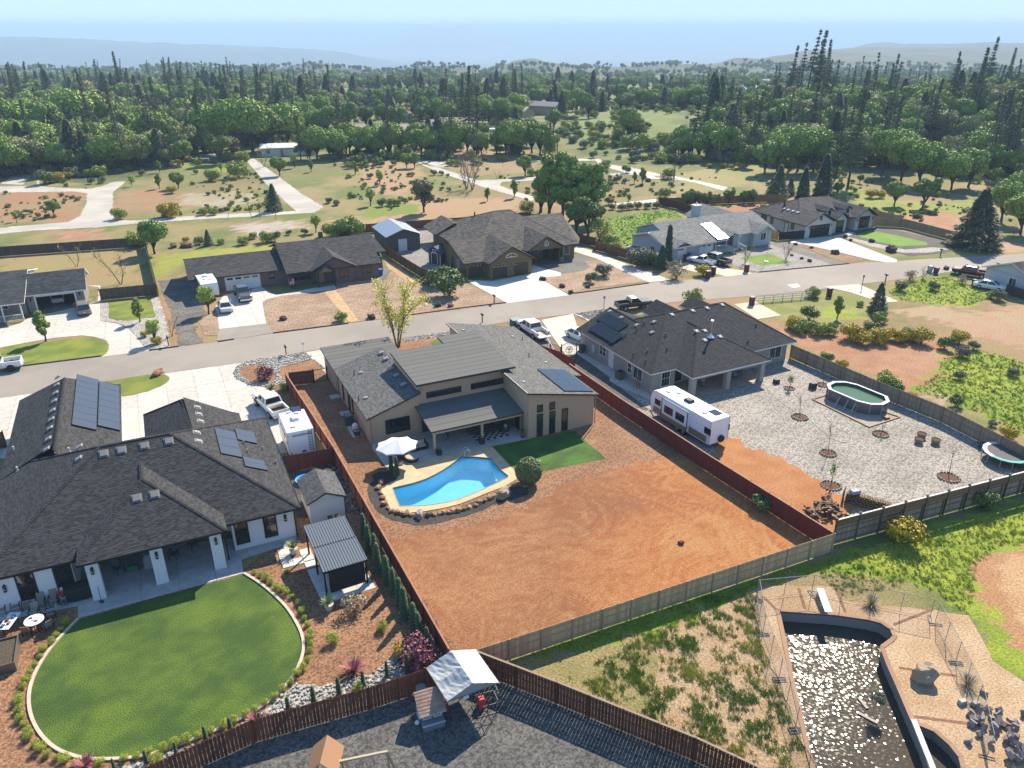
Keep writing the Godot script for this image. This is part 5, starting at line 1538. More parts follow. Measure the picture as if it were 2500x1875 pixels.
func fences()->void:
	var RED:=Color(.20,.055,.028)
	var BRN:=Color(.17,.052,.022)
	var NEWW:=Color(.60,.43,.23)
	var OLDW:=Color(.34,.27,.19)
	var DRK:=Color(.10,.075,.06)
	# the two fences at the bottom of the frame, boards apart
	fence("picket_fence","brown fence with see through gaps behind the river rock bed",[-21.55,-28.21,-19.52,-29.62,-15.02,-32.61,-8.65,-35.05,-5.38,-36.52,-4.07,-37.58],1.8,BRN,{"single":true,"bw":.21,"gap":.022,"side":1.0,"cap_board":false,"jit":.3})
	fence("picket_fence","brown fence with capped top between black gravel and weedy lot",[-2.22,-38,2.73,-35.46,10.33,-31.37,14.15,-28.91],1.8,BRN,{"single":true,"bw":.21,"gap":.022,"side":-1.0,"cap_board":true,"cap_color":Color(.28,.2,.14),"jit":.3})
	fence("board_fence","new pale wood fence along the bare orange dirt",[-2.31,-38.13,25.36,-50.74],1.8,NEWW,{"single":true,"bw":.19,"gap":.006,"side":-1.0,"caps":false,"post":Color(.45,.36,.24),"jit":.16})
	fence("board_fence","red brown fence between the white house and the tan house",[-25.96,-81.68,-16.89,-64.54,-4.01,-38.2],1.8,RED*1.15,{"side":-1.0,"cap_board":true,"cap_color":Color(.36,.15,.08)})
	fence("board_fence","red fence between the tan house yard and the travel trailer",[6.79,-84.79,11.83,-74.98,18.69,-62.47,25.39,-50.81],1.75,Color(.16,.024,.014),{"side":1.0,"cap_board":true,"cap_color":Color(.30,.16,.12),"post":Color(.13,.02,.012)})
	fence("board_fence","short red fence piece beside the iron tree gate",[3.4,-90.94,5.73,-88.7,7.47,-86.09],1.75,Color(.16,.024,.014),{"side":1.0})
	fence("board_fence","tall two tier fence below the gravel yard with white cap",[25.81,-51.66,45.14,-59.18,54.47,-62.61],1.75,OLDW,{"side":-1.0,"span":2.2,"post":Color(.16,.12,.09)})
	# the upper tier: slats between black capped posts
	var a:=pv([25.81,-51.66,54.47,-62.61])
	var up:=thing("slat_screen","row of brown slat panels with black post caps above the grey fence","fence",Vector3(a[0].x,0,a[0].y))
	var dd:=Vector3(a[1].x-a[0].x,0,a[1].y-a[0].y)
	var n:=int(dd.length()/2.2)
	for k in n+1:
		var p:=dd*(float(k)/n)
		var mb:=MB.new();mb.col=Color(.09,.05,.03)
		mb.bar(p+Vector3.UP*.02,p+Vector3.UP*2.5,.1)
		part(up,"post",mb,M.wood)
		var cm:=MB.new();cm.col=Color(.015,.015,.015)
		cm.box(p+Vector3.UP*2.55,Vector3(.17,.12,.17));part(up,"cap",cm,M.plain)
		if k==n:continue
		var e:=dd*(float(k+1)/n)
		for j in 5:
			var sm_:=MB.new();sm_.col=Color(.20,.12,.06)*rng.randf_range(.8,1.2)
			var y:=1.78+j*.125
			sm_.bar(p+Vector3.UP*y,e+Vector3.UP*y,.022,.115)
			part(up,"slat",sm_,M.wood)
		var wm:=MB.new();wm.col=Color(.62,.6,.58)
		wm.bar(p+Vector3.UP*2.43,e+Vector3.UP*2.43,.12,.04);part(up,"cap_rail",wm,M.paint)
	fence("board_fence","long weathered grey fence behind the above ground pool",[35.12,-90.77,41.29,-79.53,45.33,-73.13,48.61,-64.68,50.23,-60.33],1.8,Color(.36,.28,.19),{"side":-1.0})
	fence("board_fence","old dark grey fence at the back of the bare garden",[-99.3,-136.7,-72.2,-145,-69.8,-145.6],1.8,DRK,{"side":1.0})
	fence("board_fence","dark fence running down beside the yellow green lawn",[-69.5,-145,-54.9,-115.5],1.8,DRK,{"side":1.0})
	fence("board_fence","short grey fence behind the small square lawn",[-62.8,-113.5,-55.4,-116.2],1.8,DRK*1.2,{"side":1.0})
	fence("board_fence","brown fence between the ranch house and olive house yards",[-23.8,-141.3,-20.7,-135.2,-15.1,-125.4,-13.8,-124],1.7,Color(.17,.10,.05),{"side":-1.0})
	fence("board_fence","orange red fence piece behind the dark shrubs",[-13.4,-124,-9.1,-125.3],1.7,Color(.24,.07,.025),{"side":1.0})
	fence("board_fence","long rust red fence behind the metal garage",[-34.2,-153,-30,-156.3,-15.4,-161.1,-5.6,-164.2,3.9,-167.6],1.8,Color(.21,.065,.03),{"side":1.0})
	fence("board_fence","rust brown fence along the long white drive",[12.4,-149.2,16.1,-145.6,15.6,-143.1,20.1,-137.8,23.7,-133.3],1.7,Color(.22,.09,.04),{"side":1.0})
	fence("board_fence","dark red fence at the back of the bright green lot",[34.4,-183.9,38,-179.3,41.5,-169.5],1.8,Color(.11,.035,.02),{"side":1.0})
	fence("board_fence","tan wood fence behind the row of young round trees",[35.2,-183.1,45.4,-184.2,59.2,-187,65.1,-187],1.8,Color(.30,.16,.075),{"side":1.0})
	fence("board_fence","new pale fence round the farmhouse front garden",[75.1,-162.5,81.6,-161.1,86.9,-148.6],1.8,Color(.40,.29,.15),{"side":1.0})
	fence("board_fence","second new pale fence behind the farmhouse",[78.3,-171.5,82.2,-163.9],1.8,Color(.36,.25,.13),{"side":1.0})
	fence("board_fence","black fence panel beside the black garage door",[52.3,-150.3,57.8,-152.1],1.6,Color(.02,.02,.02),{"side":1.0,"jit":.05})
	fence("board_fence","short new yellow wood gate panel beside the pale house",[50.8,-151.9,52,-150.3],1.6,Color(.45,.29,.11),{"side":1.0})
	fence("board_fence","dark brown fence in front of the parked blue car",[77.4,-117,78.5,-113.9,81.9,-111.7],1.5,Color(.07,.05,.045),{"side":1.0})
	fence("board_fence","dark fence at the end of the white house drive",[-51.94,-66.32,-50.22,-67.74],1.8,BRN*.8,{"side":1.0})
	fence("board_fence","dark red double gate behind the white trailer",[-21.01,-62.93,-17.88,-64.11,-16.81,-64.46],1.8,Color(.12,.028,.018),{"side":1.0})
	fence("board_fence","dark brown side gate in front of the tan house garage",[-25.81,-82.31,-23.24,-83.09],1.7,Color(.05,.022,.014),{"side":1.0})
	iron_gate("iron_gate","small black iron gate beside the tan house garage",Vector3(-23.19,0,-83.09),Vector3(-21.78,0,-83.88),1.6)
	iron_gate("iron_gate","black arched iron gate with round tree emblem",Vector3(6.24,0,-90.82),Vector3(8.2,0,-91.45),1.6,.35,true)
	iron_gate("iron_gate","left leaf of the black iron gate by the fallen pipe",Vector3(4.87,0,-91.84),Vector3(6.14,0,-90.82),1.25,.3)
	iron_gate("iron_gate","short black iron gate beside the olive house garage",Vector3(-8.9,0,-125.7),Vector3(-7.7,0,-124.9),1.3)
	# white rail fence with brick pillars
	var wa:=Vector3(36.7,0,-112.4);var wb:=Vector3(46,0,-114.5)
	var wt:=thing("rail_fence","white three rail fence between two brick pillars","fence",wa)
	var wd:Vector3=wb-wa
	for k in 7:
		var mb:=MB.new();mb.col=Color(.7,.68,.64)
		mb.bar(wd*(k/6.0),wd*(k/6.0)+Vector3.UP*1.15,.1);part(wt,"post",mb,M.paint)
	for y in [.35,.7,1.02]:
		var mb:=MB.new();mb.col=Color(.72,.7,.66)
		mb.bar(Vector3.UP*y,wd+Vector3.UP*y,.05,.12);part(wt,"rail",mb,M.paint)
	var labels:=["brick pillar at the end of the white rail fence","brick pillar by the yellow shrub on the white fence","brick pillar beside the small pink tree","brick pillar behind the parked white pickup","front brick pillar beside the golden round shrub"]
	var bp:=[Vector3(36,0,-111.3),Vector3(49.2,0,-115.5),Vector3(40,0,-128.8),Vector3(34,0,-127.3),Vector3(32.5,0,-124.9)]
	for i in 5:
		var t:=thing("brick_pillar",labels[i],"pillar",bp[i],.4,"brick entrance pillars")
		for r in 12:
			for f in 4:
				for k in 2:
					var mb:=MB.new()
					mb.col=Color(.17,.055,.04)*rng.randf_range(.7,1.35)
					var off:=-.14+k*.29+(.02 if r % 2 else -.02)
					mb.b2(off-.135,r*.105+.006,.26,off+.135,r*.105+.099,.3)
					var br:=part(t,"brick",mb,M.rock)
					br.rotation.y=f*PI/2
		var core:=MB.new();core.col=Color(.3,.28,.26)
		core.b2(-.285,0,-.285,.285,1.25,.285);part(t,"core",core,M.rock)
		var cap:=MB.new();cap.col=Color(.35,.3,.27)
		cap.b2(-.36,1.26,-.36,.36,1.36,.36);part(t,"cap",cap,M.concrete)
	# temporary wire panels round the old pool
	var ml:=[["first wire panel at the back corner of the old pool",Vector3(17.78,0,-45.05),Vector3(22.03,0,-45.64)],["wire panel behind the diving board",Vector3(22.03,0,-45.64),Vector3(25.82,0,-44.28)],["wire panel behind the raised corner of the old pool",Vector3(25.82,0,-44.28),Vector3(29.44,0,-42.97)],["wire panel beside the raised concrete strip",Vector3(29.64,0,-42.61),Vector3(29.16,0,-38.89)],["wire panel beside the round dry weed",Vector3(29.16,0,-38.89),Vector3(28.58,0,-35.32)],["wire panel near the rubble heap",Vector3(28.58,0,-35.32),Vector3(27.16,0,-31.57)],["wire panel at the left end of the old pool",Vector3(17.87,0,-45.15),Vector3(17.27,0,-41.55)],["wire panel beside the weeds left of the pool",Vector3(17.27,0,-41.55),Vector3(17.12,0,-37.5)],["leaning wire panel halfway along the old pool",Vector3(17.12,0,-37.5),Vector3(16.86,0,-33.57)],["wire panel across the near end of the old pool",Vector3(16.86,0,-33.57),Vector3(17.36,0,-29.72)]]
	for q in ml:mesh_panel(q[1],q[2],1.8,q[0])

# ---------- vehicles: local x forward, wheels on y = 0 ----------
func wheel(t:Node3D,x:float,z:float,r:float,rim:Color)->void:
	var s:=signf(z)
	var mb:=MB.new()
	mb.tube(Vector3(x,r,z-s*.13),Vector3(x,r,z+s*.13),r,r,16)
	var w:=part(t,"wheel",mb,M.rubber)
	var rm:=MB.new()
	rm.col=rim
	rm.tube(Vector3(x,r,z+s*.10),Vector3(x,r,z+s*.145),r*.62,r*.55,12)
	part(w,"rim",rm,M.metal)

func hood_ring(x:float,yb:float,ym:float,yt:float,wb:float,wm:float,wt:float)->Array:
	return [Vector3(x,yb,-wb),Vector3(x,ym,-wm),Vector3(x,yt-.06,-wt-.03),Vector3(x,yt,-wt+.08),Vector3(x,yt,wt-.08),Vector3(x,yt-.06,wt+.03),Vector3(x,ym,wm),Vector3(x,yb,wb)]

# the part above the belt: glass all round, painted roof and pillars
func cabin(t:Node3D,c:Color,x0:float,x1:float,r0:float,r1:float,y0:float,y1:float,w0:float,w1:float,mids:Array)->void:
	var g:=MB.new()
	g.skin([[Vector3(x0,y0,-w0),Vector3(x1,y0,-w0),Vector3(x1,y0,w0),Vector3(x0,y0,w0)],[Vector3(r0,y1,-w1),Vector3(r1,y1,-w1),Vector3(r1,y1,w1),Vector3(r0,y1,w1)]])
	part(t,"windows",g,M.glass)
	var mb:=MB.new()
	mb.col=c
	mb.skin([[Vector3(r0-.05,y1-.05,-w1-.03),Vector3(r1+.05,y1-.05,-w1-.03),Vector3(r1+.05,y1-.05,w1+.03),Vector3(r0-.05,y1-.05,w1+.03)],[Vector3(r0,y1+.02,-w1),Vector3(r1,y1+.02,-w1),Vector3(r1,y1+.02,w1),Vector3(r0,y1+.02,w1)],[Vector3(r0+.12,y1+.06,-w1+.15),Vector3(r1-.12,y1+.06,-w1+.15),Vector3(r1-.12,y1+.06,w1-.15),Vector3(r0+.12,y1+.06,w1-.15)]])
	part(t,"roof_panel",mb,M.car)
	var pl:=MB.new()
	pl.col=c
	for s in [-1.0,1.0]:
		pl.bar(Vector3(x0+.02,y0,s*w0),Vector3(r0,y1,s*w1),.1)
		pl.bar(Vector3(x1-.02,y0,s*w0),Vector3(r1,y1,s*w1),.07)
		for m in mids:pl.bar(Vector3(m,y0,s*(w0+.005)),Vector3(m-.03,y1,s*(w1+.005)),.09)
	part(t,"pillars",pl,M.car)

func lamps(t:Node3D,xr:float,xf:float,w:float,yr:float,yf:float,tall:=.3)->void:
	for s in [-1.0,1.0]:
		var mb:=MB.new()
		mb.col=Color(.35,.02,.02)
		mb.box(Vector3(xr,yr,s*w),Vector3(.07,tall,.16))
		part(t,"tail_light",mb,M.plain)
		var h:=MB.new()
		h.col=Color(.6,.6,.62)
		h.box(Vector3(xf,yf,s*w),Vector3(.08,.18,.3))
		part(t,"headlight",h,M.plain)

func pickup(label:String,p:Vector3,turn:float,_l:float,c:Color,o:={})->Node3D:
	var t:=thing("pickup_truck",label,"pickup",p,turn,"pickup trucks")
	var k:float=o.get("size",1.0)
	t.scale=Vector3.ONE*k
	var lift:float=o.get("lift",.0)
	var cab:float=o.get("cab",2.3)          # length of the cab
	var bed:=2.0
	var x0:=-3.0;var xb:=x0+bed;var xh:=xb+cab;var xf:=3.0
	var y:=.45+lift
	var mb:=MB.new()
	mb.col=c
	mb.skin([hood_ring(xb,y,y+.45,y+.72,.88,.98,.93),hood_ring(xh,y,y+.45,y+.72,.88,.98,.93),hood_ring(xh+.25,y,y+.42,y+.74,.88,.98,.9),hood_ring(xf-.25,y+.02,y+.4,y+.66,.86,.95,.84),hood_ring(xf,y+.1,y+.35,y+.56,.78,.86,.76)])
	part(t,"body",mb,M.car)
	var bd:=MB.new()
	bd.col=c
	for s in [-1.0,1.0]:bd.skin([[Vector3(x0,y,s*.9),Vector3(x0,y+.4,s*.98),Vector3(x0,y+.68,s*.95),Vector3(x0,y+.68,s*.82),Vector3(x0,y+.2,s*.82)],[Vector3(xb-.03,y,s*.9),Vector3(xb-.03,y+.4,s*.98),Vector3(xb-.03,y+.7,s*.95),Vector3(xb-.03,y+.7,s*.82),Vector3(xb-.03,y+.2,s*.82)]])
	if o.get("gate",true):bd.b2(x0-.06,y+.08,-.93,x0,y+.66,.93)
	else:bd.b2(x0-.62,y+.12,-.9,x0,y+.2,.9)
	bd.b2(xb-.12,y+.05,-.9,xb-.05,y+.68,.9)
	part(t,"bed",bd,M.car)
	var fl:=MB.new()
	fl.col=o.get("floor",Color(.05,.05,.05))
	fl.b2(x0,y+.12,-.82,xb-.12,y+.2,.82)
	part(t,"bed_floor",fl,M.matte)
	if o.get("toolbox",false):
		var tb:=MB.new();tb.col=Color(.55,.56,.58)
		tb.b2(xb-.7,y+.45,-.86,xb-.14,y+.75,.86);part(t,"toolbox",tb,M.metal)
	cabin(t,o.get("top",c),xb+.02,xh+.3,xb+.16,xh-.42,y+.72,y+1.34,.9,.76,[xb+cab*.48] if cab>1.8 else [])
	for x in [-1.9,1.98]:
		for s in [-.88,.88]:wheel(t,x,s,.4+lift*.35,o.get("rim",Color(.4,.4,.42)))
	lamps(t,x0-.02,xf-.06,.84,y+.45,y+.42)
	var gr:=MB.new()
	gr.col=Color(.12,.12,.13)
	gr.b2(xf-.02,y+.12,-.6,xf+.04,y+.5,.6)
	part(t,"grille",gr,M.metal)
	var bp:=MB.new()
	bp.col=o.get("bumper",Color(.5,.5,.52))
	bp.b2(x0-.2,y-.08,-.9,x0-.04,y+.14,.9)
	part(t,"rear_bumper",bp,M.metal)
	bp=MB.new();bp.col=o.get("bumper",Color(.5,.5,.52))
	bp.b2(xf-.03,y-.1,-.88,xf+.12,y+.12,.88)
	part(t,"front_bumper",bp,M.metal)
	var ch:=MB.new();ch.b2(x0+.2,y-.16,-.6,xf-.4,y+.1,.6)
	part(t,"chassis",ch,M.dark)
	for s in [-1.0,1.0]:
		var mr:=MB.new();mr.col=o.get("mirror",Color(.03,.03,.03))
		mr.box(Vector3(xh-.02,y+.85,s*1.12),Vector3(.12,.26,.2));part(t,"mirror",mr,M.plain)
		var hd:=MB.new();hd.col=Color(.05,.05,.05)
		hd.box(Vector3(xb+cab*.35,y+.55,s*.985),Vector3(.18,.04,.03));part(t,"door_handle",hd,M.plain)
	return t

func car(label:String,called:String,p:Vector3,turn:float,_l:float,c:Color,suv:=false)->Node3D:
	var t:=thing(called,label,"car",p,turn,"parked cars")
	var mb:=MB.new()
	mb.col=c
	var y:=.3
	var hb:=.62 if not suv else .72
	mb.skin([hood_ring(-2.3,y+.15,y+.4,y+hb-.06,.7,.78,.7),hood_ring(-2.15,y,y+.4,y+hb,.8,.88,.8),hood_ring(-1.2,y-.04,y+.36,y+hb+.03,.84,.91,.85),hood_ring(.9,y-.04,y+.36,y+hb,.84,.91,.84),hood_ring(1.85,y,y+.34,y+hb-.14,.8,.87,.76),hood_ring(2.25,y+.1,y+.3,y+hb-.26,.66,.76,.64)])
	part(t,"body",mb,M.car)
	if suv:cabin(t,c,-2.1,1.25,-1.85,.45,y+hb,y+1.38,.84,.68,[-.95,-.1])
	else:cabin(t,c,-1.75,1.25,-1.0,.35,y+hb,y+1.1,.84,.64,[-.3])
	for x in [-1.35,1.35]:
		for s in [-.8,.8]:wheel(t,x,s,.33 if not suv else .37,Color(.42,.42,.44))
	lamps(t,-2.2,2.02,.66,y+.45,y+.32,.18)
	var pl:=MB.new();pl.col=Color(.6,.6,.6)
	pl.box(Vector3(-2.33,y+.36,0),Vector3(.03,.13,.32));part(t,"number_plate",pl,M.plain)
	for s in [-1.0,1.0]:
		var mr:=MB.new();mr.col=c
		mr.box(Vector3(.95,y+hb+.12,s*.98),Vector3(.12,.12,.18));part(t,"mirror",mr,M.car)
	return t

func rv_window(t:Node3D,x:float,y:float,z:float,w:float,h:float)->void:
	var s:=signf(z)
	var mb:=MB.new()
	mb.box(Vector3(x,y,z+s*.012),Vector3(w,h,.03))
	var o:=part(t,"window",mb,M.dark)
	var g:=MB.new()
	g.box(Vector3(x,y,z+s*.03),Vector3(w-.12,h-.12,.012))
	part(o,"pane",g,M.glass)

func trailer(label:String,p:Vector3,turn:float,l:float,o:={})->Node3D:
	var t:=thing("travel_trailer",label,"trailer",p,turn,"travel trailers")
	var W:=Color(.74,.74,.75)
	var w:=1.24;var y0:=.6;var y1:float=o.get("top",3.1)
	var h:=l/2
	var mb:=MB.new()
	mb.col=W
	var prof:=[Vector2(-h,y0),Vector2(-h,y1-.05),Vector2(-h+.06,y1),Vector2(h-.9,y1),Vector2(h-.3,y1-.25),Vector2(h,y1-1.1),Vector2(h-.1,y0+.7),Vector2(h-.5,y0)]
	var A:=[];var B:=[]
	for q in prof:
		A.append(Vector3(q.x,q.y,-w));B.append(Vector3(q.x,q.y,w))
	mb.skin([A,B])
	part(t,"body",mb,M.rv)
	var tr:=MB.new()
	tr.col=Color(.25,.25,.26)
	for s in [-1.0,1.0]:
		for i in prof.size():
			var a:Vector2=prof[i];var b:Vector2=prof[(i+1) % prof.size()]
			tr.bar(Vector3(a.x,a.y,s*w),Vector3(b.x,b.y,s*w),.04)
	part(t,"edge_trim",tr,M.plain)
	if o.has("band"):
		for s in [-1.0,1.0]:
			var bm:=MB.new();bm.col=o.band
			bm.box(Vector3(-.1,y0+.42,s*(w+.004)),Vector3(l-1.0,.62,.016));part(t,"side_band",bm,M.rv)
			var b2m:=MB.new();b2m.col=Color(.05,.04,.035)
			b2m.box(Vector3(-.1,y0+.76,s*(w+.006)),Vector3(l-1.0,.05,.018));part(t,"stripe",b2m,M.rv)
	for q in o.get("wins",[[-h*.55,2.0,1.1,.7],[h*.3,2.0,1.3,.75],[-h*.1,2.0,.8,.6]]):
		for s in [-1.0,1.0]:rv_window(t,q[0],q[1],s*w,q[2],q[3])
	if o.has("slide"):
		var sl:=MB.new();sl.col=W
		var q:Array=o.slide
		sl.b2(q[0],y0+.15,q[2]*w,q[1],y1-.2,q[2]*(w+.32))
		var so:=part(t,"slide_out",sl,M.rv)
		var st:=MB.new();st.col=Color(.03,.03,.03)
		for x in [q[0],q[1]]:st.bar(Vector3(x,y0+.15,q[2]*(w+.33)),Vector3(x,y1-.2,q[2]*(w+.33)),.06)
		st.bar(Vector3(q[0],y1-.2,q[2]*(w+.33)),Vector3(q[1],y1-.2,q[2]*(w+.33)),.06)
		part(so,"seal",st,M.rubber)
		if o.has("band"):
			var bm:=MB.new();bm.col=o.band
			bm.box(Vector3((q[0]+q[1])/2,y0+.42,q[2]*(w+.325)),Vector3(absf(q[1]-q[0]),.55,.02));part(so,"slide_band",bm,M.rv)
		for x in [.28,.72]:rv_window(t,lerpf(q[0],q[1],x),2.0,q[2]*(w+.33),1.3,.8)
	# roof fittings
	var ac:=MB.new();ac.col=o.get("ac",Color(.6,.6,.6))
	ac.skin([[Vector3(-.5,y1,-.35),Vector3(.5,y1,-.35),Vector3(.5,y1,.35),Vector3(-.5,y1,.35)],[Vector3(-.42,y1+.3,-.3),Vector3(.4,y1+.26,-.3),Vector3(.4,y1+.26,.3),Vector3(-.42,y1+.3,.3)]])
	part(t,"roof_cooler",ac,M.plain)
	var pn:=MB.new();pn.col=Color(.03,.035,.07)
	var ps:float=o.get("panel_x",-h+1.2)
	pn.b2(ps-.5,y1+.03,.05,ps+.6,y1+.06,.95);part(t,"solar_panel",pn,M.solar)
	for q in [[h*.45,.4],[-h*.62,-.5],[h*.62,-.3]]:
		var v:=MB.new();v.col=Color(.35,.35,.36)
		v.b2(q[0]-.2,y1,q[1]-.2,q[0]+.2,y1+.1,q[1]+.2);part(t,"roof_vent",v,M.plain)
	for x in [-.5,.45]:
		for s in [-1.1,1.1]:wheel(t,x-.3,s,.36,Color(.5,.5,.5))
	var fr:=MB.new()
	fr.b2(-h+.1,.42,-.9,h-.3,.6,.9)
	fr.bar(Vector3(h-.4,.5,-.7),Vector3(h+1.1,.5,0),.1);fr.bar(Vector3(h-.4,.5,.7),Vector3(h+1.1,.5,0),.1)
	fr.bar(Vector3(h+.9,.0,0),Vector3(h+.9,.7,0),.07)
	part(t,"chassis",fr,M.dark)
	if o.get("ladder",false):
		var ld:=MB.new();ld.col=Color(.06,.06,.07)
		for z in [.72,1.02]:ld.bar(Vector3(-h-.08,y0+.3,z),Vector3(-h-.08,y1+.25,z),.035)
		for k in 8:ld.bar(Vector3(-h-.08,y0+.4+k*.28,.72),Vector3(-h-.08,y0+.4+k*.28,1.02),.03)
		part(t,"ladder",ld,M.metal)
	if o.has("word"):
		var tm:=TextMesh.new()
		tm.text=o.word
		var sf:=SystemFont.new();sf.font_names=PackedStringArray(["Droid Sans"]);sf.font_weight=700;sf.font_italic=true
		tm.font=sf
		tm.font_size=64
		tm.pixel_size=.0046
		tm.depth=.01
		var m:=mat(lin(.02,.03,.06),.5,null,1.0,false)
		var tx:=mpart(t,"lettering",tm,m)
		tx.position=Vector3(-h-.012,y1-.45,o.get("word_z",.1))
		tx.rotation.y=-PI/2
		for s in [-1.0,1.0]:
			var tl:=MB.new();tl.col=Color(.35,.03,.03)
			tl.box(Vector3(-h-.01,y0+.35,s*1.05),Vector3(.03,.25,.1));part(t,"tail_light",tl,M.plain)
		var pl:=MB.new();pl.col=Color(.05,.05,.06)
		pl.box(Vector3(-h-.015,y0+.35,.15),Vector3(.03,.2,.36));part(t,"number_plate",pl,M.plain)
	if o.get("spare",false):
		var sp:=MB.new()
		sp.tube(Vector3(-h-.02,1.0,.25),Vector3(-h-.25,1.0,.25),.36,.36,14);part(t,"spare_wheel",sp,M.rubber)
	return t

func vehicles()->void:
	var WH:=Color(.74,.74,.74)
	pickup("white pickup with aluminium toolbox hitched to the white trailer",Vector3(-26.25,0,-75.98),2.220,3.92,WH,{"toolbox":true,"floor":Color(.25,.15,.08),"lift":.12,"cab":2.1})
	pickup("white pickup with lowered tailgate behind the tan house",Vector3(2.75,0,-99.28),2.063,4.32,WH,{"gate":false,"floor":Color(.42,.33,.22),"lift":.1})
	car("white hatchback parked in front of the grey house","parked_car",Vector3(9.05,0,-97.27),-.927,2.12,Color(.72,.74,.75))
	pickup("old dark green pickup with white roof at the kerb",Vector3(18.04,0,-109.73),.340,3.05,Color(.012,.03,.035),{"top":Color(.74,.74,.72),"lift":.22,"cab":1.6,"size":.92,"floor":Color(.2,.1,.07)})
	pickup("white pickup driving off the edge of the picture",Vector3(-62.8,0,-86.5),-2.727,2.92,WH,{"lift":.15,"rim":Color(.03,.03,.03)})
	car("bronze suv parked outside the open garage","parked_suv",Vector3(-62.77,0,-108.1),2.123,3.88,Color(.16,.13,.10),true)
	car("pale suv standing inside the open garage","parked_suv",Vector3(-69.33,0,-113.34),2.110,2.86,Color(.5,.49,.45),true)
	pickup("dark grey pickup with chrome grille facing the street",Vector3(-41.52,0,-114.85),-1.094,3.85,Color(.06,.065,.07),{"lift":.1,"bumper":Color(.65,.65,.67)})
	car("silver sedan on the white drive behind the trailer","parked_car",Vector3(-42.38,0,-109.23),1.989,2.94,Color(.5,.5,.52))
	pickup("small white pickup in front of the pale house",Vector3(33.37,0,-133.84),2.418,2.17,WH,{"size":.85,"cab":1.5})
	pickup("dark brown pickup beside the small white pickup",Vector3(35.98,0,-134.46),2.213,2.27,Color(.05,.04,.035),{"floor":Color(.4,.38,.35)})
	pickup("maroon pickup parked at the kerb by the bins",Vector3(76.98,0,-126.48),2.468,3.80,Color(.06,.006,.012),{"size":.95})
	car("white car in front of the maroon pickup","parked_car",Vector3(76.2,0,-119.32),-.684,2.56,Color(.72,.73,.74))
	car("bright blue car beside the dark fence","parked_car",Vector3(79.62,0,-120.16),-.686,2.33,Color(.01,.04,.35))
	car("dusty white car behind the rust brown fence","parked_car",Vector3(23.27,0,-141.84),2.531,2.54,Color(.55,.52,.47))
	trailer("white and tan travel trailer behind the red fence",Vector3(18.12,0,-71.63),2.099,9.06,{"band":Color(.26,.19,.10),"slide":[-1.6,2.3,-1.0],"ac":Color(.03,.03,.03),"spare":true,"wins":[[-4.2,2.0,.9,.7],[3.3,2.0,.9,.65]],"top":3.2})
	trailer("white travel trailer with black lettering beside the red fence",Vector3(-21.22,0,-67.7),2.006,5.34,{"ladder":true,"word":"WINNEBAGO","top":3.2,"panel_x":2.0})
	trailer("white travel trailer parked against the mauve ranch house",Vector3(-47.52,0,-116.46),-1.062,7.05,{"top":2.9})

# ---------- pools ----------
func basin(called:String,p:PackedVector2Array,y0:float,y1:float,c:Color,c2:Color,lip:=.0)->void:
	if Geometry2D.is_polygon_clockwise(p):p=p.duplicate();p.reverse()
	var mb:=MB.new()
	for i in p.size():
		var a:=p[i];var b:=p[(i+1) % p.size()]
		mb.col=c
		mb.quad(Vector3(a.x,y0,a.y),Vector3(a.x,y1-lip,a.y),Vector3(b.x,y1-lip,b.y),Vector3(b.x,y0,b.y))
		if lip>0:
			mb.col=c2
			mb.quad(Vector3(a.x,y1-lip,a.y),Vector3(a.x,y1,a.y),Vector3(b.x,y1,b.y),Vector3(b.x,y1-lip,b.y))
	mb.col=c
	var t:=Geometry2D.triangulate_polygon(p)
	for i in range(0,t.size(),3):
		var a:=p[t[i]];var b:=p[t[i+1]];var d:=p[t[i+2]]
		if (b-a).cross(d-a)<0:var e:=b;b=d;d=e
		mb.tri(Vector3(a.x,y0,a.y),Vector3(b.x,y0,b.y),Vector3(d.x,y0,d.y))
	struct(called,mb,M.paint)

func surface(called:String,p:PackedVector2Array,y:float,m:Material)->void:
	var mb:=MB.new()
	mb.col=Color(1,1,1)
	var t:=Geometry2D.triangulate_polygon(p)
	for i in range(0,t.size(),3):
		var a:=p[t[i]];var b:=p[t[i+1]];var d:=p[t[i+2]]
		if (b-a).cross(d-a)<0:var e:=b;b=d;d=e
		mb.tri(Vector3(a.x,y,a.y),Vector3(b.x,y,b.y),Vector3(d.x,y,d.y))
	struct(called,mb,m)

# water with small facets that tilt with the breeze
func rippled(called:String,p:PackedVector2Array,y:float)->void:
	var mb:=MB.new()
	var c:=.11
	var r:=Rect2(p[0],Vector2.ZERO)
	for t in p:r=r.expand(t)
	var at:=func(i:int,j:int)->Vector3:
		var q:=r.position+Vector2(i,j)*c
		return Vector3(q.x,y+.013*nz.get_noise_2d(q.x*3.1,q.y*3.1)+.008*nz.get_noise_2d(q.x*7.0,q.y*7.0+40),q.y)
	for i in int(r.size.x/c)+1:
		for j in int(r.size.y/c)+1:
			if Geometry2D.is_point_in_polygon(r.position+Vector2(i+.5,j+.5)*c,p):mb.quad(at.call(i,j),at.call(i+1,j),at.call(i+1,j+1),at.call(i,j+1))
	struct(called,mb,M.murk)

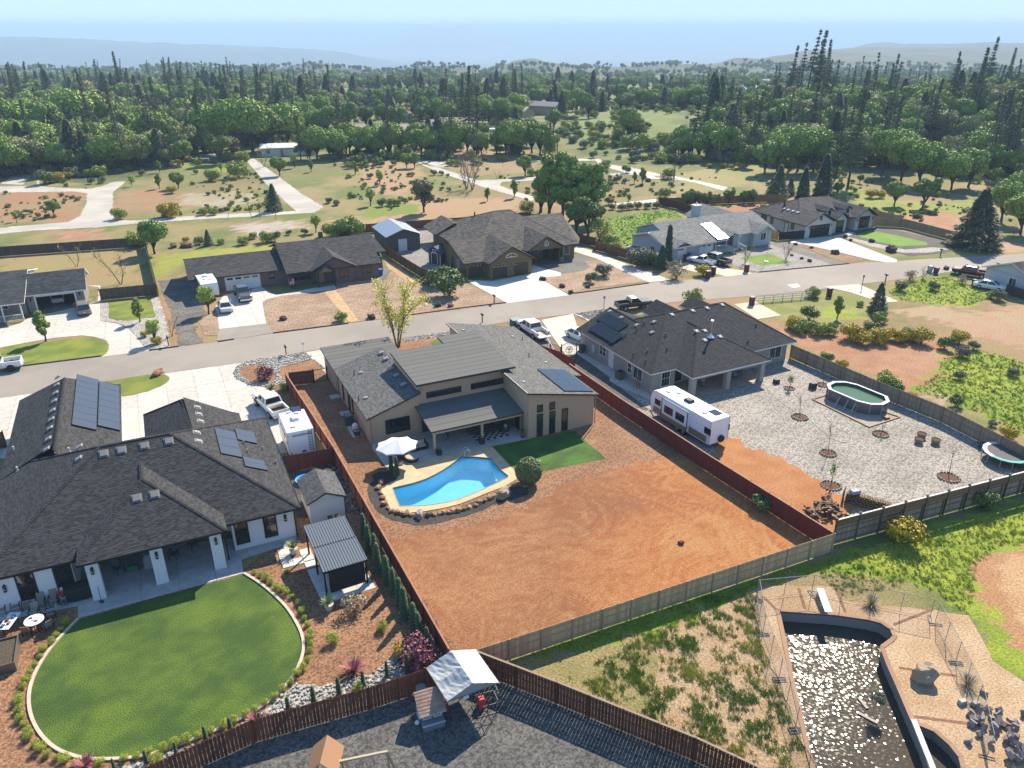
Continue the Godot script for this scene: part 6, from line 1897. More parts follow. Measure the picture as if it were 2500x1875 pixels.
func pools()->void:
	var pool:=pv(POOL)
	# tan concrete deck with a rounded coping
	patch("pool_deck",DECK,.05,M.concrete,Color(.47,.33,.19),Color(.52,.38,.23),.9,.0,.4,.12,[pool])
	var cop:=MB.new()
	cop.col=Color(.50,.37,.23)
	for i in pool.size():
		var a:=Vector3(pool[i].x,.06,pool[i].y);var b:=Vector3(pool[(i+1) % pool.size()].x,.06,pool[(i+1) % pool.size()].y)
		cop.tube(a,b,.035,.035,6,false)
	struct("pool_coping",cop,M.concrete)
	basin("pool_basin",pool,-1.5,.05,Color(.11,.52,.74),Color(.02,.05,.12),.16)
	var w:=StandardMaterial3D.new()
	w.albedo_color=Color(.25,.72,.95,.16)
	w.transparency=BaseMaterial3D.TRANSPARENCY_ALPHA
	w.roughness=.03
	w.heightmap_enabled=true
	w.heightmap_texture=gray(FastNoiseLite.TYPE_SIMPLEX_SMOOTH,.035,.0,1.0,1.0,512,3,21)
	w.heightmap_scale=3.0
	w.uv1_triplanar=true
	w.uv1_world_triplanar=true
	w.uv1_scale=Vector3.ONE*.7
	surface("pool_water",pool,-.09,w)
	# old pool: stained concrete deck, empty band of wall, murky water low down
	var op:=pv(OLD_POOL)
	var spa:=pv([24.22,-34.03,25.11,-33.44,25.55,-32.43,25.68,-31.57,25.46,-30.86,24.78,-29.72,23.68,-28.22,23.39,-28.22,23.6,-30.17])
	patch("old_pool_deck",OLD_DECK,.02,M.dirt,Color(.44,.29,.16),Color(.53,.38,.24),.8,.1,.3,.1,[op,spa])
	for q in [[op,-2.2],[spa,-1.6]]:basin("old_pool_basin",q[0],q[1],.02,Color(.30,.27,.24),Color(.05,.07,.17),.22)
	rippled("old_pool_water",op,-.95)
	rippled("old_spa_water",spa,-.75)
	var band:=MB.new()
	for q in [op,spa]:
		for i in q.size():
			var a:=Vector3(q[i].x,.03,q[i].y);var b:=Vector3(q[(i+1) % q.size()].x,.03,q[(i+1) % q.size()].y)
			band.col=Color(.40,.24,.15)*rng.randf_range(.85,1.1)
			band.bar(a,b,.3,.07)
	struct("old_pool_coping",band,M.rock)
	var dv:=MB.new()
	dv.col=Color(.6,.6,.58)
	dv.bar(Vector3(24.18,0,-34.17)+Vector3.UP*.06,Vector3(23.6,0,-30.17)+Vector3.UP*.06,.32,.12)
	struct("old_spa_divider",dv,M.concrete)
	# darker strips where boards once lay in the old deck
	for s in [[Vector3(21.35,0,-46.34),Vector3(21.04,0,-44.09)],[Vector3(24.11,0,-46.24),Vector3(23.79,0,-43.71)],[Vector3(26.67,0,-42.43),Vector3(30.13,0,-43.99)],[Vector3(25.23,0,-38.42),Vector3(28.61,0,-37.72)],[Vector3(24.22,0,-34.5),Vector3(27.99,0,-33.83)],[Vector3(18.42,0,-45.44),Vector3(18.99,0,-43.9)]]:
		var mb:=MB.new();mb.col=Color(.27,.13,.075)
		mb.bar(s[0]+Vector3.UP*.022,s[1]+Vector3.UP*.022,.22,.012)
		struct("deck_strip",mb,M.dirt)
	# diving board
	var a:=Vector3(22.59,0,-45.64);var b:=Vector3(22.34,0,-43.3)
	var db:=thing("diving_board","white diving board over the old empty pool","diving board",a)
	var bm:=MB.new();bm.col=Color(.72,.73,.74)
	bm.bar(Vector3.UP*.55,(b-a)*1.06+Vector3.UP*.5,.5,.07);part(db,"board",bm,M.paint)
	for k in [.08,.55]:
		var st:=MB.new();st.col=Color(.5,.5,.5)
		st.box((b-a)*k+Vector3.UP*.27,Vector3(.45,.5,.12));part(db,"stand",st,M.paint)
	# ladder rail of the blue pool
	var lr:=thing("pool_rail","bent metal hand rail at the pool edge","hand rail",Vector3(-4.59,0,-66.4),.5)
	for z in [.0,.5]:
		var rm:=MB.new();rm.col=Color(.6,.6,.6)
		rm.path([Vector3(-.3,.05,z),Vector3(-.25,.6,z),Vector3(.0,.75,z),Vector3(.3,.55,z),Vector3(.4,.0,z)],.025);part(lr,"rail",rm,M.metal)

func boulder(label:String,p:Vector3,s:Vector3,c:Color,group:="boulders and rocks")->void:
	var mb:=MB.new()
	mb.col=c
	mb.blob(Vector3(0,s.y*.28,0),s*.55,int(p.x*13+p.z*7),10,.45)
	var o:=part(self,"boulder",mb,M.rock)
	o.position=p
	o.rotation.y=p.x*3.0
	tag(o,label,"rock",group)

# ---------- things in the gardens ----------
func simple(called:String,label:String,cat:String,p:Vector3,turn:float,group:="")->Node3D:
	return thing(called,label,cat,p,turn,group)

func chair(label:String,p:Vector3,turn:float,seat:Color,frame:Color,group:String,arm:=true)->void:
	var t:=thing("patio_chair",label,"chair",p,turn,group)
	var mb:=MB.new();mb.col=seat
	mb.b2(-.26,.38,-.26,.26,.44,.28);part(t,"seat",mb,M.cloth)
	mb=MB.new();mb.col=seat
	mb.skin([[Vector3(-.26,.44,-.24),Vector3(.26,.44,-.24),Vector3(.26,.46,-.29),Vector3(-.26,.46,-.29)],[Vector3(-.24,1.0,-.46),Vector3(.24,1.0,-.46),Vector3(.24,1.0,-.5),Vector3(-.24,1.0,-.5)]]);part(t,"backrest",mb,M.cloth)
	for x in [-.28,.28]:
		for z in [-.27,.27]:
			mb=MB.new();mb.col=frame
			mb.bar(Vector3(x,0,z),Vector3(x,.62 if arm else .4,z),.04);part(t,"leg",mb,M.metal)
		if arm:
			mb=MB.new();mb.col=frame
			mb.bar(Vector3(x,.63,-.3),Vector3(x,.63,.3),.05);part(t,"armrest",mb,M.metal)

func table(called:String,label:String,p:Vector3,turn:float,w:float,d:float,h:float,c:Color,round_:=false)->Node3D:
	var t:=thing(called,label,"table",p,turn)
	var mb:=MB.new();mb.col=c
	if round_:mb.lathe(V0,[[0,h+.02],[w/2,h+.02],[w/2,h-.02],[0,h-.02]],24)
	else:mb.b2(-w/2,h-.02,-d/2,w/2,h+.02,d/2)
	part(t,"tabletop",mb,M.paint)
	for x in [-1,1]:
		for z in [-1,1]:
			mb=MB.new();mb.col=Color(.06,.06,.06)
			mb.bar(Vector3(x*w*.32,0,z*d*.32),Vector3(x*w*.32,h-.02,z*d*.32),.04);part(t,"leg",mb,M.metal)
	return t

func item(called:String,label:String,cat:String,p:Vector3,s:Vector3,c:Color,group:String,turn:=.3)->void:
	var mb:=MB.new();mb.col=c
	var h:=s/2
	mb.skin([[Vector3(-h.x,0,-h.z),Vector3(h.x,0,-h.z),Vector3(h.x,0,h.z),Vector3(-h.x,0,h.z)],[Vector3(-h.x*.96,s.y*.85,-h.z*.96),Vector3(h.x*.96,s.y*.85,-h.z*.96),Vector3(h.x*.96,s.y*.85,h.z*.96),Vector3(-h.x*.96,s.y*.85,h.z*.96)],[Vector3(-h.x*.8,s.y,-h.z*.8),Vector3(h.x*.8,s.y,-h.z*.8),Vector3(h.x*.8,s.y,h.z*.8),Vector3(-h.x*.8,s.y,h.z*.8)]])
	var o:=part(self,called,mb,M.plain)
	o.position=p
	o.rotation.y=turn
	tag(o,label,cat,group)

# a person: tapered limbs joined smoothly into one skin on a grid
func person(label:String,p:Vector3,turn:float,bones:Array,hair:Array)->void:
	var t:=thing("person",label,"person",p,turn)
	var lo:=Vector3(9,9,9);var hi:=-lo
	for b in bones:
		for k in 2:
			lo=lo.min(b[k]-Vector3.ONE*(b[2+k]+.04));hi=hi.max(b[k]+Vector3.ONE*(b[2+k]+.04))
	var cs:=.03
	var nx:=int((hi.x-lo.x)/cs)+2;var ny:=int((hi.y-lo.y)/cs)+2;var nzz:=int((hi.z-lo.z)/cs)+2
	var val:=PackedFloat32Array();val.resize(nx*ny*nzz);val.fill(1.0)
	var who:=PackedByteArray();who.resize(val.size())
	for bi in bones.size():
		var b:Array=bones[bi]
		var r:=maxf(b[2],b[3])+.07
		var l0:Vector3=((b[0] as Vector3).min(b[1])-Vector3.ONE*r-lo)/cs
		var l1:Vector3=((b[0] as Vector3).max(b[1])+Vector3.ONE*r-lo)/cs
		for i in range(maxi(0,int(l0.x)),mini(nx,int(l1.x)+1)):
			for j in range(maxi(0,int(l0.y)),mini(ny,int(l1.y)+1)):
				for k in range(maxi(0,int(l0.z)),mini(nzz,int(l1.z)+1)):
					var q:=lo+Vector3(i,j,k)*cs
					var ab:Vector3=b[1]-b[0]
					var u:=clampf((q-b[0]).dot(ab)/maxf(ab.length_squared(),1e-6),0,1)
					var d:float=q.distance_to(b[0]+ab*u)-lerpf(b[2],b[3],u)
					var x:=(i*ny+j)*nzz+k
					var o:=val[x]
					if d<o:who[x]=bi
					var h:=clampf(.5+.5*(o-d)/.035,0,1)
					val[x]=lerpf(o,d,h)-.035*h*(1-h)
	var vert:={}
	var pos:=[];var col:=[]
	var mb:=MB.new()
	var at:=func(i:int,j:int,k:int)->int:return (i*ny+j)*nzz+k
	for i in nx-1:
		for j in ny-1:
			for k in nzz-1:
				var s:=V0;var n:=0;var neg:=0;var best:=9.0;var wb:=0
				for e in 8:
					var x:int=at.call(i+(e & 1),j+((e >> 1) & 1),k+((e >> 2) & 1))
					if val[x]<0:neg+=1
					if val[x]<best:best=val[x];wb=who[x]
				if neg==0 or neg==8:continue
				for e in 12:
					var ax:=e/4;var f:=e % 4
					var o0:=Vector3i(i,j,k)
					var oo:=[Vector3i(0,f & 1,f >> 1),Vector3i(f & 1,0,f >> 1),Vector3i(f & 1,f >> 1,0)][ax] as Vector3i
					var A:=o0+oo;var B:=A
					B[ax]+=1
					var va:=val[at.call(A.x,A.y,A.z)];var vb:=val[at.call(B.x,B.y,B.z)]
					if (va<0)!=(vb<0):
						s+=Vector3(A)+Vector3(B-A)*(va/(va-vb));n+=1
				vert[Vector3i(i,j,k)]=pos.size()
				pos.append(lo+s/n*cs);col.append(bones[wb][4])
	for key in vert:
		for ax in 3:
			var B:Vector3i=key;B[ax]+=1
			if B.x>=nx or B.y>=ny or B.z>=nzz:continue
			var va:=val[at.call(key.x,key.y,key.z)];var vb:=val[at.call(B.x,B.y,B.z)]
			if (va<0)==(vb<0):continue
			var d1:Vector3i=Vector3i.ZERO;var d2:Vector3i=Vector3i.ZERO
			d1[(ax+1) % 3]=1;d2[(ax+2) % 3]=1
			var q:=[key-d1-d2,key-d2,key,key-d1]
			var ok:=true
			for e in q:ok=ok and vert.has(e)
			if not ok:continue
			mb.col=col[vert[key]]
			if va<0:mb.quad(pos[vert[q[0]]],pos[vert[q[3]]],pos[vert[q[2]]],pos[vert[q[1]]])
			else:mb.quad(pos[vert[q[0]]],pos[vert[q[1]]],pos[vert[q[2]]],pos[vert[q[3]]])
	part(t,"body",mb,M.cloth)
	var hm:=MB.new();hm.col=hair[2]
	hm.lathe(hair[0],[[hair[1],-.06],[hair[1]*1.02,.03],[hair[1]*.8,.09],[hair[1]*.4,.12],[0,.125]],12)
	part(t,"hair",hm,M.matte)

func hand(bones:Array,w:Vector3,d:Vector3,side:Vector3,c:Color)->void:
	bones.append([w,w+d*.09,.03,.032,c])
	for k in 4:bones.append([w+d*.09+side*(k-1.5)*.02,w+d*(.15+.01*(2-absi(k-1)))+side*(k-1.5)*.022+Vector3.DOWN*.02,.011,.009,c])
	bones.append([w+d*.03+side*.03,w+d*.1+side*.06,.012,.01,c])

func garden_things()->void:
	var F:=deg_to_rad(25.5)
	var th:=Transform3D(Basis(Vector3.UP,F),Vector3(-14.10,.035,-68.38))
	var BLK:=Color(.02,.018,.017)
	var CUSH:=Color(.42,.38,.33)
	# cantilever umbrella
	var u:=thing("patio_umbrella","large white umbrella on the tan house patio","umbrella",th*L(1.2,-5.0,0),F)
	var rib:=[]
	var cloth:=MB.new()
	for i in 8:
		var a:=TAU*i/8;var b:=TAU*(i+1)/8
		var A:=Vector3(cos(a)*2.05,2.05,sin(a)*1.75);var B:=Vector3(cos(b)*2.05,2.05,sin(b)*1.75)
		var m:=(A+B)/2*Vector3(.94,1,.94)+Vector3.DOWN*.02
		var T:=Vector3(.1,2.75,0)
		cloth.col=Color(.68,.67,.70)
		cloth.tri(T,A,m);cloth.tri(T,m,B)
		cloth.quad(A,A+Vector3.DOWN*.12,m+Vector3.DOWN*.12,m);cloth.quad(m,m+Vector3.DOWN*.12,B+Vector3.DOWN*.12,B)
		rib.append(A)
	var cl:=part(u,"canopy",cloth,M.cloth)
	for A in rib:
		var rm:=MB.new();rm.col=BLK
		rm.bar(Vector3(.1,2.7,0),A+Vector3.DOWN*.04,.025);part(u,"rib",rm,M.metal)
	var pm:=MB.new();pm.col=BLK
	pm.tube(Vector3(.1,.0,0),Vector3(.1,2.72,0),.035,.035);part(u,"pole",pm,M.metal)
	pm=MB.new();pm.col=BLK
	pm.lathe(Vector3(.1,0,0),[[0,.1],[.35,.08],[.42,.0]],16);part(u,"base",pm,M.plain)
	# wicker sofa, chair and round ottoman
	var so:=thing("wicker_sofa","black wicker love seat with cream cushions beside the umbrella","sofa",th*L(3.9,-2.9,0),F)
	var mb:=MB.new();mb.col=BLK
	mb.b2(-.95,0,-.45,.95,.32,.45);mb.b2(-.95,.32,-.45,.95,.75,-.25)
	for s in [-1,1]:mb.b2(s*.95,.32,-.25,s*.75,.6,.45)
	part(so,"frame",mb,M.cloth)
	for s in [-1,1]:
		var c:=MB.new();c.col=CUSH
		c.b2(s*.38-.35,.33,-.22,s*.38+.35,.46,.42);part(so,"seat_cushion",c,M.cloth)
		c=MB.new();c.col=CUSH
		c.box(Vector3(s*.38,.62,-.15),Vector3(.66,.4,.14),Basis(Vector3.RIGHT,-.2));part(so,"back_cushion",c,M.cloth)
	item("throw_pillow","yellow throw pillow on the black wicker love seat","pillow",th*L(4.1,-2.9,.48),Vector3(.4,.3,.16),Color(.5,.38,.16),"pillows")
	var ar:=thing("wicker_armchair","black wicker armchair under the white umbrella","armchair",th*L(1.9,-3.9,0),F+.9)
	mb=MB.new();mb.col=BLK
	mb.b2(-.45,0,-.42,.45,.32,.42);mb.b2(-.45,.32,-.42,.45,.75,-.25)
	for s in [-1,1]:mb.b2(s*.45,.32,-.25,s*.3,.58,.42)
	part(ar,"frame",mb,M.cloth)
	mb=MB.new();mb.col=CUSH
	mb.b2(-.29,.33,-.22,.29,.45,.4);part(ar,"seat_cushion",mb,M.cloth)
	var ot:=thing("ottoman","round black wicker ottoman with tan cushion by the pool","ottoman",th*L(2.65,-4.75,0),0)
	mb=MB.new();mb.col=BLK
	mb.lathe(V0,[[.6,0],[.66,.1],[.66,.3]],20);part(ot,"base",mb,M.cloth)
	mb=MB.new();mb.col=CUSH
	mb.lathe(V0,[[.64,.3],[.66,.38],[.6,.43],[0,.44]],20);part(ot,"cushion",mb,M.cloth)
	# sitting group under the roof
	var rug:=thing("rug","black and white checked rug under the patio roof","rug",th*L(11.5,-3.3,.005),F)
	for i in 10:
		for j in 6:
			mb=MB.new();mb.col=Color(.5,.5,.48) if (i+j) % 2 else BLK
			mb.b2(-1.75+i*.35,0,-1.05+j*.35,-1.4+i*.35,.012,-.7+j*.35);part(rug,"check",mb,M.cloth)
	for q in [[10.2,-2.4,2.2,"dark patio sofa at the left end of the checked rug"],[11.9,-1.9,.1,"dark patio sofa behind the checked rug"],[13.1,-3.0,-1.4,"dark patio chair at the right end of the checked rug"]]:
		var s:=thing("outdoor_seat",q[3],"sofa",th*L(q[0],q[1],0),F+q[2],"patio seats on the rug")
		mb=MB.new();mb.col=Color(.03,.03,.035)
		mb.b2(-.7,.1,-.4,.7,.32,.4);mb.b2(-.7,.32,-.4,.7,.8,-.28);part(s,"frame",mb,M.plain)
		mb=MB.new();mb.col=Color(.06,.06,.07)
		mb.b2(-.65,.32,-.26,.65,.44,.38);part(s,"seat_cushion",mb,M.cloth)
		mb=MB.new();mb.col=Color(.45,.45,.46)
		mb.box(Vector3(.3,.6,-.18),Vector3(.4,.34,.14),Basis(Vector3.RIGHT,-.25));part(s,"pillow",mb,M.cloth)
	var ct:=table("coffee_table","low dark coffee table on the checked rug",th*L(11.6,-3.2,.02),F,1.1,.7,.42,Color(.06,.06,.07))
	for q in [[5.35,-4.95,"square black planter beside the left patio post"],[10.0,-4.75,"square black planter in front of the middle patio post"]]:
		var pt:=thing("planter",q[2],"planter",th*L(q[0],q[1],0),F)
		mb=MB.new();mb.col=Color(.02,.022,.022)
		mb.skin([[Vector3(-.2,0,-.2),Vector3(.2,0,-.2),Vector3(.2,0,.2),Vector3(-.2,0,.2)],[Vector3(-.27,.5,-.27),Vector3(.27,.5,-.27),Vector3(.27,.5,.27),Vector3(-.27,.5,.27)]]);part(pt,"pot",mb,M.plain)
		var pl:=MB.new();pl.col=Color(.03,.06,.02)
		leaves(pl,Vector3(0,.62,0),Vector3(.25,.18,.25),60,.08,Color(.03,.07,.02),Color(.06,.1,.03));part(pt,"plant",pl,M.leaf)
	var lan:=thing("lantern","tall black lantern by the patio corner of the tan house","lantern",th*L(14.3,-5.3,0),F)
	mb=MB.new();mb.col=Color(.12,.12,.12)
	for x in [-.13,.13]:
		for z in [-.13,.13]:mb.bar(Vector3(x,0,z),Vector3(x,.8,z),.03)
	mb.b2(-.16,.8,-.16,.16,.9,.16);mb.b2(-.16,.02,-.16,.16,.06,.16);part(lan,"frame",mb,M.metal)
	# the person on the patio: dark top, dark trousers
	var SK:=Color(.45,.28,.2);var NV:=Color(.02,.025,.04);var GR:=Color(.08,.08,.09)
	var bn:=[[Vector3(0,1.0,0),Vector3(0,1.32,.0),.14,.155,NV],[Vector3(-.16,1.36,0),Vector3(.16,1.36,0),.07,.07,NV],[Vector3(0,1.4,0),Vector3(0,1.5,.01),.055,.05,SK],[Vector3(0,1.6,.02),Vector3(0,1.54,.04),.095,.075,SK],[Vector3(0,1.575,.12),Vector3(0,1.56,.13),.016,.02,SK],
		[Vector3(-.09,.95,0),Vector3(-.1,.5,.02),.095,.065,GR],[Vector3(-.1,.5,.02),Vector3(-.1,.09,-.02),.062,.042,SK],[Vector3(-.1,.05,-.04),Vector3(-.11,.04,.14),.045,.035,Color(.6,.6,.6)],
		[Vector3(.09,.95,0),Vector3(.11,.5,.05),.095,.065,GR],[Vector3(.11,.5,.05),Vector3(.12,.09,.0),.062,.042,SK],[Vector3(.12,.05,-.02),Vector3(.13,.04,.16),.045,.035,Color(.6,.6,.6)],
		[Vector3(-.2,1.34,0),Vector3(-.25,1.06,.02),.055,.045,NV],[Vector3(-.25,1.06,.02),Vector3(-.22,.83,.08),.042,.03,SK],[Vector3(.2,1.34,0),Vector3(.27,1.08,.04),.055,.045,NV],[Vector3(.27,1.08,.04),Vector3(.2,1.05,.25),.042,.03,SK]]
	hand(bn,Vector3(-.22,.83,.08),Vector3(0,-1,.1),Vector3(0,0,1),SK);hand(bn,Vector3(.2,1.05,.25),Vector3(-.3,0,1),Vector3(1,0,0),SK)
	person("person in dark clothes standing under the tan house patio roof",th*L(6.99,-3.16,0),.6,bn,[Vector3(0,1.62,.01),.1,Color(.05,.03,.02)])
	# heat pump, filter tank, stepping pads beside the house
	var hp:=thing("heat_pump","round topped grey heat pump against the tan house wall","heat pump",th*L(-.85,5.2,0),F)
	mb=MB.new();mb.col=Color(.09,.095,.1)
	mb.b2(-.45,0,-.45,.45,1.05,.45);part(hp,"case",mb,M.metal)
	for k in 12:
		mb=MB.new();mb.col=Color(.16,.165,.17)
		mb.b2(-.46,.1+k*.075,-.46,.46,.13+k*.075,.46);part(hp,"louvre",mb,M.metal)
	mb=MB.new();mb.col=Color(.2,.24,.28)
	mb.lathe(V0,[[.38,1.06],[.34,1.12],[0,1.1]],16);part(hp,"fan_grille",mb,M.metal)
	var ft:=thing("pool_filter","white pool filter tank with black pipes beside the tan house","filter",th*L(-.8,2.9,0),F)
	mb=MB.new();mb.col=Color(.55,.53,.5)
	mb.lathe(V0,[[.26,.3],[.3,.5],[.3,.95],[.2,1.1],[0,1.15]],14);part(ft,"tank",mb,M.plain)
	mb=MB.new();mb.col=BLK
	mb.path([Vector3(-.3,.2,.3),Vector3(-.3,.6,.35),Vector3(.35,.6,.4),Vector3(.35,.1,.4)],.045);mb.b2(-.25,.02,.3,.3,.3,.7);part(ft,"pump",mb,M.plain)
	for q in [[-.62,12.5,"upper concrete step beside the tan house"],[-.6,7.9,"middle concrete step beside the tan house"],[-.75,3.4,"long equipment pad beside the tan house"]]:
		mb=MB.new();mb.col=Color(.42,.4,.37)
		var l:=1.0 if q[1]>4 else 2.6
		mb.b2(-.55,0,-l*.5,.55,.03,l*.5)
		var o:=part(self,"concrete_step",mb,M.concrete);o.position=th*L(q[0],q[1],-.02);o.rotation.y=F
		tag(o,q[2],"step")
	# --- shelter with ribbed metal roof beside the lawn of the white house
	var c0:=Vector2(-16.24,-50.57);var c1:=Vector2(-13.36,-51.97);var c2:=Vector2(-10.69,-46.84);var c3:=Vector2(-13.58,-45.28)
	var sh:=thing("garden_shelter","black framed shelter with ribbed grey metal roof and dark screen","shelter",Vector3(c3.x,0,c3.y))
	var P:=func(c:Vector2,y:float)->Vector3:return Vector3(c.x-c3.x,y,c.y-c3.y)
	for hf in 2:
		var rm:=MB.new();rm.col=Color(.17,.19,.2)
		var A:Vector3=P.call(c0,2.62).lerp(P.call(c3,2.32),.5*hf);var B:Vector3=P.call(c1,2.62).lerp(P.call(c2,2.32),.5*hf)
		ribbed(rm,A+Vector3.DOWN*.012*hf,B-A,(P.call(c3,2.32)-P.call(c0,2.62))*.5,.2);part(sh,"roof_sheet",rm,M.panel)
	var FR:=Color(.015,.016,.018)
	for q in [[c0,2.55],[c1,2.55],[c2,2.25],[c3,2.25],[c0.lerp(c3,.5),2.4]]:
		var pb:Vector3=P.call(q[0],0);var ctr:Vector3=P.call((c0+c1+c2+c3)/4,0)
		pb=pb.lerp(ctr,.06)
		mb=MB.new();mb.col=FR
		mb.bar(pb,pb+Vector3.UP*q[1],.12);part(sh,"post",mb,M.metal)
	for q in [[c0,2.52,c1,2.52],[c1,2.52,c2,2.22],[c2,2.22,c3,2.22],[c3,2.22,c0,2.52],[c0.lerp(c3,.5),2.42,c1.lerp(c2,.5),2.42]]:
		mb=MB.new();mb.col=FR
		mb.bar(P.call(q[0],q[1]),P.call(q[2],q[3]),.1,.14);part(sh,"beam",mb,M.metal)
	mb=MB.new();mb.col=Color(.012,.012,.014)
	var s0:Vector3=P.call(c3.lerp(c2,.1),.25);var s1:Vector3=P.call(c3.lerp(c2,.92),.25)
	mb.slab([s0+Vector3.UP*1.9,s1+Vector3.UP*1.9,s1+Vector3(0,1.9,-.03),s0+Vector3(0,1.9,-.03)],1.85);part(sh,"screen",mb,M.cloth)
	# pavers leading to it
	for p in [Vector3(-18.15,0,-50.69),Vector3(-17.84,0,-49.96),Vector3(-17.44,0,-49.23),Vector3(-16.72,0,-49.56),Vector3(-16.44,0,-50.76),Vector3(-16.08,0,-50.05),Vector3(-15.65,0,-49.2),Vector3(-17.93,0,-51.46)]:
		mb=MB.new();mb.col=Color(.52,.5,.47)
		mb.b2(-.42,0,-.42,.42,.05,.42)
		var o:=part(self,"paver",mb,M.concrete);o.position=p;o.rotation.y=F
		tag(o,"square white paver on the path to the metal roofed shelter","paver","white pavers by the shelter")
	# kiddie pool, wheelbarrow, side unit
	var kp:=thing("paddling_pool","round blue plastic paddling pool by the dark red gate","paddling pool",Vector3(-18.98,0,-61.29),0)
	mb=MB.new();mb.col=Color(.02,.25,.62)
	mb.lathe(V0,[[.68,.0],[.84,.3],[.9,.32],[.9,.29],[.8,.26],[.66,.04],[0,.04]],28);part(kp,"tub",mb,M.plain)
	mb=MB.new();mb.col=Color(.15,.5,.75)
	mb.lathe(V0,[[.7,.1],[0,.1]],28);part(kp,"water",mb,M.solar)
	var wb:=thing("wheelbarrow","tan wheelbarrow standing on its legs by the red fence","wheelbarrow",Vector3(-17.23,0,-62.1),1.2)
	mb=MB.new();mb.col=Color(.42,.29,.14)
	mb.skin([[Vector3(-.4,.32,-.25),Vector3(.35,.32,-.22),Vector3(.35,.32,.22),Vector3(-.4,.32,.25)],[Vector3(-.55,.62,-.36),Vector3(.6,.58,-.32),Vector3(.6,.58,.32),Vector3(-.55,.62,.36)]],true,false);mb.b2(-.4,.3,-.24,.35,.33,.24);part(wb,"tray",mb,M.plain)
	mb=MB.new();mb.tube(Vector3(.62,.2,-.05),Vector3(.62,.2,.05),.2,.2,14);part(wb,"wheel",mb,M.rubber)
	for z in [-.28,.28]:
		mb=MB.new();mb.col=Color(.25,.17,.1);mb.bar(Vector3(.6,.22,z*.3),Vector3(-1.0,.55,z),.045);part(wb,"handle",mb,M.wood)
		mb=MB.new();mb.col=BLK;mb.bar(Vector3(-.3,.3,z*.8),Vector3(-.4,0,z*.9),.04);part(wb,"leg",mb,M.metal)
	# --- white house patio: tables, chairs, person in red
	var wt:=Transform3D(Basis(Vector3.UP,deg_to_rad(25)),Vector3(-17.75,.03,-53.02))
	var TP:=Color(.28,.23,.2)
	var ci:=0
	for p in [Vector3(-36.31,0,-43.62),Vector3(-35.51,0,-44),Vector3(-34.79,0,-44.15),Vector3(-33.88,0,-44.3),Vector3(-33.16,0,-44.65)]:
		ci+=1
		chair(["first","second","third","fourth","fifth"][ci-1]+" taupe chair of the row against the white wall, counted from the picture edge",p,deg_to_rad(25),TP,BLK,"taupe chairs against the white wall")
	chair("taupe chair behind the round table with dishes",Vector3(-33.75,0,-43.23),deg_to_rad(20),TP,BLK,"taupe chairs at the round table")
	chair("taupe chair at the right of the round table",Vector3(-32.6,0,-43.23),deg_to_rad(-60),TP,BLK,"taupe chairs at the round table")
	chair("brown chair with its back to the camera at the round table",Vector3(-33.24,0,-41.57),deg_to_rad(190),Color(.3,.17,.09),BLK,"taupe chairs at the round table")
	chair("taupe chair at the near right of the round table",Vector3(-32.21,0,-42.02),deg_to_rad(-120),TP,BLK,"taupe chairs at the round table")
	var rt:=table("round_table","round white table set with plates on the gravel",Vector3(-33.06,0,-42.11),0,1.25,1.25,.72,Color(.68,.68,.7),true)
	var ft2:=table("folding_table","long white folding table covered with small things",Vector3(-34.72,0,-42.02),deg_to_rad(25)+1.2,1.7,.75,.72,Color(.7,.7,.7))
	for q in [[.2,.1,.3,"magenta napkin on the round table"],[-.3,-.15,.12,"dark dish on the round table"],[-.05,.0,.2,"white centre bowl on the round table"]]:
		item("table_item",q[3],"tableware",rt.position+Vector3(q[0],.742,q[1]),Vector3(.2,.06,.14),Color(.4,.02,.15) if "magenta" in q[3] else (Color(.05,.05,.09) if "dark" in q[3] else Color(.7,.7,.72)),"things on the round table")
	var bx:=["clear plastic tub on the folding table","blue tin on the folding table","dark bag on the folding table","brown box at the near end of the folding table","small blue packet on the folding table"]
	var bc:=[Color(.5,.5,.55),Color(.02,.05,.2),Color(.03,.03,.05),Color(.25,.13,.09),Color(.04,.06,.15)]
	for k in 5:item("table_item",bx[k],"box",ft2.transform*Vector3(.65-.3*k,.742,.12 if k % 2 else -.15),Vector3(.3,.12,.2),bc[k],"things on the folding table",ft2.rotation.y)
	var hp2:=MB.new();hp2.col=Color(.015,.02,.018)
	hp2.blob(Vector3(0,.55,0),Vector3(1.5,.75,.75),4,14,.1)
	var cv:=part(self,"covered_spa",hp2,M.cloth);cv.position=Vector3(-31.51,0,-45.5);cv.rotation.y=F
	tag(cv,"black covered heap between the white wall and first pillar","cover")
	var RD:=Color(.38,.015,.035);var JN:=Color(.06,.11,.16)
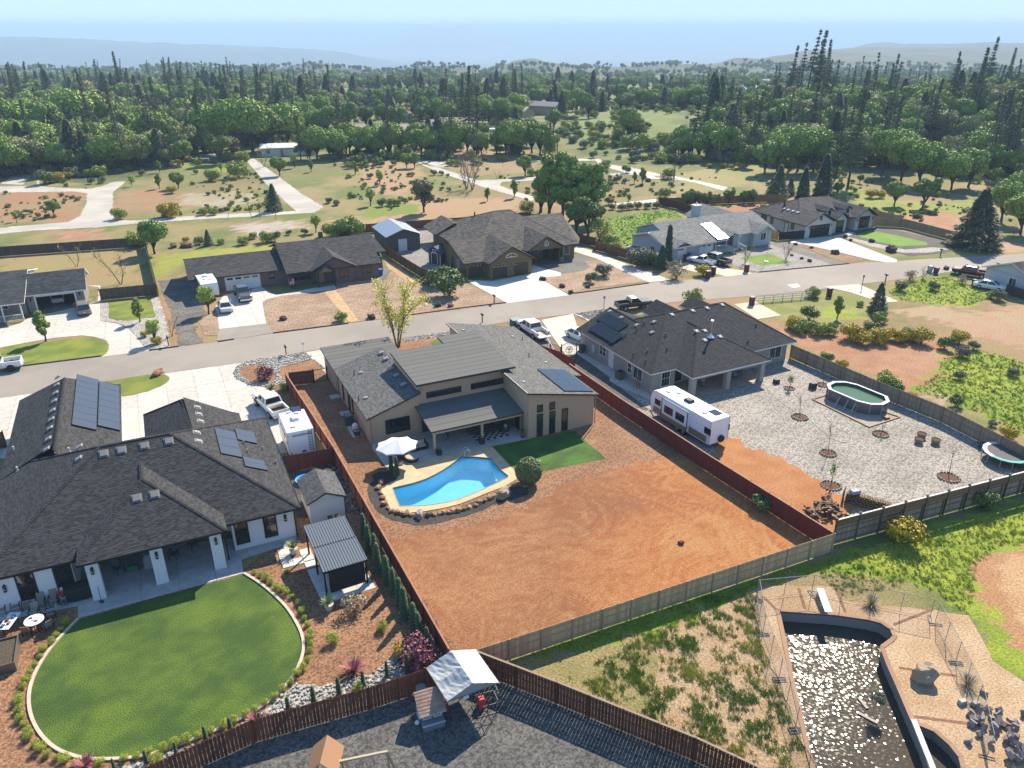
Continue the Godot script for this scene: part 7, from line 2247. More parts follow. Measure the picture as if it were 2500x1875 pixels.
	bn=[[Vector3(0,.55,0),Vector3(0,.92,-.04),.14,.15,RD],[Vector3(-.16,.94,-.04),Vector3(.16,.94,-.04),.07,.07,RD],[Vector3(0,.98,-.03),Vector3(0,1.06,-.02),.055,.05,SK],[Vector3(0,1.17,0),Vector3(0,1.1,.02),.095,.075,SK],[Vector3(0,1.14,.1),Vector3(0,1.125,.11),.016,.02,SK],
		[Vector3(-.09,.5,.02),Vector3(-.12,.5,.42),.09,.07,JN],[Vector3(-.12,.5,.42),Vector3(-.13,.1,.45),.065,.045,JN],[Vector3(-.13,.05,.44),Vector3(-.13,.04,.62),.045,.035,SK],
		[Vector3(.09,.5,.02),Vector3(.13,.5,.42),.09,.07,JN],[Vector3(.13,.5,.42),Vector3(.15,.1,.5),.065,.045,JN],[Vector3(.15,.05,.49),Vector3(.16,.04,.66),.045,.035,SK],
		[Vector3(-.2,.92,-.03),Vector3(-.26,.66,.06),.055,.045,RD],[Vector3(-.26,.66,.06),Vector3(-.12,.6,.24),.04,.03,SK],[Vector3(.2,.92,-.03),Vector3(.26,.66,.06),.055,.045,RD],[Vector3(.26,.66,.06),Vector3(.12,.6,.24),.04,.03,SK]]
	hand(bn,Vector3(-.12,.6,.24),Vector3(.6,-.1,.8),Vector3(.7,0,-.6),SK);hand(bn,Vector3(.12,.6,.24),Vector3(-.6,-.1,.8),Vector3(.7,0,.6),SK)
	chair("taupe chair that the person in red sits on",Vector3(-32.47,0,-44.8),deg_to_rad(25),TP,BLK,"taupe chairs against the white wall")
	person("person in a red top and jeans seated by the white wall",Vector3(-32.47,0,-44.8)+Vector3.UP*.03,deg_to_rad(25),bn,[Vector3(0,1.19,-.01),.1,Color(.45,.42,.4)])
	# things in the shade of the porch
	for q in [[-13.2,.8,.5,"dark armchair at the left of the white porch"],[-9.3,1.0,-.4,"wicker armchair in the right bay of the white porch"],[-7.8,1.6,.4,"round backed chair at the right of the white porch"]]:
		chair(q[3],wt*L(q[0],q[1],0),deg_to_rad(25)+q[2],Color(.12,.12,.12),BLK,"armchairs on the white porch")
	var bb:=thing("grill","covered grill wrapped in pale cloth on the white porch","grill",wt*L(-10.9,.6,0),F)
	mb=MB.new();mb.col=Color(.3,.31,.33)
	mb.skin([[Vector3(-.55,0,-.3),Vector3(.55,0,-.3),Vector3(.55,0,.3),Vector3(-.55,0,.3)],[Vector3(-.5,1.0,-.28),Vector3(.5,1.0,-.28),Vector3(.5,1.0,.28),Vector3(-.5,1.0,.28)],[Vector3(-.3,1.2,-.15),Vector3(.3,1.2,-.15),Vector3(.3,1.2,.15),Vector3(-.3,1.2,.15)]]);part(bb,"cover",mb,M.cloth)
	item("green_cooler","green box on the floor of the white porch","cooler",wt*L(-12.2,.6,0),Vector3(.7,.5,.4),Color(.03,.15,.07),"porch things")
	var br:=thing("broom","black broom leaning on the first white pillar","broom",Vector3(-29.78,0,-44.75),0)
	mb=MB.new();mb.col=BLK;mb.bar(V0,Vector3(-.1,1.3,-.15),.03);part(br,"stick",mb,M.plain)
	mb=MB.new();mb.col=BLK;mb.b2(-.14,0,-.05,.14,.18,.05);part(br,"head",mb,M.cloth)
	# raised bed at the picture edge
	var rb:=thing("raised_bed","raised grey metal garden bed at the picture edge","garden bed",Vector3(-33.54,0,-39.05),F)
	mb=MB.new();mb.col=Color(.16,.14,.12)
	for s in [[-.9,-1.4,.9,-1.34],[-.9,1.34,.9,1.4],[-.9,-1.34,-.84,1.34],[.84,-1.34,.9,1.34]]:mb.b2(s[0],0,s[1],s[2],.75,s[3])
	part(rb,"sides",mb,M.panel)
	mb=MB.new();mb.col=Color(.09,.065,.04);mb.b2(-.84,.1,-1.34,.84,.62,1.34);part(rb,"soil",mb,M.dirt)
	# kerb round the egg shaped lawn
	var kb:=pv([-30.64,-43.05,-30.77,-42.14,-30.96,-41.1,-31.05,-39.76,-30.94,-38.45,-30.66,-37.2,-30.18,-36.03,-29.44,-34.84,-28.52,-33.77,-27.59,-32.93,-26.48,-32.16,-25.25,-31.66,-24.1,-31.42,-22.67,-31.42,-21.12,-31.6,-19.78,-32.14,-18.5,-32.89,-17.18,-33.66,-15.88,-34.66,-14.86,-35.77,-14.26,-36.96,-13.92,-38.39,-13.92,-39.86,-14.31,-41.24,-15.12,-42.68,-16.25,-44.28,-17.64,-45.74,-19.11,-47.06,-20.48,-48.06])
	kb=rounded_open(kb)
	mb=MB.new();mb.col=Color(.48,.40,.32)
	for i in kb.size()-1:mb.bar(Vector3(kb[i].x,.05,kb[i].y),Vector3(kb[i+1].x,.05,kb[i+1].y),.2,.12)
	struct("lawn_kerb",mb,M.concrete)

func rounded_open(p:PackedVector2Array)->PackedVector2Array:
	for k in 2:
		var q:=PackedVector2Array([p[0]])
		for i in p.size()-1:
			q.append(p[i].lerp(p[i+1],.25));q.append(p[i].lerp(p[i+1],.75))
		q.append(p[-1])
		p=q
	return p

func stone_ring(label:String,p:Vector3,r:float,h:float,bare:int)->void:
	var t:=thing("ringed_tree",label,"young tree",p,p.x,"staked young trees in stone rings")
	var n:=int(r*22)
	for i in n:
		var a:=TAU*i/n
		var mb:=MB.new();mb.col=Color(.42,.35,.27)*rng.randf_range(.7,1.2)
		mb.blob(Vector3(cos(a)*r,.07,sin(a)*r),Vector3(.13,.12,.1)*rng.randf_range(.8,1.3),i,6,.3);part(t,"stone",mb,M.rock)
	var s:=MB.new();s.col=Color(.13,.06,.035)
	s.lathe(V0,[[r,.03],[0,.05]],14);part(t,"mulch",s,M.dirt)
	var tr:=MB.new();tr.col=Color(.17,.14,.11)
	var top:=Vector3(h*.12*sin(p.x),h*.7,.1)
	tr.tube(V0,top*.6,.035,.025,6);tr.tube(top*.6,top,.025,.018,6)
	for k in 9:
		var b:=top*rng.randf_range(.55,1.0)
		var d:=Vector3(rng.randfn(),1.6,rng.randfn()).normalized()
		tr.tube(b,b+d*h*.3,.014,.006,4,false)
		tr.tube(b+d*h*.15,b+d*h*.15+Vector3(rng.randfn(),1.2,rng.randfn()).normalized()*h*.2,.009,.005,4,false)
	part(t,"trunk",tr,M.bark)
	if bare==0:
		var lf:=MB.new()
		leaves(lf,Vector3(0,h*.62,0),Vector3(.35,h*.3,.35),150,.1,Color(.12,.2,.03),Color(.22,.3,.06),.1);part(t,"crown",lf,M.leaf)

func bin(label:String,p:Vector3,c:Color,turn:=.4)->void:
	var t:=thing("wheelie_bin",label,"bin",p,turn,"wheeled bins")
	var mb:=MB.new();mb.col=c
	mb.skin([[Vector3(-.24,.05,-.26),Vector3(.24,.05,-.26),Vector3(.24,.05,.26),Vector3(-.24,.05,.26)],[Vector3(-.32,1.0,-.36),Vector3(.32,1.0,-.36),Vector3(.32,1.0,.36),Vector3(-.32,1.0,.36)]]);part(t,"body",mb,M.plain)
	mb=MB.new();mb.col=c*.8
	mb.skin([[Vector3(-.35,1.0,-.4),Vector3(.35,1.0,-.4),Vector3(.35,1.0,.38),Vector3(-.35,1.0,.38)],[Vector3(-.3,1.12,-.3),Vector3(.3,1.12,-.3),Vector3(.3,1.08,.34),Vector3(-.3,1.08,.34)]]);part(t,"lid",mb,M.plain)
	for x in [-.28,.28]:
		mb=MB.new();mb.tube(Vector3(x-.03,.12,-.3),Vector3(x+.03,.12,-.3),.12,.12,10);part(t,"wheel",mb,M.rubber)

func mailbox(label:String,p:Vector3,turn:float,c:=Color(.03,.03,.03))->void:
	var t:=thing("mailbox",label,"mailbox",p,turn,"mailboxes along the street")
	var mb:=MB.new();mb.col=Color(.12,.07,.045)
	mb.bar(V0,Vector3.UP*1.1,.12);part(t,"post",mb,M.wood)
	mb=MB.new();mb.col=c
	var A:=[];var B:=[]
	for i in 9:
		var a:=PI*i/8
		A.append(Vector3(cos(a)*.13,1.22+sin(a)*.13,-.3));B.append(Vector3(cos(a)*.13,1.22+sin(a)*.13,.3))
	A.append(Vector3(-.13,1.1,-.3));B.append(Vector3(-.13,1.1,.3));A.append(Vector3(.13,1.1,-.3));B.append(Vector3(.13,1.1,.3))
	mb.skin([A,B]);part(t,"box",mb,M.plain)

func log_part(t:Node3D,a:Vector3,b:Vector3,r:float)->void:
	var mb:=MB.new();mb.col=Color(.16,.10,.06)*rng.randf_range(.7,1.3)
	mb.tube(a,b,r,r*.95,8,false)
	mb.col=Color(.5,.34,.18)*rng.randf_range(.8,1.15)
	var f:=(b-a).normalized()
	mb.tube(b,b+f*.004,r,r*.2,8);mb.tube(a-f*.004,a,r*.2,r,8)
	part(t,"log",mb,M.wood)

func yard_things()->void:
	# above ground pool
	var c:=Vector2(38.17,-77.72)
	var ax:=(Vector2(39.71,-75.48)-Vector2(36.38,-79.73)).normalized()
	var pt:=thing("above_ground_pool","oval grey above ground pool with green water on a timber pad","pool",Vector3(c.x,0,c.y),-ax.angle())
	var rim:=[]
	for i in 10:
		var a:=TAU*(i+.5)/10
		rim.append(Vector3(cos(a)*2.15+signf(cos(a))*1.15,0,sin(a)*1.95))
	var G:=Color(.125,.135,.15)
	for i in 10:
		var a:Vector3=rim[i];var b:Vector3=rim[(i+1) % 10]
		var U:=Vector3.UP*1.3
		var mb:=MB.new();mb.col=G
		mb.quad(a,b,b+U,a+U);mb.quad(a*.985,a*.985+U,b*.985+U,b*.985);part(pt,"wall_panel",mb,M.panel)
		mb=MB.new();mb.col=Color(.6,.63,.66)
		var o:=Vector3.UP*1.33
		mb.slab([a*1.05+o,b*1.05+o,b*.93+o,a*.93+o],.05);part(pt,"top_rail",mb,M.paint)
		mb=MB.new();mb.col=Color(.3,.32,.34)
		mb.bar(a*1.01,a*1.01+U,.12,.06);part(pt,"upright",mb,M.paint)
	for s in [-1.0,1.0]:
		for x in [-.9,.1,1.0]:
			var mb:=MB.new();mb.col=Color(.35,.37,.39)
			mb.bar(Vector3(x,.02,s*2.75),Vector3(x,1.0,s*1.95),.08);mb.bar(Vector3(x,.03,s*2.75),Vector3(x,.03,s*1.95),.08);part(pt,"buttress",mb,M.paint)
	var wm:=MB.new();wm.col=Color(.075,.13,.07)
	for i in 10:wm.tri(Vector3(0,1.0,0),rim[i]*.98+Vector3.UP*1.0,rim[(i+1) % 10]*.98+Vector3.UP*1.0)
	var wmat:=mat(Color.WHITE,.06);part(pt,"water",wm,wmat)
	var pad:=pv([33.7,-78.62,36.18,-80,41.54,-74.25,37.26,-71.96])
	patch("pool_pad",[33.7,-78.62,36.18,-80,41.54,-74.25,37.26,-71.96],.012,M.dirt,Color(.36,.29,.24),Color(.42,.34,.29),.8)
	var tm:=thing("timber_edging","timber edging round the above ground pool","edging",Vector3(pad[0].x,0,pad[0].y))
	for i in 4:
		var a:=pad[i]-pad[0];var b:=pad[(i+1) % 4]-pad[0]
		var mb:=MB.new();mb.col=Color(.36,.24,.13);mb.bar(Vector3(a.x,.06,a.y),Vector3(b.x,.06,b.y),.12);part(tm,"timber",mb,M.wood)
	# trampoline
	var tp:=thing("trampoline","round trampoline with white and teal rim in the gravel yard corner","trampoline",Vector3(47.57,0,-65.2),0)
	var mb:=MB.new();mb.col=Color(.09,.085,.09)
	mb.lathe(V0,[[1.72,.84],[0,.8]],32);part(tp,"mat",mb,M.cloth)
	for k in 16:
		mb=MB.new();mb.col=Color(.62,.64,.64) if k % 16 in [7,8,9,10,11,12,13] else Color(.12,.40,.36)
		var a:=TAU*k/16;var b:=TAU*(k+1)/16
		var p:=func(t:float,r:float)->Vector3:return Vector3(cos(t)*r,.9,sin(t)*r)
		mb.slab([p.call(a,1.72),p.call(a,2.12),p.call(b,2.12),p.call(b,1.72)],.06);part(tp,"rim_pad",mb,M.cloth)
	for k in 6:
		mb=MB.new();mb.col=Color(.4,.4,.4)
		var a:=TAU*k/6
		var q:=Vector3(cos(a),0,sin(a));var s:=Vector3(-sin(a),0,cos(a))*.5
		mb.path([q*2.05+s+Vector3.UP*.85,q*2.1+s+Vector3.UP*.03,q*2.1-s+Vector3.UP*.03,q*2.05-s+Vector3.UP*.85],.03);part(tp,"leg",mb,M.metal)
	# half barrels
	var bl:=["wooden barrel planter standing behind the other two","wooden barrel planter at the front of the three","wooden barrel planter apart to the side"]
	var bp:=[Vector3(41.66,0,-69.76),Vector3(40.88,0,-68.67),Vector3(42.47,0,-68.49)]
	for k in 3:
		var t:=thing("barrel_planter",bl[k],"planter",bp[k],.0,"barrel planters on the gravel")
		for i in 14:
			mb=MB.new();mb.col=Color(.36,.27,.16)*rng.randf_range(.75,1.15)
			var a:=TAU*i/14;var b:=TAU*(i+.94)/14
			mb.quad(Vector3(cos(a)*.36,0,sin(a)*.36),Vector3(cos(a)*.46,.5,sin(a)*.46),Vector3(cos(b)*.46,.5,sin(b)*.46),Vector3(cos(b)*.36,0,sin(b)*.36));part(t,"stave",mb,M.wood)
		for y in [.12,.38]:
			mb=MB.new();mb.col=Color(.2,.18,.15);mb.lathe(V0,[[.365+y*.2,y],[.375+y*.2,y+.05]],14);part(t,"hoop",mb,M.metal)
		mb=MB.new();mb.col=Color(.10,.06,.035);mb.lathe(V0,[[.44,.42],[0,.44]],14);part(t,"soil",mb,M.dirt)
	for q in [["leafy sapling in a stone ring near the grey house porch",Vector3(32.03,0,-81.54),.55,1.9,0],["bare sapling in a stone ring beside the long grey fence",Vector3(36.37,0,-82.54),.65,2.0,1],["bare sapling in a stone ring at the end of the hose",Vector3(30.81,0,-74.25),.8,3.2,1],["bare sapling in a stone ring inside the hose loop",Vector3(30.98,0,-66.5),.75,4.4,1],["empty stone ring below the timber pad",Vector3(37.83,0,-70.45),.75,1.4,1],["stick sapling in a stone ring above the log heap",Vector3(29.05,0,-60.57),.85,2.8,0],["tall leaning bare sapling in a stone ring near the trampoline",Vector3(40.49,0,-61.99),.9,4.2,1]]:
		stone_ring(q[0],q[1],q[2],q[3],q[4])
	# hose
	var hs:=pv([29.44,-82.91,29.44,-81.12,29.89,-78.05,30.6,-75.79,31.62,-74.25,32.05,-71.59,32.39,-69.62,33.08,-68.67,34,-68.67,34.57,-69.62,34.54,-70.73,33.77,-71.88,33.59,-73.94,33.7,-75.79])
	hs=rounded_open(hs)
	mb=MB.new();mb.col=Color(.42,.43,.36)
	for i in hs.size()-1:mb.tube(Vector3(hs[i].x,.03,hs[i].y),Vector3(hs[i+1].x,.03,hs[i+1].y),.022,.022,5,false)
	var ho:=part(self,"garden_hose",mb,M.plain);tag(ho,"pale garden hose looping across the gravel yard","hose")
	# log heaps
	var lg:=thing("log_heap","tumbled heap of split logs in the fence corner","log pile",Vector3(27.05,0,-56.17),0)
	for k in 46:
		var a:=rng.randf()*TAU;var r:=rng.randf()*1.5
		var h:=maxf(.12,.8-r*.5)*rng.randf()
		var d:=Vector3(rng.randfn(),rng.randfn()*.25,rng.randfn()).normalized()
		var o:=Vector3(cos(a)*r*1.2,.15+h,sin(a)*r)
		var l:=rng.randf_range(.35,1.1)
		log_part(lg,o-d*l*.5,o+d*l*.5,rng.randf_range(.06,.19))
	var sa:=Vector3(29.41,0,-58.08);var sb:=Vector3(31.43,0,-56.76)
	var lk:=thing("log_stack","neat stack of firewood held by a pallet end","log pile",sa,0)
	var sd:=(sb-sa).normalized()
	var nn:=sd.cross(Vector3.UP)
	for r in 6:
		for k in 17:
			var o:=sd*(k*.21+(.1 if r % 2 else .0))+Vector3.UP*(.11+r*.17)
			log_part(lk,o-nn*.22,o+nn*rng.randf_range(.18,.28),rng.randf_range(.075,.11))
	var pl:=thing("pallet","wooden pallet standing at the end of the firewood stack","pallet",sa-sd*.25,atan2(-nn.z,nn.x))
	for k in 6:
		mb=MB.new();mb.col=Color(.3,.2,.11);mb.b2(-.5+k*.19,0,-.03,-.39+k*.19,1.3,.03);part(pl,"slat",mb,M.wood)
	item("blue_tarp","crumpled blue and white tarp on the firewood stack","tarp",sa+sd*.6+Vector3.UP*1.05,Vector3(.8,.3,.5),Color(.25,.3,.42),"yard odds and ends")
	item("storage_tub","black tub on the gravel nearest the grey house porch","tub",Vector3(31.01,0,-83.09),Vector3(.65,.5,.5),Color(.02,.02,.025),"yard odds and ends")
	item("storage_tub","black tub on the gravel nearer the above ground pool","tub",Vector3(34.77,0,-81.65),Vector3(.7,.7,.6),Color(.02,.025,.03),"yard odds and ends")
	item("water_bucket","dark blue bucket beside the trampoline","bucket",Vector3(46.67,0,-67.61),Vector3(.55,.6,.55),Color(.02,.04,.10),"yard odds and ends")
	item("firewood_crate","brown firewood scraps on the pool pad","crate",Vector3(39.88,0,-73.94),Vector3(.5,.3,.7),Color(.16,.10,.06),"yard odds and ends")
	# grey house: cooler, ladder, bin, seats on the porch
	var gh:=Transform3D(Basis(Vector3.UP,deg_to_rad(27)),Vector3(15.78,.03,-80.15))
	var ac:=thing("air_conditioner","grey air conditioner against the side of the grey house","air conditioner",gh*L(-.75,5.1,0),deg_to_rad(27))
	mb=MB.new();mb.col=Color(.2,.2,.18);mb.b2(-.42,0,-.42,.42,.95,.42);part(ac,"case",mb,M.metal)
	mb=MB.new();mb.col=Color(.03,.03,.03);mb.lathe(V0,[[.36,.96],[.3,1.0],[0,.98]],14);part(ac,"fan_grille",mb,M.metal)
	var la:=thing("step_ladder","wooden step ladder leaning open beside the grey house","ladder",gh*L(-.5,2.0,0),deg_to_rad(27))
	for s in [-.25,.25]:
		mb=MB.new();mb.col=Color(.34,.17,.06);mb.bar(Vector3(s,0,.3),Vector3(s*.7,1.2,0),.05);part(la,"front_leg",mb,M.wood)
		mb=MB.new();mb.col=Color(.3,.15,.06);mb.bar(Vector3(s,0,-.35),Vector3(s*.7,1.2,0),.04);part(la,"back_leg",mb,M.wood)
	for k in 4:
		mb=MB.new();mb.col=Color(.36,.18,.07);mb.b2(-.22,.2+k*.27,.2-k*.065,.22,.23+k*.27,.32-k*.065);part(la,"step",mb,M.wood)
	for q in [[5.2,-.8,.4,"patio chair at the left of the grey house porch"],[6.6,-1.2,-.5,"patio chair beside the big porch planter"],[11.5,-1.0,2.4,"pale patio chair at the right of the grey house porch"],[12.4,-.3,-2.0,"patio chair behind the pale one on the grey porch"]]:
		chair(q[3],gh*L(q[0],q[1],0),deg_to_rad(27)+q[2],Color(.25,.25,.25),Color(.05,.05,.05),"chairs on the grey house porch")
	table("porch_table","round glass table on the grey house porch",gh*L(12.0,-.9,0),0,1.1,1.1,.72,Color(.15,.17,.17),true)
	# canopy tent over the corner of the fences
	var e0:=Vector2(-5.29,-36.3);var e1:=Vector2(-3.79,-33.67);var e2:=Vector2(-.78,-35.12);var e3:=Vector2(-2.31,-37.88)
	var r0:=Vector2(-3.78,-36.83);var r1:=Vector2(-2.31,-34.19)
	var ct:=thing("canopy_tent","grey peaked canopy tent on thin metal legs","canopy",Vector3(e1.x,0,e1.y))
	var P:=func(v:Vector2,y:float)->Vector3:return Vector3(v.x-e1.x,y,v.y-e1.y)
	for q in [[e0,e1,r1,r0],[e3,e2,r1,r0]]:
		mb=MB.new();mb.col=Color(.42,.43,.43)
		var A:Vector3=P.call(q[0],2.1);var B:Vector3=P.call(q[1],2.1);var C:Vector3=P.call(q[2],3.0);var D:Vector3=P.call(q[3],3.0)
		for i in 12:
			for j in 10:
				var g:=func(a:int,b:int)->Vector3:
					var u:=a/12.0;var w:=b/10.0
					var s:Vector3=A.lerp(B,u).lerp(D.lerp(C,u),w)
					return s+Vector3.UP*(.05*nz.get_noise_2d(u*14+w*3,w*6)-.13*sin(PI*fmod(u*2.0,1.0))*sin(PI*w))
				mb.quad(g.call(i,j),g.call(i+1,j),g.call(i+1,j+1),g.call(i,j+1))
		part(ct,"canopy",mb,M.cloth)
	mb=MB.new();mb.col=Color(.30,.31,.33)
	mb.tri(P.call(e1,2.08),P.call(r1,2.98),P.call(e2,2.08));mb.tri(P.call(e0,2.08),P.call(r0,2.98),P.call(e3,2.08));part(ct,"end_panel",mb,M.cloth)
	for v in [e0,e1,e2,e3,e0.lerp(e1,.5),e3.lerp(e2,.5)]:
		mb=MB.new();mb.col=Color(.12,.13,.13);mb.tube(P.call(v,0),P.call(v,2.1),.03,.03,6);part(ct,"leg",mb,M.metal)
	for q in [[e0,e1],[e1,e2],[e2,e3]]:
		mb=MB.new();mb.col=Color(.12,.13,.13);mb.tube(P.call(q[0],2.06),P.call(q[1],2.06),.03,.03,6);part(ct,"rail",mb,M.metal)
	mb=MB.new();mb.col=Color(.66,.66,.68)
	var sp:Vector3=P.call(e1.lerp(e2,.3),1.75);var se:Vector3=(P.call(e2,0)-P.call(e1,0)).normalized()*.36
	mb.slab([sp+Vector3.UP*.26,sp+se+Vector3.UP*.26,sp+se+Vector3(0,.26,-.02),sp+Vector3(0,.26,-.02)],.26);part(ct,"sign_board",mb,M.paint)
	# wire dog run beneath it
	var dr:=thing("wire_kennel","open wire kennel under the canopy edge","kennel",Vector3(-1.63,0,-35.06),.35)
	mb=MB.new();mb.col=Color(.1,.11,.11)
	for x in [-.7,.0,.7]:
		for z in [-.5,.5]:mb.bar(Vector3(x,0,z),Vector3(x,1.6,z),.035)
	for y in [.05,.8,1.58]:
		for z in [-.5,.5]:mb.bar(Vector3(-.7,y,z),Vector3(.7,y,z),.03)
		for x in [-.7,.7]:mb.bar(Vector3(x,y,-.5),Vector3(x,y,.5),.03)
	part(dr,"frame",mb,M.metal)
	item("red_kettle_grill","round red kettle under the canopy tent","grill",Vector3(-1.88,0,-35.24),Vector3(.42,.75,.42),Color(.42,.05,.05),"things under the canopy")
	item("red_cooler","small red box behind the playhouse","cooler",Vector3(-4.12,0,-35.18),Vector3(.45,.4,.3),Color(.3,.04,.04),"things under the canopy")
	# playhouse
	var ph:=thing("playhouse","small grey playhouse with brown shingle roof and white trim","playhouse",Vector3(-5.4,0,-33.72),deg_to_rad(21))
	var PG:=Color(.16,.18,.2);var PW:=Color(.6,.6,.6)
	walls(ph,[0,.0,1.35,.0,1.35,1.3,0,1.3],1.15,PG,M.paint)
	gable_wall(ph,[[0,1.1],[1.3,1.1],[.95,1.75]],"d",.0,1.35,PG,M.paint)
	roof(ph,[[L(-.15,-.3,1.05),L(1.5,-.3,1.05),L(1.5,.95,1.9),L(-.15,.95,1.9)],[L(1.5,1.55,1.15),L(-.15,1.55,1.15),L(-.15,.95,1.9),L(1.5,.95,1.9)]],Color(.36,.24,.18),PW,.2,.35,[],.2,.05)
	for x in [.35,1.0]:window(ph,L(x,0,.62),0,.42,.35,PW,1)
	box_part(ph,"porch_box",PG*1.1,M.paint,0,-.45,0,1.35,-.02,.42)
	box_part(ph,"porch_trim",PW,M.paint,-.03,-.48,.4,1.38,-.44,.46)
	window(ph,L(0,.65,.3),-90,.5,.75,PW,1)
	var ball:=MB.new();ball.col=Color(.6,.6,.6)
	ball.lathe(Vector3(0,.16,0),[[0,-.16],[.11,-.11],[.16,0],[.11,.11],[0,.16]],12)
	var bo:=part(self,"play_ball",ball,M.plain);bo.position=Vector3(-5.67,0,-33.89);tag(bo,"white ball lying beside the playhouse","ball")
	var bk:=thing("trash_can","round grey lidded can behind the playhouse","can",Vector3(-5.64,0,-36.1),0)
	mb=MB.new();mb.col=Color(.1,.11,.12);mb.lathe(V0,[[.28,0],[.33,.7]],14);part(bk,"drum",mb,M.plain)
	mb=MB.new();mb.col=Color(.2,.22,.23);mb.lathe(V0,[[.36,.7],[.3,.78],[0,.82]],14);part(bk,"lid",mb,M.plain)
	# swing set at the bottom edge: a wood roofed tower and a beam
	var sw:=thing("swing_set","wooden swing set with brown tower roof at the picture's bottom edge","swing set",Vector3(-10.6,0,-30.75),0)
	var ra:=Vector3(-10.05,3,-29.63)-Vector3(-10.6,0,-30.75);var rb2:=Vector3(-6.75,2.4,-29.95)-Vector3(-10.6,0,-30.75)
	mb=MB.new();mb.col=Color(.36,.19,.10)
	var tw:=ra
	for s in [-1.0,1.0]:mb.slab([tw+Vector3(0,0,.9),tw+Vector3(0,0,-.9),tw+Vector3(s*.85,-.85,-.9),tw+Vector3(s*.85,-.85,.9)],.04)
	part(sw,"tower_roof",mb,M.wood)
	mb=MB.new();mb.col=Color(.5,.4,.28);mb.bar(ra+Vector3(.2,-.9,.2),rb2,.13);part(sw,"beam",mb,M.wood)
	for s in [-.7,.7]:
		mb=MB.new();mb.col=Color(.38,.27,.16);mb.bar(rb2,Vector3(rb2.x+.25,0,rb2.z+s),.1);part(sw,"leg",mb,M.wood)
		mb=MB.new();mb.col=Color(.32,.2,.11);mb.bar(Vector3(tw.x-.7,0,tw.z+s),Vector3(tw.x-.7,2.2,tw.z+s),.1);part(sw,"post",mb,M.wood)
		mb=MB.new();mb.col=Color(.32,.2,.11);mb.bar(Vector3(tw.x+.7,0,tw.z+s),Vector3(tw.x+.7,2.2,tw.z+s),.1);part(sw,"post",mb,M.wood)
	for k in [.45,.7]:
		mb=MB.new();mb.col=Color(.03,.04,.04)
		var o:=(ra+Vector3(.2,-.9,.2)).lerp(rb2,k)
		for s in [-.2,.2]:mb.bar(o+Vector3(s,0,0),o+Vector3(s,-1.6,0),.015)
		mb.b2(o.x-.22,o.y-1.63,o.z-.09,o.x+.22,o.y-1.6,o.z+.09);part(sw,"swing",mb,M.plain)

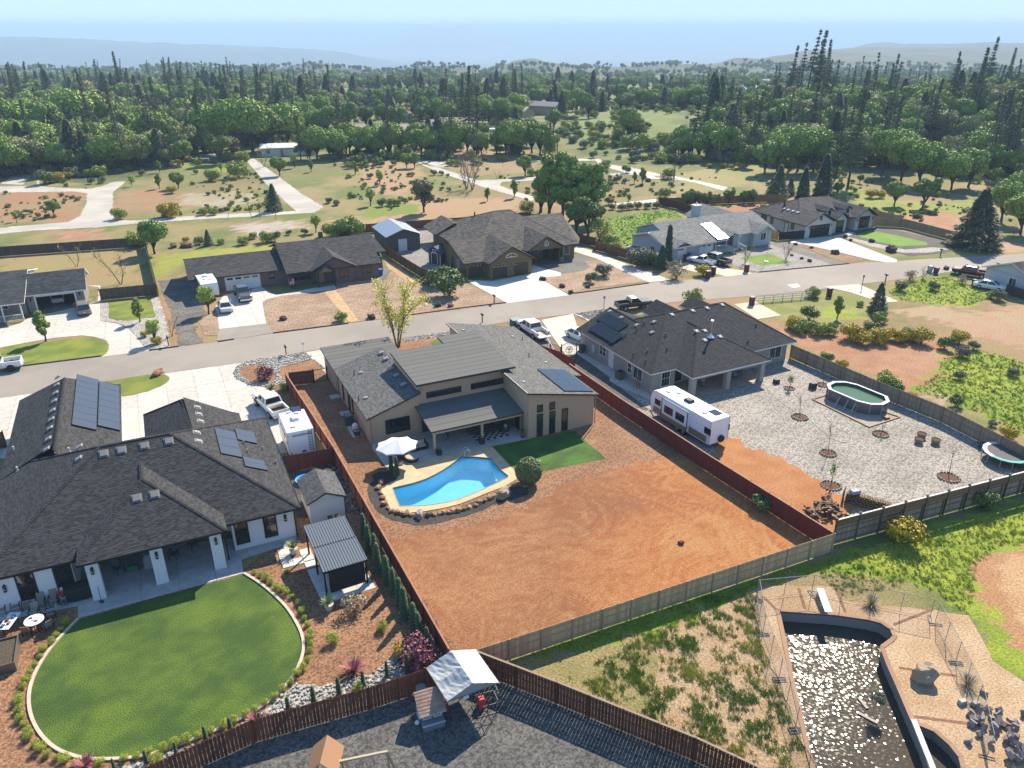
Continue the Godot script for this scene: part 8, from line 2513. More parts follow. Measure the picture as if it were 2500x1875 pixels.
func small_things()->void:
	# stones round the blue pool
	var R1_:=Color(.42,.26,.15)
	boulder("biggest pale boulder at the pool end beside the round bush",Vector3(-.72,0,-58.87),Vector3(1.5,1.0,1.0),Color(.36,.29,.22))
	boulder("white boulder at the near edge of the pool deck",Vector3(-7.89,0,-55.76),Vector3(.95,.7,.7),Color(.40,.37,.33))
	boulder("dark round boulder next to the white one by the pool",Vector3(-7.11,0,-55.83),Vector3(.6,.45,.5),Color(.12,.11,.1))
	boulder("brown boulder at the left corner of the pool bed",Vector3(-12.01,0,-60.96),Vector3(.6,.5,.5),R1_*.8)
	var k:=0
	for p in [Vector3(-12.1,0,-60.17),Vector3(-11.8,0,-59.32),Vector3(-11.47,0,-58.5),Vector3(-11.16,0,-57.61),Vector3(-10.74,0,-56.89),Vector3(-10.35,0,-56.39),Vector3(-9.89,0,-56.25),Vector3(-9.52,0,-56.11),Vector3(-9.1,0,-55.97),Vector3(-8.65,0,-55.83),Vector3(-6.64,0,-55.9),Vector3(-6.21,0,-56.04),Vector3(-5.83,0,-56.25),Vector3(-5.39,0,-56.25),Vector3(-5.01,0,-56.46),Vector3(-4.62,0,-56.61),Vector3(-4.15,0,-56.75),Vector3(-3.68,0,-57.03),Vector3(-3.13,0,-57.32),Vector3(-2.82,0,-57.83),Vector3(-2.43,0,-58.12),Vector3(-1.94,0,-58.5),Vector3(-1.62,0,-58.8),Vector3(.11,0,-60.48),Vector3(.45,0,-60.64),Vector3(.79,0,-60.64),Vector3(1.21,0,-60.48)]:
		k+=1
		boulder("tan edging stone in the row round the blue pool",p,Vector3(.52,.34,.38)*rng.randf_range(.7,1.35),R1_*rng.randf_range(.7,1.3),"edging stones round the blue pool")
	boulder("large pale boulder on the old pool deck",Vector3(26.37,0,-37.5),Vector3(1.5,1.5,1.4),Color(.44,.33,.22))
	boulder("dark clod on the bare orange dirt",Vector3(13.66,0,-51.87),Vector3(.5,.35,.4),Color(.16,.06,.035))
	boulder("orange boulder at the tip of the front lawn",Vector3(-42.46,0,-85.41),Vector3(1.4,.9,1.0),Color(.36,.19,.11))
	boulder("large boulder in the farmhouse gravel by the street",Vector3(70.7,0,-142.2),Vector3(2.2,1.5,1.6),Color(.10,.07,.055))
	boulder("boulder half way along the farmhouse drive",Vector3(59.6,0,-140.5),Vector3(1.5,1.0,1.1),Color(.16,.11,.08))
	boulder("dark boulder on the edge of the bark yard",Vector3(-32.68,0,-104.89),Vector3(1.2,.7,.8),Color(.13,.07,.05))
	boulder("black boulder at the end of the sand path",Vector3(-20.2,0,-105.5),Vector3(1.4,.8,.9),Color(.05,.045,.04))
	boulder("brown boulder beside the dark shrubs",Vector3(-13.9,0,-121.8),Vector3(1.5,1.0,1.1),Color(.24,.15,.085))
	boulder("boulder behind the brown one at the fence end",Vector3(-14.8,0,-123.7),Vector3(1.4,1.0,1.1),Color(.22,.13,.075))
	boulder("dark boulder near the olive house mailbox",Vector3(-11.1,0,-110.8),Vector3(1.2,.8,.9),Color(.06,.055,.045))
	boulder("small brown boulder near the street kerb",Vector3(-9.2,0,-110.6),Vector3(.9,.6,.7),Color(.2,.1,.06))
	boulder("boulder at the corner of the olive house drive",Vector3(5.1,0,-124.2),Vector3(1.3,.7,.9),Color(.09,.07,.06))
	boulder("long brown boulder at the top of the green lawn",Vector3(-61.8,0,-145.1),Vector3(2.4,1.1,1.2),Color(.22,.13,.08))
	boulder("brown boulder next to the long one by the shrubs",Vector3(-64.2,0,-145.1),Vector3(1.6,1.1,1.2),Color(.22,.13,.08))
	for q in [[Vector3(54.5,0,-147),.8],[Vector3(53.6,0,-148.2),.5],[Vector3(56.6,0,-144.4),.7],[Vector3(66.3,0,-152.9),1.1],[Vector3(66.3,0,-150.1),.8],[Vector3(69.9,0,-149.1),1.2],[Vector3(74.5,0,-159.2),.9],[Vector3(52.2,0,-136.9),.7],[Vector3(53.1,0,-135.3),.9],[Vector3(51.1,0,-139.1),.6],[Vector3(8.1,0,-120.2),1.0],[Vector3(12.2,0,-120.2),.9],[Vector3(9.2,0,-117.1),.9],[Vector3(74.9,0,-130.4),1.0]]:
		boulder("dark rock set out in the gravel front gardens across the street",q[0],Vector3(1,.7,.8)*q[1],Color(.10,.075,.06),"dark rocks in the front gardens")
	# pale river stones in the beds: far too many to count
	var sm_:=MB.new();sm_.col=Color.WHITE
	sm_.blob(V0,Vector3(.1,.06,.08),3,6,.2)
	var beds:=[pv([-21.81,-30.87,-19.35,-32.06,-17.64,-32.8,-16.63,-33.57,-15.42,-34.5,-14.53,-36.03,-13.67,-37.05,-12.27,-36.9,-10.93,-37.05,-9.25,-37.8,-9.03,-37.95,-8.26,-39.05,-7.54,-39.86,-6.68,-40.69,-5.81,-41.72,-4.53,-39.69,-5.72,-38.42,-9.06,-36.68,-15.73,-34.1,-20.45,-30.98]),pv([-33.92,-88.19,-33.41,-89.39,-31.69,-90.56,-29.71,-91.34,-27.16,-92.39,-25.37,-91.23,-25.4,-90.1,-28.37,-87.85,-28.1,-85.78,-26.42,-83.04,-28.67,-82.15,-30.85,-82.68,-32.75,-84.26,-33.66,-86.02]),pv([-17.48,-64.29,-16.84,-64.63,-14.36,-59.88,-12.14,-56.05,-13.97,-56.05,-15.7,-59.88]),pv([-14.73,-97.29,-11.52,-99.05,-8.16,-100.14,-7.87,-99.05,-10.97,-97.75,-14.2,-96.42]),pv([9.1,-107.4,13.7,-109.5,14.7,-108.4,11,-106])]
	var hole:=pv([-33.24,-86.97,-33.17,-88.29,-31.33,-88.69,-29.88,-87.7,-28.12,-84.85,-27.94,-83.48,-29.48,-83.04,-30.98,-83.71,-32.69,-85.55])
	var xs:=[];var cs:=[]
	for bi in beds.size():
		var b:PackedVector2Array=beds[bi]
		var r:=Rect2(b[0],Vector2.ZERO)
		for t in b:r=r.expand(t)
		for i in int(r.get_area()*(28 if bi!=2 else 14)):
			var p:=r.position+Vector2(rng.randf(),rng.randf())*r.size
			if not Geometry2D.is_point_in_polygon(p,b) or (bi==1 and Geometry2D.is_point_in_polygon(p,hole)):continue
			var s:=rng.randf_range(.5,1.7)
			xs.append(Transform3D(Basis(Vector3.UP,rng.randf()*TAU).scaled(Vector3(s,s*rng.randf_range(.8,1.6),s)),Vector3(p.x,.04,p.y)))
			var g:=rng.randf_range(.45,1.0)
			cs.append(Color(.58,.56,.52)*g if bi!=2 else Color(.26,.26,.26)*g)
	scatter("river_stones",sm_.mesh(),M.rock,xs,cs)
	# broken blocks beyond the old pool
	xs=[];cs=[]
	var rubble:=thing("rubble_heap","heap of broken concrete blocks at the picture edge","rubble",Vector3(29.2,0,-32.43),0)
	for i in 70:
		var mb:=MB.new();mb.col=Color(.30,.25,.24)*rng.randf_range(.7,1.25)
		var o:=Vector3(rng.randfn()*1.2,0,rng.randfn()*1.5)
		o.y=maxf(.1,.7-o.length()*.25)*rng.randf()
		mb.box(o+Vector3.UP*.12,Vector3(.4,.2,.3),Basis.from_euler(Vector3(rng.randfn()*.5,rng.randf()*6,rng.randfn()*.5)));part(rubble,"block",mb,M.rock)
	item("cinder_block","lone cinder block on the old pool deck","block",Vector3(27.79,0,-35.46),Vector3(.5,.3,.3),Color(.3,.28,.26),"cinder blocks")
	item("cinder_block","cinder block holding the foot of a wire panel","block",Vector3(28.52,0,-35.32),Vector3(.45,.3,.3),Color(.3,.28,.26),"cinder blocks")
	# debris in the water
	for q in [[Vector3(23.12,0,-35.46),.9,"pale plank floating against the old pool wall"],[Vector3(22.94,0,-34.3),1.2,"white board in the debris of the old pool"]]:
		var mb:=MB.new();mb.col=Color(.4,.35,.3);mb.box(V0,Vector3(q[1],.06,.2))
		var o:=part(self,"floating_board",mb,M.wood);o.position=Vector3(q[0].x-.9,-.9,q[0].z-.9);o.rotation.y=q[1]*2;tag(o,q[2],"board")
	# street furniture
	mailbox("black mailbox at the kerb of the round drive",Vector3(-45.03,0,-94.9),.4)
	mailbox("dark mailbox at the river rock bed",Vector3(-28.75,0,-91.65),.4)
	mailbox("brown post mailbox outside the olive house",Vector3(-2.7,0,-112.2),.4)
	mailbox("mailbox behind the tan house at the kerb",Vector3(-4.2,0,-103.73) ,.4)
	mailbox("dark mailbox beside the long white drive opposite the grass lot",Vector3(61.2,0,-123),.3)
	mailbox("grey mailbox at the kerb by the far right cars",Vector3(83.4,0,-130),.3,Color(.4,.4,.42))
	mailbox("mailbox by the farmhouse gravel bed",Vector3(78.2,0,-138.9),.3)
	bin("blue recycling bin at the end of the mauve house",Vector3(-22.1,0,-126.8),Color(.02,.10,.42))
	bin("blue bin in front of the pale house garage",Vector3(31.9,0,-137.1),Color(.03,.13,.32))
	bin("brown bin in front of the pale house garage",Vector3(31,0,-135.7),Color(.10,.045,.035))
	bin("pale blue bin at the kerb by the maroon pickup",Vector3(71.2,0,-128.6),Color(.2,.32,.42))
	bin("dark green bin at the kerb by the maroon pickup",Vector3(71.8,0,-127.7),Color(.03,.06,.06))
	bin("green bin beside the white car",Vector3(74.5,0,-120.7),Color(.02,.08,.06))
	bin("dark green bin against the corner of the grey house",Vector3(8.92,0,-92.49),Color(.03,.05,.035))
	var ub:=thing("utility_box","green utility box behind the white pickup with lowered tailgate","utility box",Vector3(.56,0,-102.16),.45)
	var um:=MB.new();um.col=Color(.06,.10,.085);um.b2(-.7,0,-.6,.7,1.05,.6);part(ub,"cabinet",um,M.plain)
	um=MB.new();um.col=Color(.13,.2,.18);um.b2(-.74,1.05,-.64,.74,1.13,.64);part(ub,"lid",um,M.plain)
	item("utility_box","small green utility box on the back lawn of the ranch house","utility box",Vector3(-38.1,0,-153),Vector3(.9,1.1,.8),Color(.02,.12,.06),"utility boxes")
	item("utility_box","green utility box at the old lane corner by the conifer","utility box",Vector3(-61.9,0,-198.1),Vector3(1.1,.8,1.0),Color(.02,.10,.07),"utility boxes")
	var pp:=thing("fallen_pipe","white plastic pipe leaning on the black iron gate","pipe",Vector3(5.38,0,-93.28),0)
	um=MB.new();um.col=Color(.66,.64,.66);um.tube(Vector3(0,.1,0),Vector3(4.64,.9,-95.24)-Vector3(5.38,0,-93.28),.07,.07);part(pp,"tube",um,M.plain)
	for q in [["white marker post in the river rock bed",Vector3(-26.65,0,-92.39),1.5,Color(.7,.7,.7)],["grey sign on a thin post at the street edge",Vector3(13.6,0,-109.5),2.0,Color(.2,.18,.15)],["leaning dark post by the second brick pillar",Vector3(55.9,0,-119.5),2.2,Color(.08,.08,.08)]]:
		var t:=thing("marker_post",q[0],"post",q[1],0)
		um=MB.new();um.col=q[3];um.bar(V0,Vector3.UP*q[2],.08);part(t,"post",um,M.plain)
		um=MB.new();um.col=q[3]*.8;um.b2(-.16,q[2]-.35,.04,.16,q[2],.07);part(t,"plate",um,M.plain)
	var fg:=thing("flag_pole","thin flag pole in the small lawn of the pale house","pole",Vector3(45.3,0,-135.1),0)
	um=MB.new();um.col=Color(.6,.6,.6);um.tube(V0,Vector3.UP*5.5,.04,.03);part(fg,"pole",um,M.metal)
	um=MB.new();um.col=Color(.6,.6,.58);um.lathe(V0,[[.45,.0],[.4,.12],[0,.14]],12);part(fg,"base",um,M.concrete)
	var lm:=thing("garden_light","round white garden light beside the pool bush","light",Vector3(2.59,0,-63.59),0)
	um=MB.new();um.col=Color(.2,.2,.2);um.tube(V0,Vector3.UP*.8,.02,.02);part(lm,"stem",um,M.metal)
	um=MB.new();um.col=Color(.75,.73,.78);um.lathe(Vector3(0,.9,0),[[0,-.1],[.1,0],[0,.1]],10);part(lm,"globe",um,M.plain)
	# power poles in the burnt lots
	var n:=0
	for q in [[["p",-51.4,-244.7,7.4]][0],[["p",-20.4,-250.9,6.4]][0],[["p",-26.6,-285,3.7]][0],[["p",14.4,-255.8,6.3]][0],[["p",14.3,-281,5.3]][0],[["p",38,-259.1,4.4]][0],[["p",43.7,-213.9,4.6]][0]]:
		n+=1
		var t:=thing("utility_pole",["tall pole at the end of the straight old lane","dark pole beside the forked old lane","pole in front of the white mobile homes","pole left of the shrubby field","pole behind the shrubby field edge","leaning pole in the shrubs right of the field","pole beside the curved lane at the right"][n-1],"pole",Vector3(q[1],land_height(q[1],q[2]),q[2]),.0,"utility poles in the empty lots")
		um=MB.new();um.col=Color(.10,.07,.05);um.tube(V0,Vector3.UP*q[3],.17,.11);part(t,"pole",um,M.wood)
		um=MB.new();um.col=Color(.10,.07,.05);um.bar(Vector3(-.9,q[3]-.6,0),Vector3(.9,q[3]-.6,0),.1);part(t,"crossarm",um,M.wood)

func scatter(called:String,me:Mesh,m:Material,xs:Array,cs:Array)->MultiMeshInstance3D:
	var mm:=MultiMesh.new()
	mm.transform_format=MultiMesh.TRANSFORM_3D
	mm.use_colors=true
	mm.mesh=me
	mm.instance_count=xs.size()
	for i in xs.size():
		mm.set_instance_transform(i,xs[i]);mm.set_instance_color(i,cs[i])
	var o:=MultiMeshInstance3D.new()
	o.multimesh=mm
	o.material_override=m
	o.name=numbered(called)
	o.set_meta("kind","stuff")
	add_child(o)
	return o

# ---------- houses and trailers far beyond the street ----------
func far_house(label:String,p:Vector3,w:float,d:float,h:float,c:Color,rc:Color,turn:=.4,pitch:=.35,cat:="house")->void:
	p.y=land_height(p.x,p.z)+.02
	var t:=thing("far_house" if cat=="house" else "far_trailer",label,cat,p,turn,"buildings beyond the empty lots")
	walls(t,[-w/2,0,w/2,0,w/2,d,-w/2,d],h,c,M.paint,-.8)
	var mb:=MB.new();mb.col=rc
	for q in gable_x(-w/2-.4,w/2+.4,-.4,d+.4,h,h+d*.5*pitch):mb.slab(q,.15)
	part(t,"roof",mb,M.shingle)
	gable_wall(t,[[0,h-.1],[d,h-.1],[d/2,h+d*.5*pitch-.2]],"d",-w/2,w,c,M.paint)
	for k in maxi(2,int(w/4)):
		var x:=-w/2+w*(k+.5)/maxi(2,int(w/4))
		if k==1:door(t,L(x,0,0),0,.95,2.0,Color(.3,.25,.2),Color(.6,.6,.6))
		else:window(t,L(x,0,.9),0,1.3,1.1,Color(.6,.6,.6),1)

func far_houses()->void:
	var W:=Color(.62,.6,.57);var G:=Color(.25,.26,.27);var GR:=Color(.2,.2,.2);var DK:=Color(.07,.065,.065);var TN:=Color(.4,.31,.23);var LT:=Color(.34,.33,.31)
	far_house("white mobile home at the top of the straight lane",Vector3(-72.4,0,-260.8),17,6,2.6,W,Color(.7,.7,.7),.25)
	far_house("long grey blue building behind the white sheds",Vector3(-51.9,0,-299.8),26,9,3.0,Color(.22,.25,.28),Color(.34,.31,.27),.05)
	far_house("cream building with tan roof beside the purple trees",Vector3(-45.4,0,-291.2),17,8,3.2,Color(.55,.48,.42),Color(.42,.28,.22),.05)
	far_house("white shed with white roof beside the old lane",Vector3(-53.8,0,-285.8),9,6,2.6,W,Color(.7,.7,.72),.6)
	far_house("low white shed next to the white roofed one",Vector3(-58.8,0,-287),6,5,2.2,W,Color(.6,.6,.6),.5)
	far_house("grey house behind the dark conifers near the old lane",Vector3(-27.8,0,-316.2),9,9,3.0,W,GR,.9)
	far_house("brown roofed house beside the yellow bushes",Vector3(-22,0,-321.2),14,9,3.0,TN,Color(.25,.2,.16),.1)
	far_house("wide pale roofed house behind the tall pine",Vector3(-8.5,0,-377.2),30,12,3.0,TN,LT,-.5)
	far_house("dark roofed house at the left of the distant group",Vector3(8,0,-399),14,10,4.0,G,DK,.6)
	far_house("dark roofed house at the right of the distant group",Vector3(14.6,0,-391.4),13,10,4.0,TN,GR,-.5)
	far_house("pale house half hidden behind the tall dark conifers",Vector3(2,0,-438.3),16,10,4.0,G,GR,.2)
	far_house("cream house with white roof in the middle wood",Vector3(-29.4,0,-370.4),12,8,3.0,Color(.5,.42,.33),Color(.66,.63,.6),.5)
	far_house("small grey house at the wood edge",Vector3(-47.5,0,-367.1),8,7,3.0,W,GR,.9)
	far_house("red roofed house on the distant rise",Vector3(-7.2,0,-824.7),22,10,4.0,TN,Color(.35,.25,.2),.1)
	far_house("white house on the wooded rise at the right",Vector3(178.7,0,-596.5),22,12,3.5,W,Color(.45,.45,.46),.1)
	far_house("second white house above the first on the rise",Vector3(224,0,-740.2),22,10,3.5,W,Color(.3,.3,.32),.1)
	far_house("black timber lodge at the edge of the bare field",Vector3(94.4,0,-401.3),17,10,3.0,DK,DK,-.2)
	far_house("pale open shelter behind the yellow broom",Vector3(69.4,0,-250.9),9,6,2.6,TN,Color(.5,.47,.43),.3)
	var n:=0
	for p in [Vector3(236.1,0,-564.9),Vector3(223.2,0,-523.2),Vector3(226.8,0,-510.6),Vector3(239,0,-529.7),Vector3(230.6,0,-487.1),Vector3(240.8,0,-492.8),Vector3(247.4,0,-492.8),Vector3(190.7,0,-419),Vector3(200.2,0,-427.6),Vector3(183.3,0,-414.9),Vector3(175,0,-399),Vector3(142.2,0,-436.5),Vector3(238.3,0,-445.8),Vector3(235.8,0,-395.2),Vector3(213.2,0,-348.5)]:
		n+=1
		far_house("white trailer in the trailer park among the tall pines",p,12 if n % 3 else 8,4,2.8,Color(.62,.62,.62) if n % 4 else Color(.1,.2,.4),Color(.6,.6,.6),.2*(n % 5)-.2,.1,"trailer")
	far_house("white motor home behind the round dark oaks",Vector3(-14.3,0,-297.6),5,3,3.0,Color(.7,.7,.7),Color(.7,.7,.7),1.2,.1,"trailer")
	far_house("long white motor home under the oaks",Vector3(-9.1,0,-297.6),11,3,3.0,Color(.66,.66,.66),Color(.7,.7,.7),.1,.1,"trailer")
	for p in [Vector3(-160.4,0,-255.8),Vector3(-97.3,0,-246.3),Vector3(-94.4,0,-246.3)]:item("scrap_heap","weathered crates and tarps among the burnt lots","crate",p,Vector3(2.5,1.3,1.8),Color(.10,.13,.13),"crates in the burnt lots")

# ---------- plants ----------
func leaves(mb:MB,o:Vector3,r:Vector3,n:int,s:float,a:Color,b:Color,shell:=.55)->void:
	for i in n:
		var d:=Vector3(rng.randfn(),rng.randfn(),rng.randfn()).normalized()
		var p:=o+d*r*lerpf(shell,1.0,sqrt(rng.randf()))
		var f:=(d+Vector3(rng.randfn(),rng.randfn(),rng.randfn())*.45).normalized()
		var x:=f.cross(Vector3(rng.randfn(),rng.randfn(),rng.randfn())).normalized()
		var y:=f.cross(x)
		var k:=s*rng.randf_range(.6,1.3)
		mb.col=a.lerp(b,rng.randf())
		mb.tri(p-x*k*.5,p+y*k*.8,p+x*k*.5)
		mb.tri(p-x*k*.5,p+x*k*.5,p-y*k*.8+f*k*.25)

var protos:={}
# a broadleaf of height 10: lobes of leaves on limbs
func oak(key:String,sd:int,rx:float,low:float,lobes:int,n:int,s:float,a:Color,b:Color,bark:=Color(.09,.07,.055),lobe:=.36)->void:
	rng.seed=sd
	var tr:=MB.new();tr.col=bark
	var cr:=MB.new()
	tr.tube(V0,Vector3(.2,low*.9,0),.3,.22,7,false)
	for i in lobes:
		var d:=Vector3(rng.randfn(),rng.randfn()*.8,rng.randfn()).normalized()
		var cy:=(10+low)/2;var ry:=(10-low)/2
		var lr:=rx*lobe*rng.randf_range(.75,1.3)
		var o:=Vector3(0,cy,0)+d*Vector3(rx-lr,ry-lr*.8,rx-lr)*rng.randf_range(.55,1.0)
		var j:=Vector3(.2,low*rng.randf_range(.5,1.0),0)
		var m:=j.lerp(o,.5)+Vector3(rng.randfn(),.3,rng.randfn())*.25
		tr.tube(j,m,.15,.1,5,false);tr.tube(m,o,.1,.04,5,false)
		leaves(cr,o,Vector3(lr,lr*.8,lr),n/lobes,s,a,b,.45)
	keep(key,[["trunk",tr,M.bark],["crown",cr,M.leaf]])

func keep(key:String,ps:Array)->void:
	var o:=Node3D.new()
	for q in ps:part(o,q[0],q[1],q[2])
	protos[key]=o

# a pine of height 26 with whorls of branches from `low` upwards
func pine(key:String,sd:int,low:float,reach:float,gap:float,miss:float,a:Color,b:Color,lean:=.0)->void:
	rng.seed=sd
	var tr:=MB.new();tr.col=Color(.075,.055,.045)
	var cr:=MB.new()
	var ax:=func(y:float)->Vector3:return Vector3(lean*y*y/26.0,y,0)
	for k in 5:tr.tube(ax.call(k*5.2),ax.call((k+1)*5.2),.36*(1-k/5.6),.36*(1-(k+1)/5.6),7,false)
	var y:=low
	while y<25.6:
		var f:=(y-low)/(26-low)
		var l:=reach*(sin(PI*minf(1.0,f*1.5+.25))*.55+.55*(1-f))*rng.randf_range(.8,1.15)
		for i in 6:
			if rng.randf()<miss:continue
			var t:=TAU*(i+rng.randf()*.8)/6
			var d:=Vector3(cos(t),-.12+.35*f+rng.randfn()*.1,sin(t))
			var o:Vector3=ax.call(y)
			var e:=o+d*l*rng.randf_range(.7,1.1)
			tr.tube(o,e,.05,.015,4,false)
			var c:=maxi(2,int(l/.5))
			for k in c:
				var p:=o.lerp(e,(k+.9)/c)
				for q in 10:
					var g:=Vector3(rng.randfn(),rng.randfn()*.7+.2,rng.randfn()).normalized()
					var s:=g.cross(Vector3(rng.randfn(),rng.randfn(),rng.randfn())).normalized()*.2
					cr.col=a.lerp(b,rng.randf())
					cr.tri(p-s,p+g*rng.randf_range(.5,.95),p+s)
		y+=gap*rng.randf_range(.7,1.3)
	keep(key,[["trunk",tr,M.bark],["crown",cr,M.needle]])

# height 12, branches to the ground
func conifer(key:String,sd:int,r:float,n:int,a:Color,b:Color,point:=1.0,s:=.34)->void:
	rng.seed=sd
	var tr:=MB.new();tr.col=Color(.08,.055,.04)
	tr.tube(V0,Vector3(0,11.5,0),.24,.03,6,false)
	var cr:=MB.new()
	for i in n:
		var f:=pow(rng.randf(),1.4)
		var t:=rng.randf()*TAU
		var w:=r*pow(1-f,point)*(.8+.25*sin(t*5+f*40.0))+.08
		var p:=Vector3(cos(t)*w,.4+f*11.5,sin(t)*w)*lerpf(.75,1.05,rng.randf())
		p.y=.4+f*11.5
		var d:=Vector3(cos(t),-.35+rng.randfn()*.25,sin(t)).normalized()
		var x:=d.cross(Vector3.UP+Vector3(rng.randfn(),0,rng.randfn())*.4).normalized()*s*.5
		cr.col=a.lerp(b,rng.randf())
		cr.tri(p-x,p+d*s*1.8,p+x);cr.tri(p-x-d*s*.3,p+Vector3.DOWN*s*.9+d*s,p+x)
	keep(key,[["trunk",tr,M.bark],["crown",cr,M.needle]])

# a bush of height 2
func bush(key:String,sd:int,r:float,n:int,s:float,a:Color,b:Color)->void:
	rng.seed=sd
	var tr:=MB.new();tr.col=Color(.08,.06,.045)
	var cr:=MB.new()
	for i in 7:
		var t:=TAU*i/7.0+rng.randf()
		var o:=Vector3(cos(t)*r*.5,rng.randf_range(.6,1.35),sin(t)*r*.5)
		tr.tube(V0,o,.035,.015,4,false)
		leaves(cr,o,Vector3(r*.55,.6,r*.55),n/7,s,a,b,.3)
	keep(key,[["stems",tr,M.bark],["crown",cr,M.leaf]])

# bare branching tree of height 6, with a haze of small buds
func bare(key:String,sd:int,stems:int,bud:Color,nb:int,wide:=1.0)->void:
	rng.seed=sd
	var tr:=MB.new();tr.col=Color(.20,.16,.12)
	var cr:=MB.new()
	for k in stems:
		var t:=TAU*k/stems+rng.randf()
		var p:=Vector3(cos(t)*.12,0,sin(t)*.12)
		var d:=Vector3(cos(t)*.25*wide,1,sin(t)*.25*wide).normalized()
		for i in 5:
			var q:=p+d*1.05
			tr.tube(p,q,.085-i*.014,.07-i*.013,5,false)
			if i>0:
				for j in 4:
					var e:=(d+Vector3(rng.randfn(),rng.randf()*.6,rng.randfn())*.7*wide).normalized()
					var o:=p.lerp(q,rng.randf())
					var z:=o+e*rng.randf_range(.7,1.5)
					tr.tube(o,z,.028,.008,4,false)
					for u in 3:
						var g:=o.lerp(z,rng.randf_range(.3,1.0))
						tr.tube(g,g+(e+Vector3(rng.randfn(),rng.randfn(),rng.randfn())*.8).normalized()*.6,.01,.005,3,false)
					if nb>0:leaves(cr,z,Vector3(.5,.6,.5),nb,.12,bud,bud*1.3,.0)
			p=q
			d=(d+Vector3(rng.randfn(),.2,rng.randfn())*.18).normalized()
	keep(key,[["trunk",tr,M.bark]]+([["crown",cr,M.leaf]] if nb>0 else []))

# sword leaves in a tuft, 1 m high
func spiky(key:String,sd:int,n:int,a:Color,b:Color,wide:=.05)->void:
	rng.seed=sd
	var cr:=MB.new()
	for i in n:
		var t:=rng.randf()*TAU
		var e:=Vector3(cos(t),rng.randf_range(.5,2.0),sin(t)).normalized()
		var s:=e.cross(Vector3.UP).normalized()*wide
		var m:=e*.55
		var z:=e*rng.randf_range(.85,1.05)+Vector3.DOWN*.12
		cr.col=a.lerp(b,rng.randf())
		cr.tri(-s*.5,m+s*.5,s*.5);cr.tri(-s*.5,m-s*.5,m+s*.5);cr.tri(m-s*.5,z,m+s*.5)
	keep(key,[["leaves",cr,M.leaf]])

const SIZE:={"o":10.0,"t":10.0,"p":26.0,"c":12.0,"s":2.0,"b":6.0,"k":1.0}
func plant(key:String,called:String,label:String,cat:String,p:Vector3,h:float,group:="",turn:=-1.0)->Node3D:
	var o:Node3D=protos[key].duplicate()
	o.name=numbered(called)
	add_child(o)
	p.y=land_height(p.x,p.z) if p.y==0 else p.y
	o.position=p
	o.rotation.y=rng.randf()*TAU if turn<0 else turn
	o.scale=Vector3.ONE*(h/float(SIZE[key[0]]))
	tag(o,label,cat,group)
	return o

func make_protos()->void:
	var G1:=Color(.098,.169,.023);var G2:=Color(.242,.339,.046)
	oak("o0",1,4.6,2.2,16,6120,.35,G1,G2)
	oak("o1",2,5.0,2.6,20,6800,.35,Color(.116,.197,.023),Color(.31,.392,.054))
	oak("o2",3,4.0,2.0,14,5440,.33,Color(.068,.116,.022),Color(.165,.223,.039))
	oak("o3",4,4.4,2.4,15,4080,.32,Color(.165,.178,.054),Color(.31,.304,.109))
	oak("o4",5,2.6,1.4,12,5100,.27,G1,G2)
	oak("o5",6,3.4,2.6,12,2550,.30,Color(.194,.304,.031),Color(.426,.499,.078))
	oak("o6",7,4.2,1.8,14,4420,.30,Color(.098,.09,.034),Color(.194,.178,.07))
	pine("p0",11,9,3.4,1.0,.2,Color(.065,.094,.041),Color(.139,.167,.078),.05)
	pine("p1",12,12,3.0,1.1,.35,Color(.074,.094,.052),Color(.158,.167,.094),.07)
	pine("p2",13,6,3.8,.9,.12,Color(.074,.112,.041),Color(.158,.196,.084),.02)
	pine("p3",14,8,2.6,1.4,.5,Color(.131,.131,.084),Color(.223,.214,.149),.04)
	conifer("c0",21,2.6,3200,Color(.03,.055,.026),Color(.074,.112,.047),.75)
	conifer("c1",22,3.8,3400,Color(.055,.094,.044),Color(.131,.167,.084),.85)
	conifer("c2",23,1.15,2600,Color(.046,.085,.034),Color(.116,.171,.078),.45,.3)
	conifer("c3",24,5.4,3600,Color(.046,.065,.034),Color(.116,.132,.07),.9,.42)
	bush("s0",31,1.2,1400,.14,Color(.054,.101,.023),Color(.139,.202,.046))
	bush("s1",32,1.3,1400,.14,Color(.116,.178,.023),Color(.29,.339,.046))
	bush("s2",33,1.3,1400,.14,Color(.22,.19,.01),Color(.50,.36,.01))
	bush("s3",34,1.25,1400,.13,Color(.07,.085,.046),Color(.155,.171,.093))
	bush("s4",35,1.1,1800,.09,Color(.16,.22,.02),Color(.38,.40,.04))
	bush("s5",36,1.2,800,.15,Color(.10,.025,.04),Color(.22,.07,.10))
	bush("s6",37,1.15,500,.14,Color(.24,.20,.12),Color(.34,.28,.18))
	var ball:=MB.new();var bst:=MB.new();bst.col=Color(.08,.06,.045);bst.tube(V0,Vector3.UP,.06,.03)
	leaves(ball,Vector3(0,1.0,0),Vector3(.92,.98,.92),4200,.085,Color(.04,.085,.02),Color(.17,.22,.08),.75)
	keep("s7",[["stems",bst,M.bark],["crown",ball,M.leaf]])
	bare("b0",41,1,Color(.3,.28,.1),0)
	bare("b1",42,5,Color(.50,.50,.07),26,.7)
	bare("b2",43,4,Color(.36,.28,.22),5,1.0)
	bare("b3",44,2,Color(.34,.29,.11),7,1.5)
	spiky("k0",51,110,Color(.20,.035,.05),Color(.42,.17,.17))
	spiky("k1",52,90,Color(.07,.11,.03),Color(.28,.30,.10))
	spiky("k2",53,60,Color(.10,.17,.02),Color(.2,.28,.04),.09)
	spiky("k3",54,160,Color(.24,.19,.12),Color(.33,.27,.18),.02)

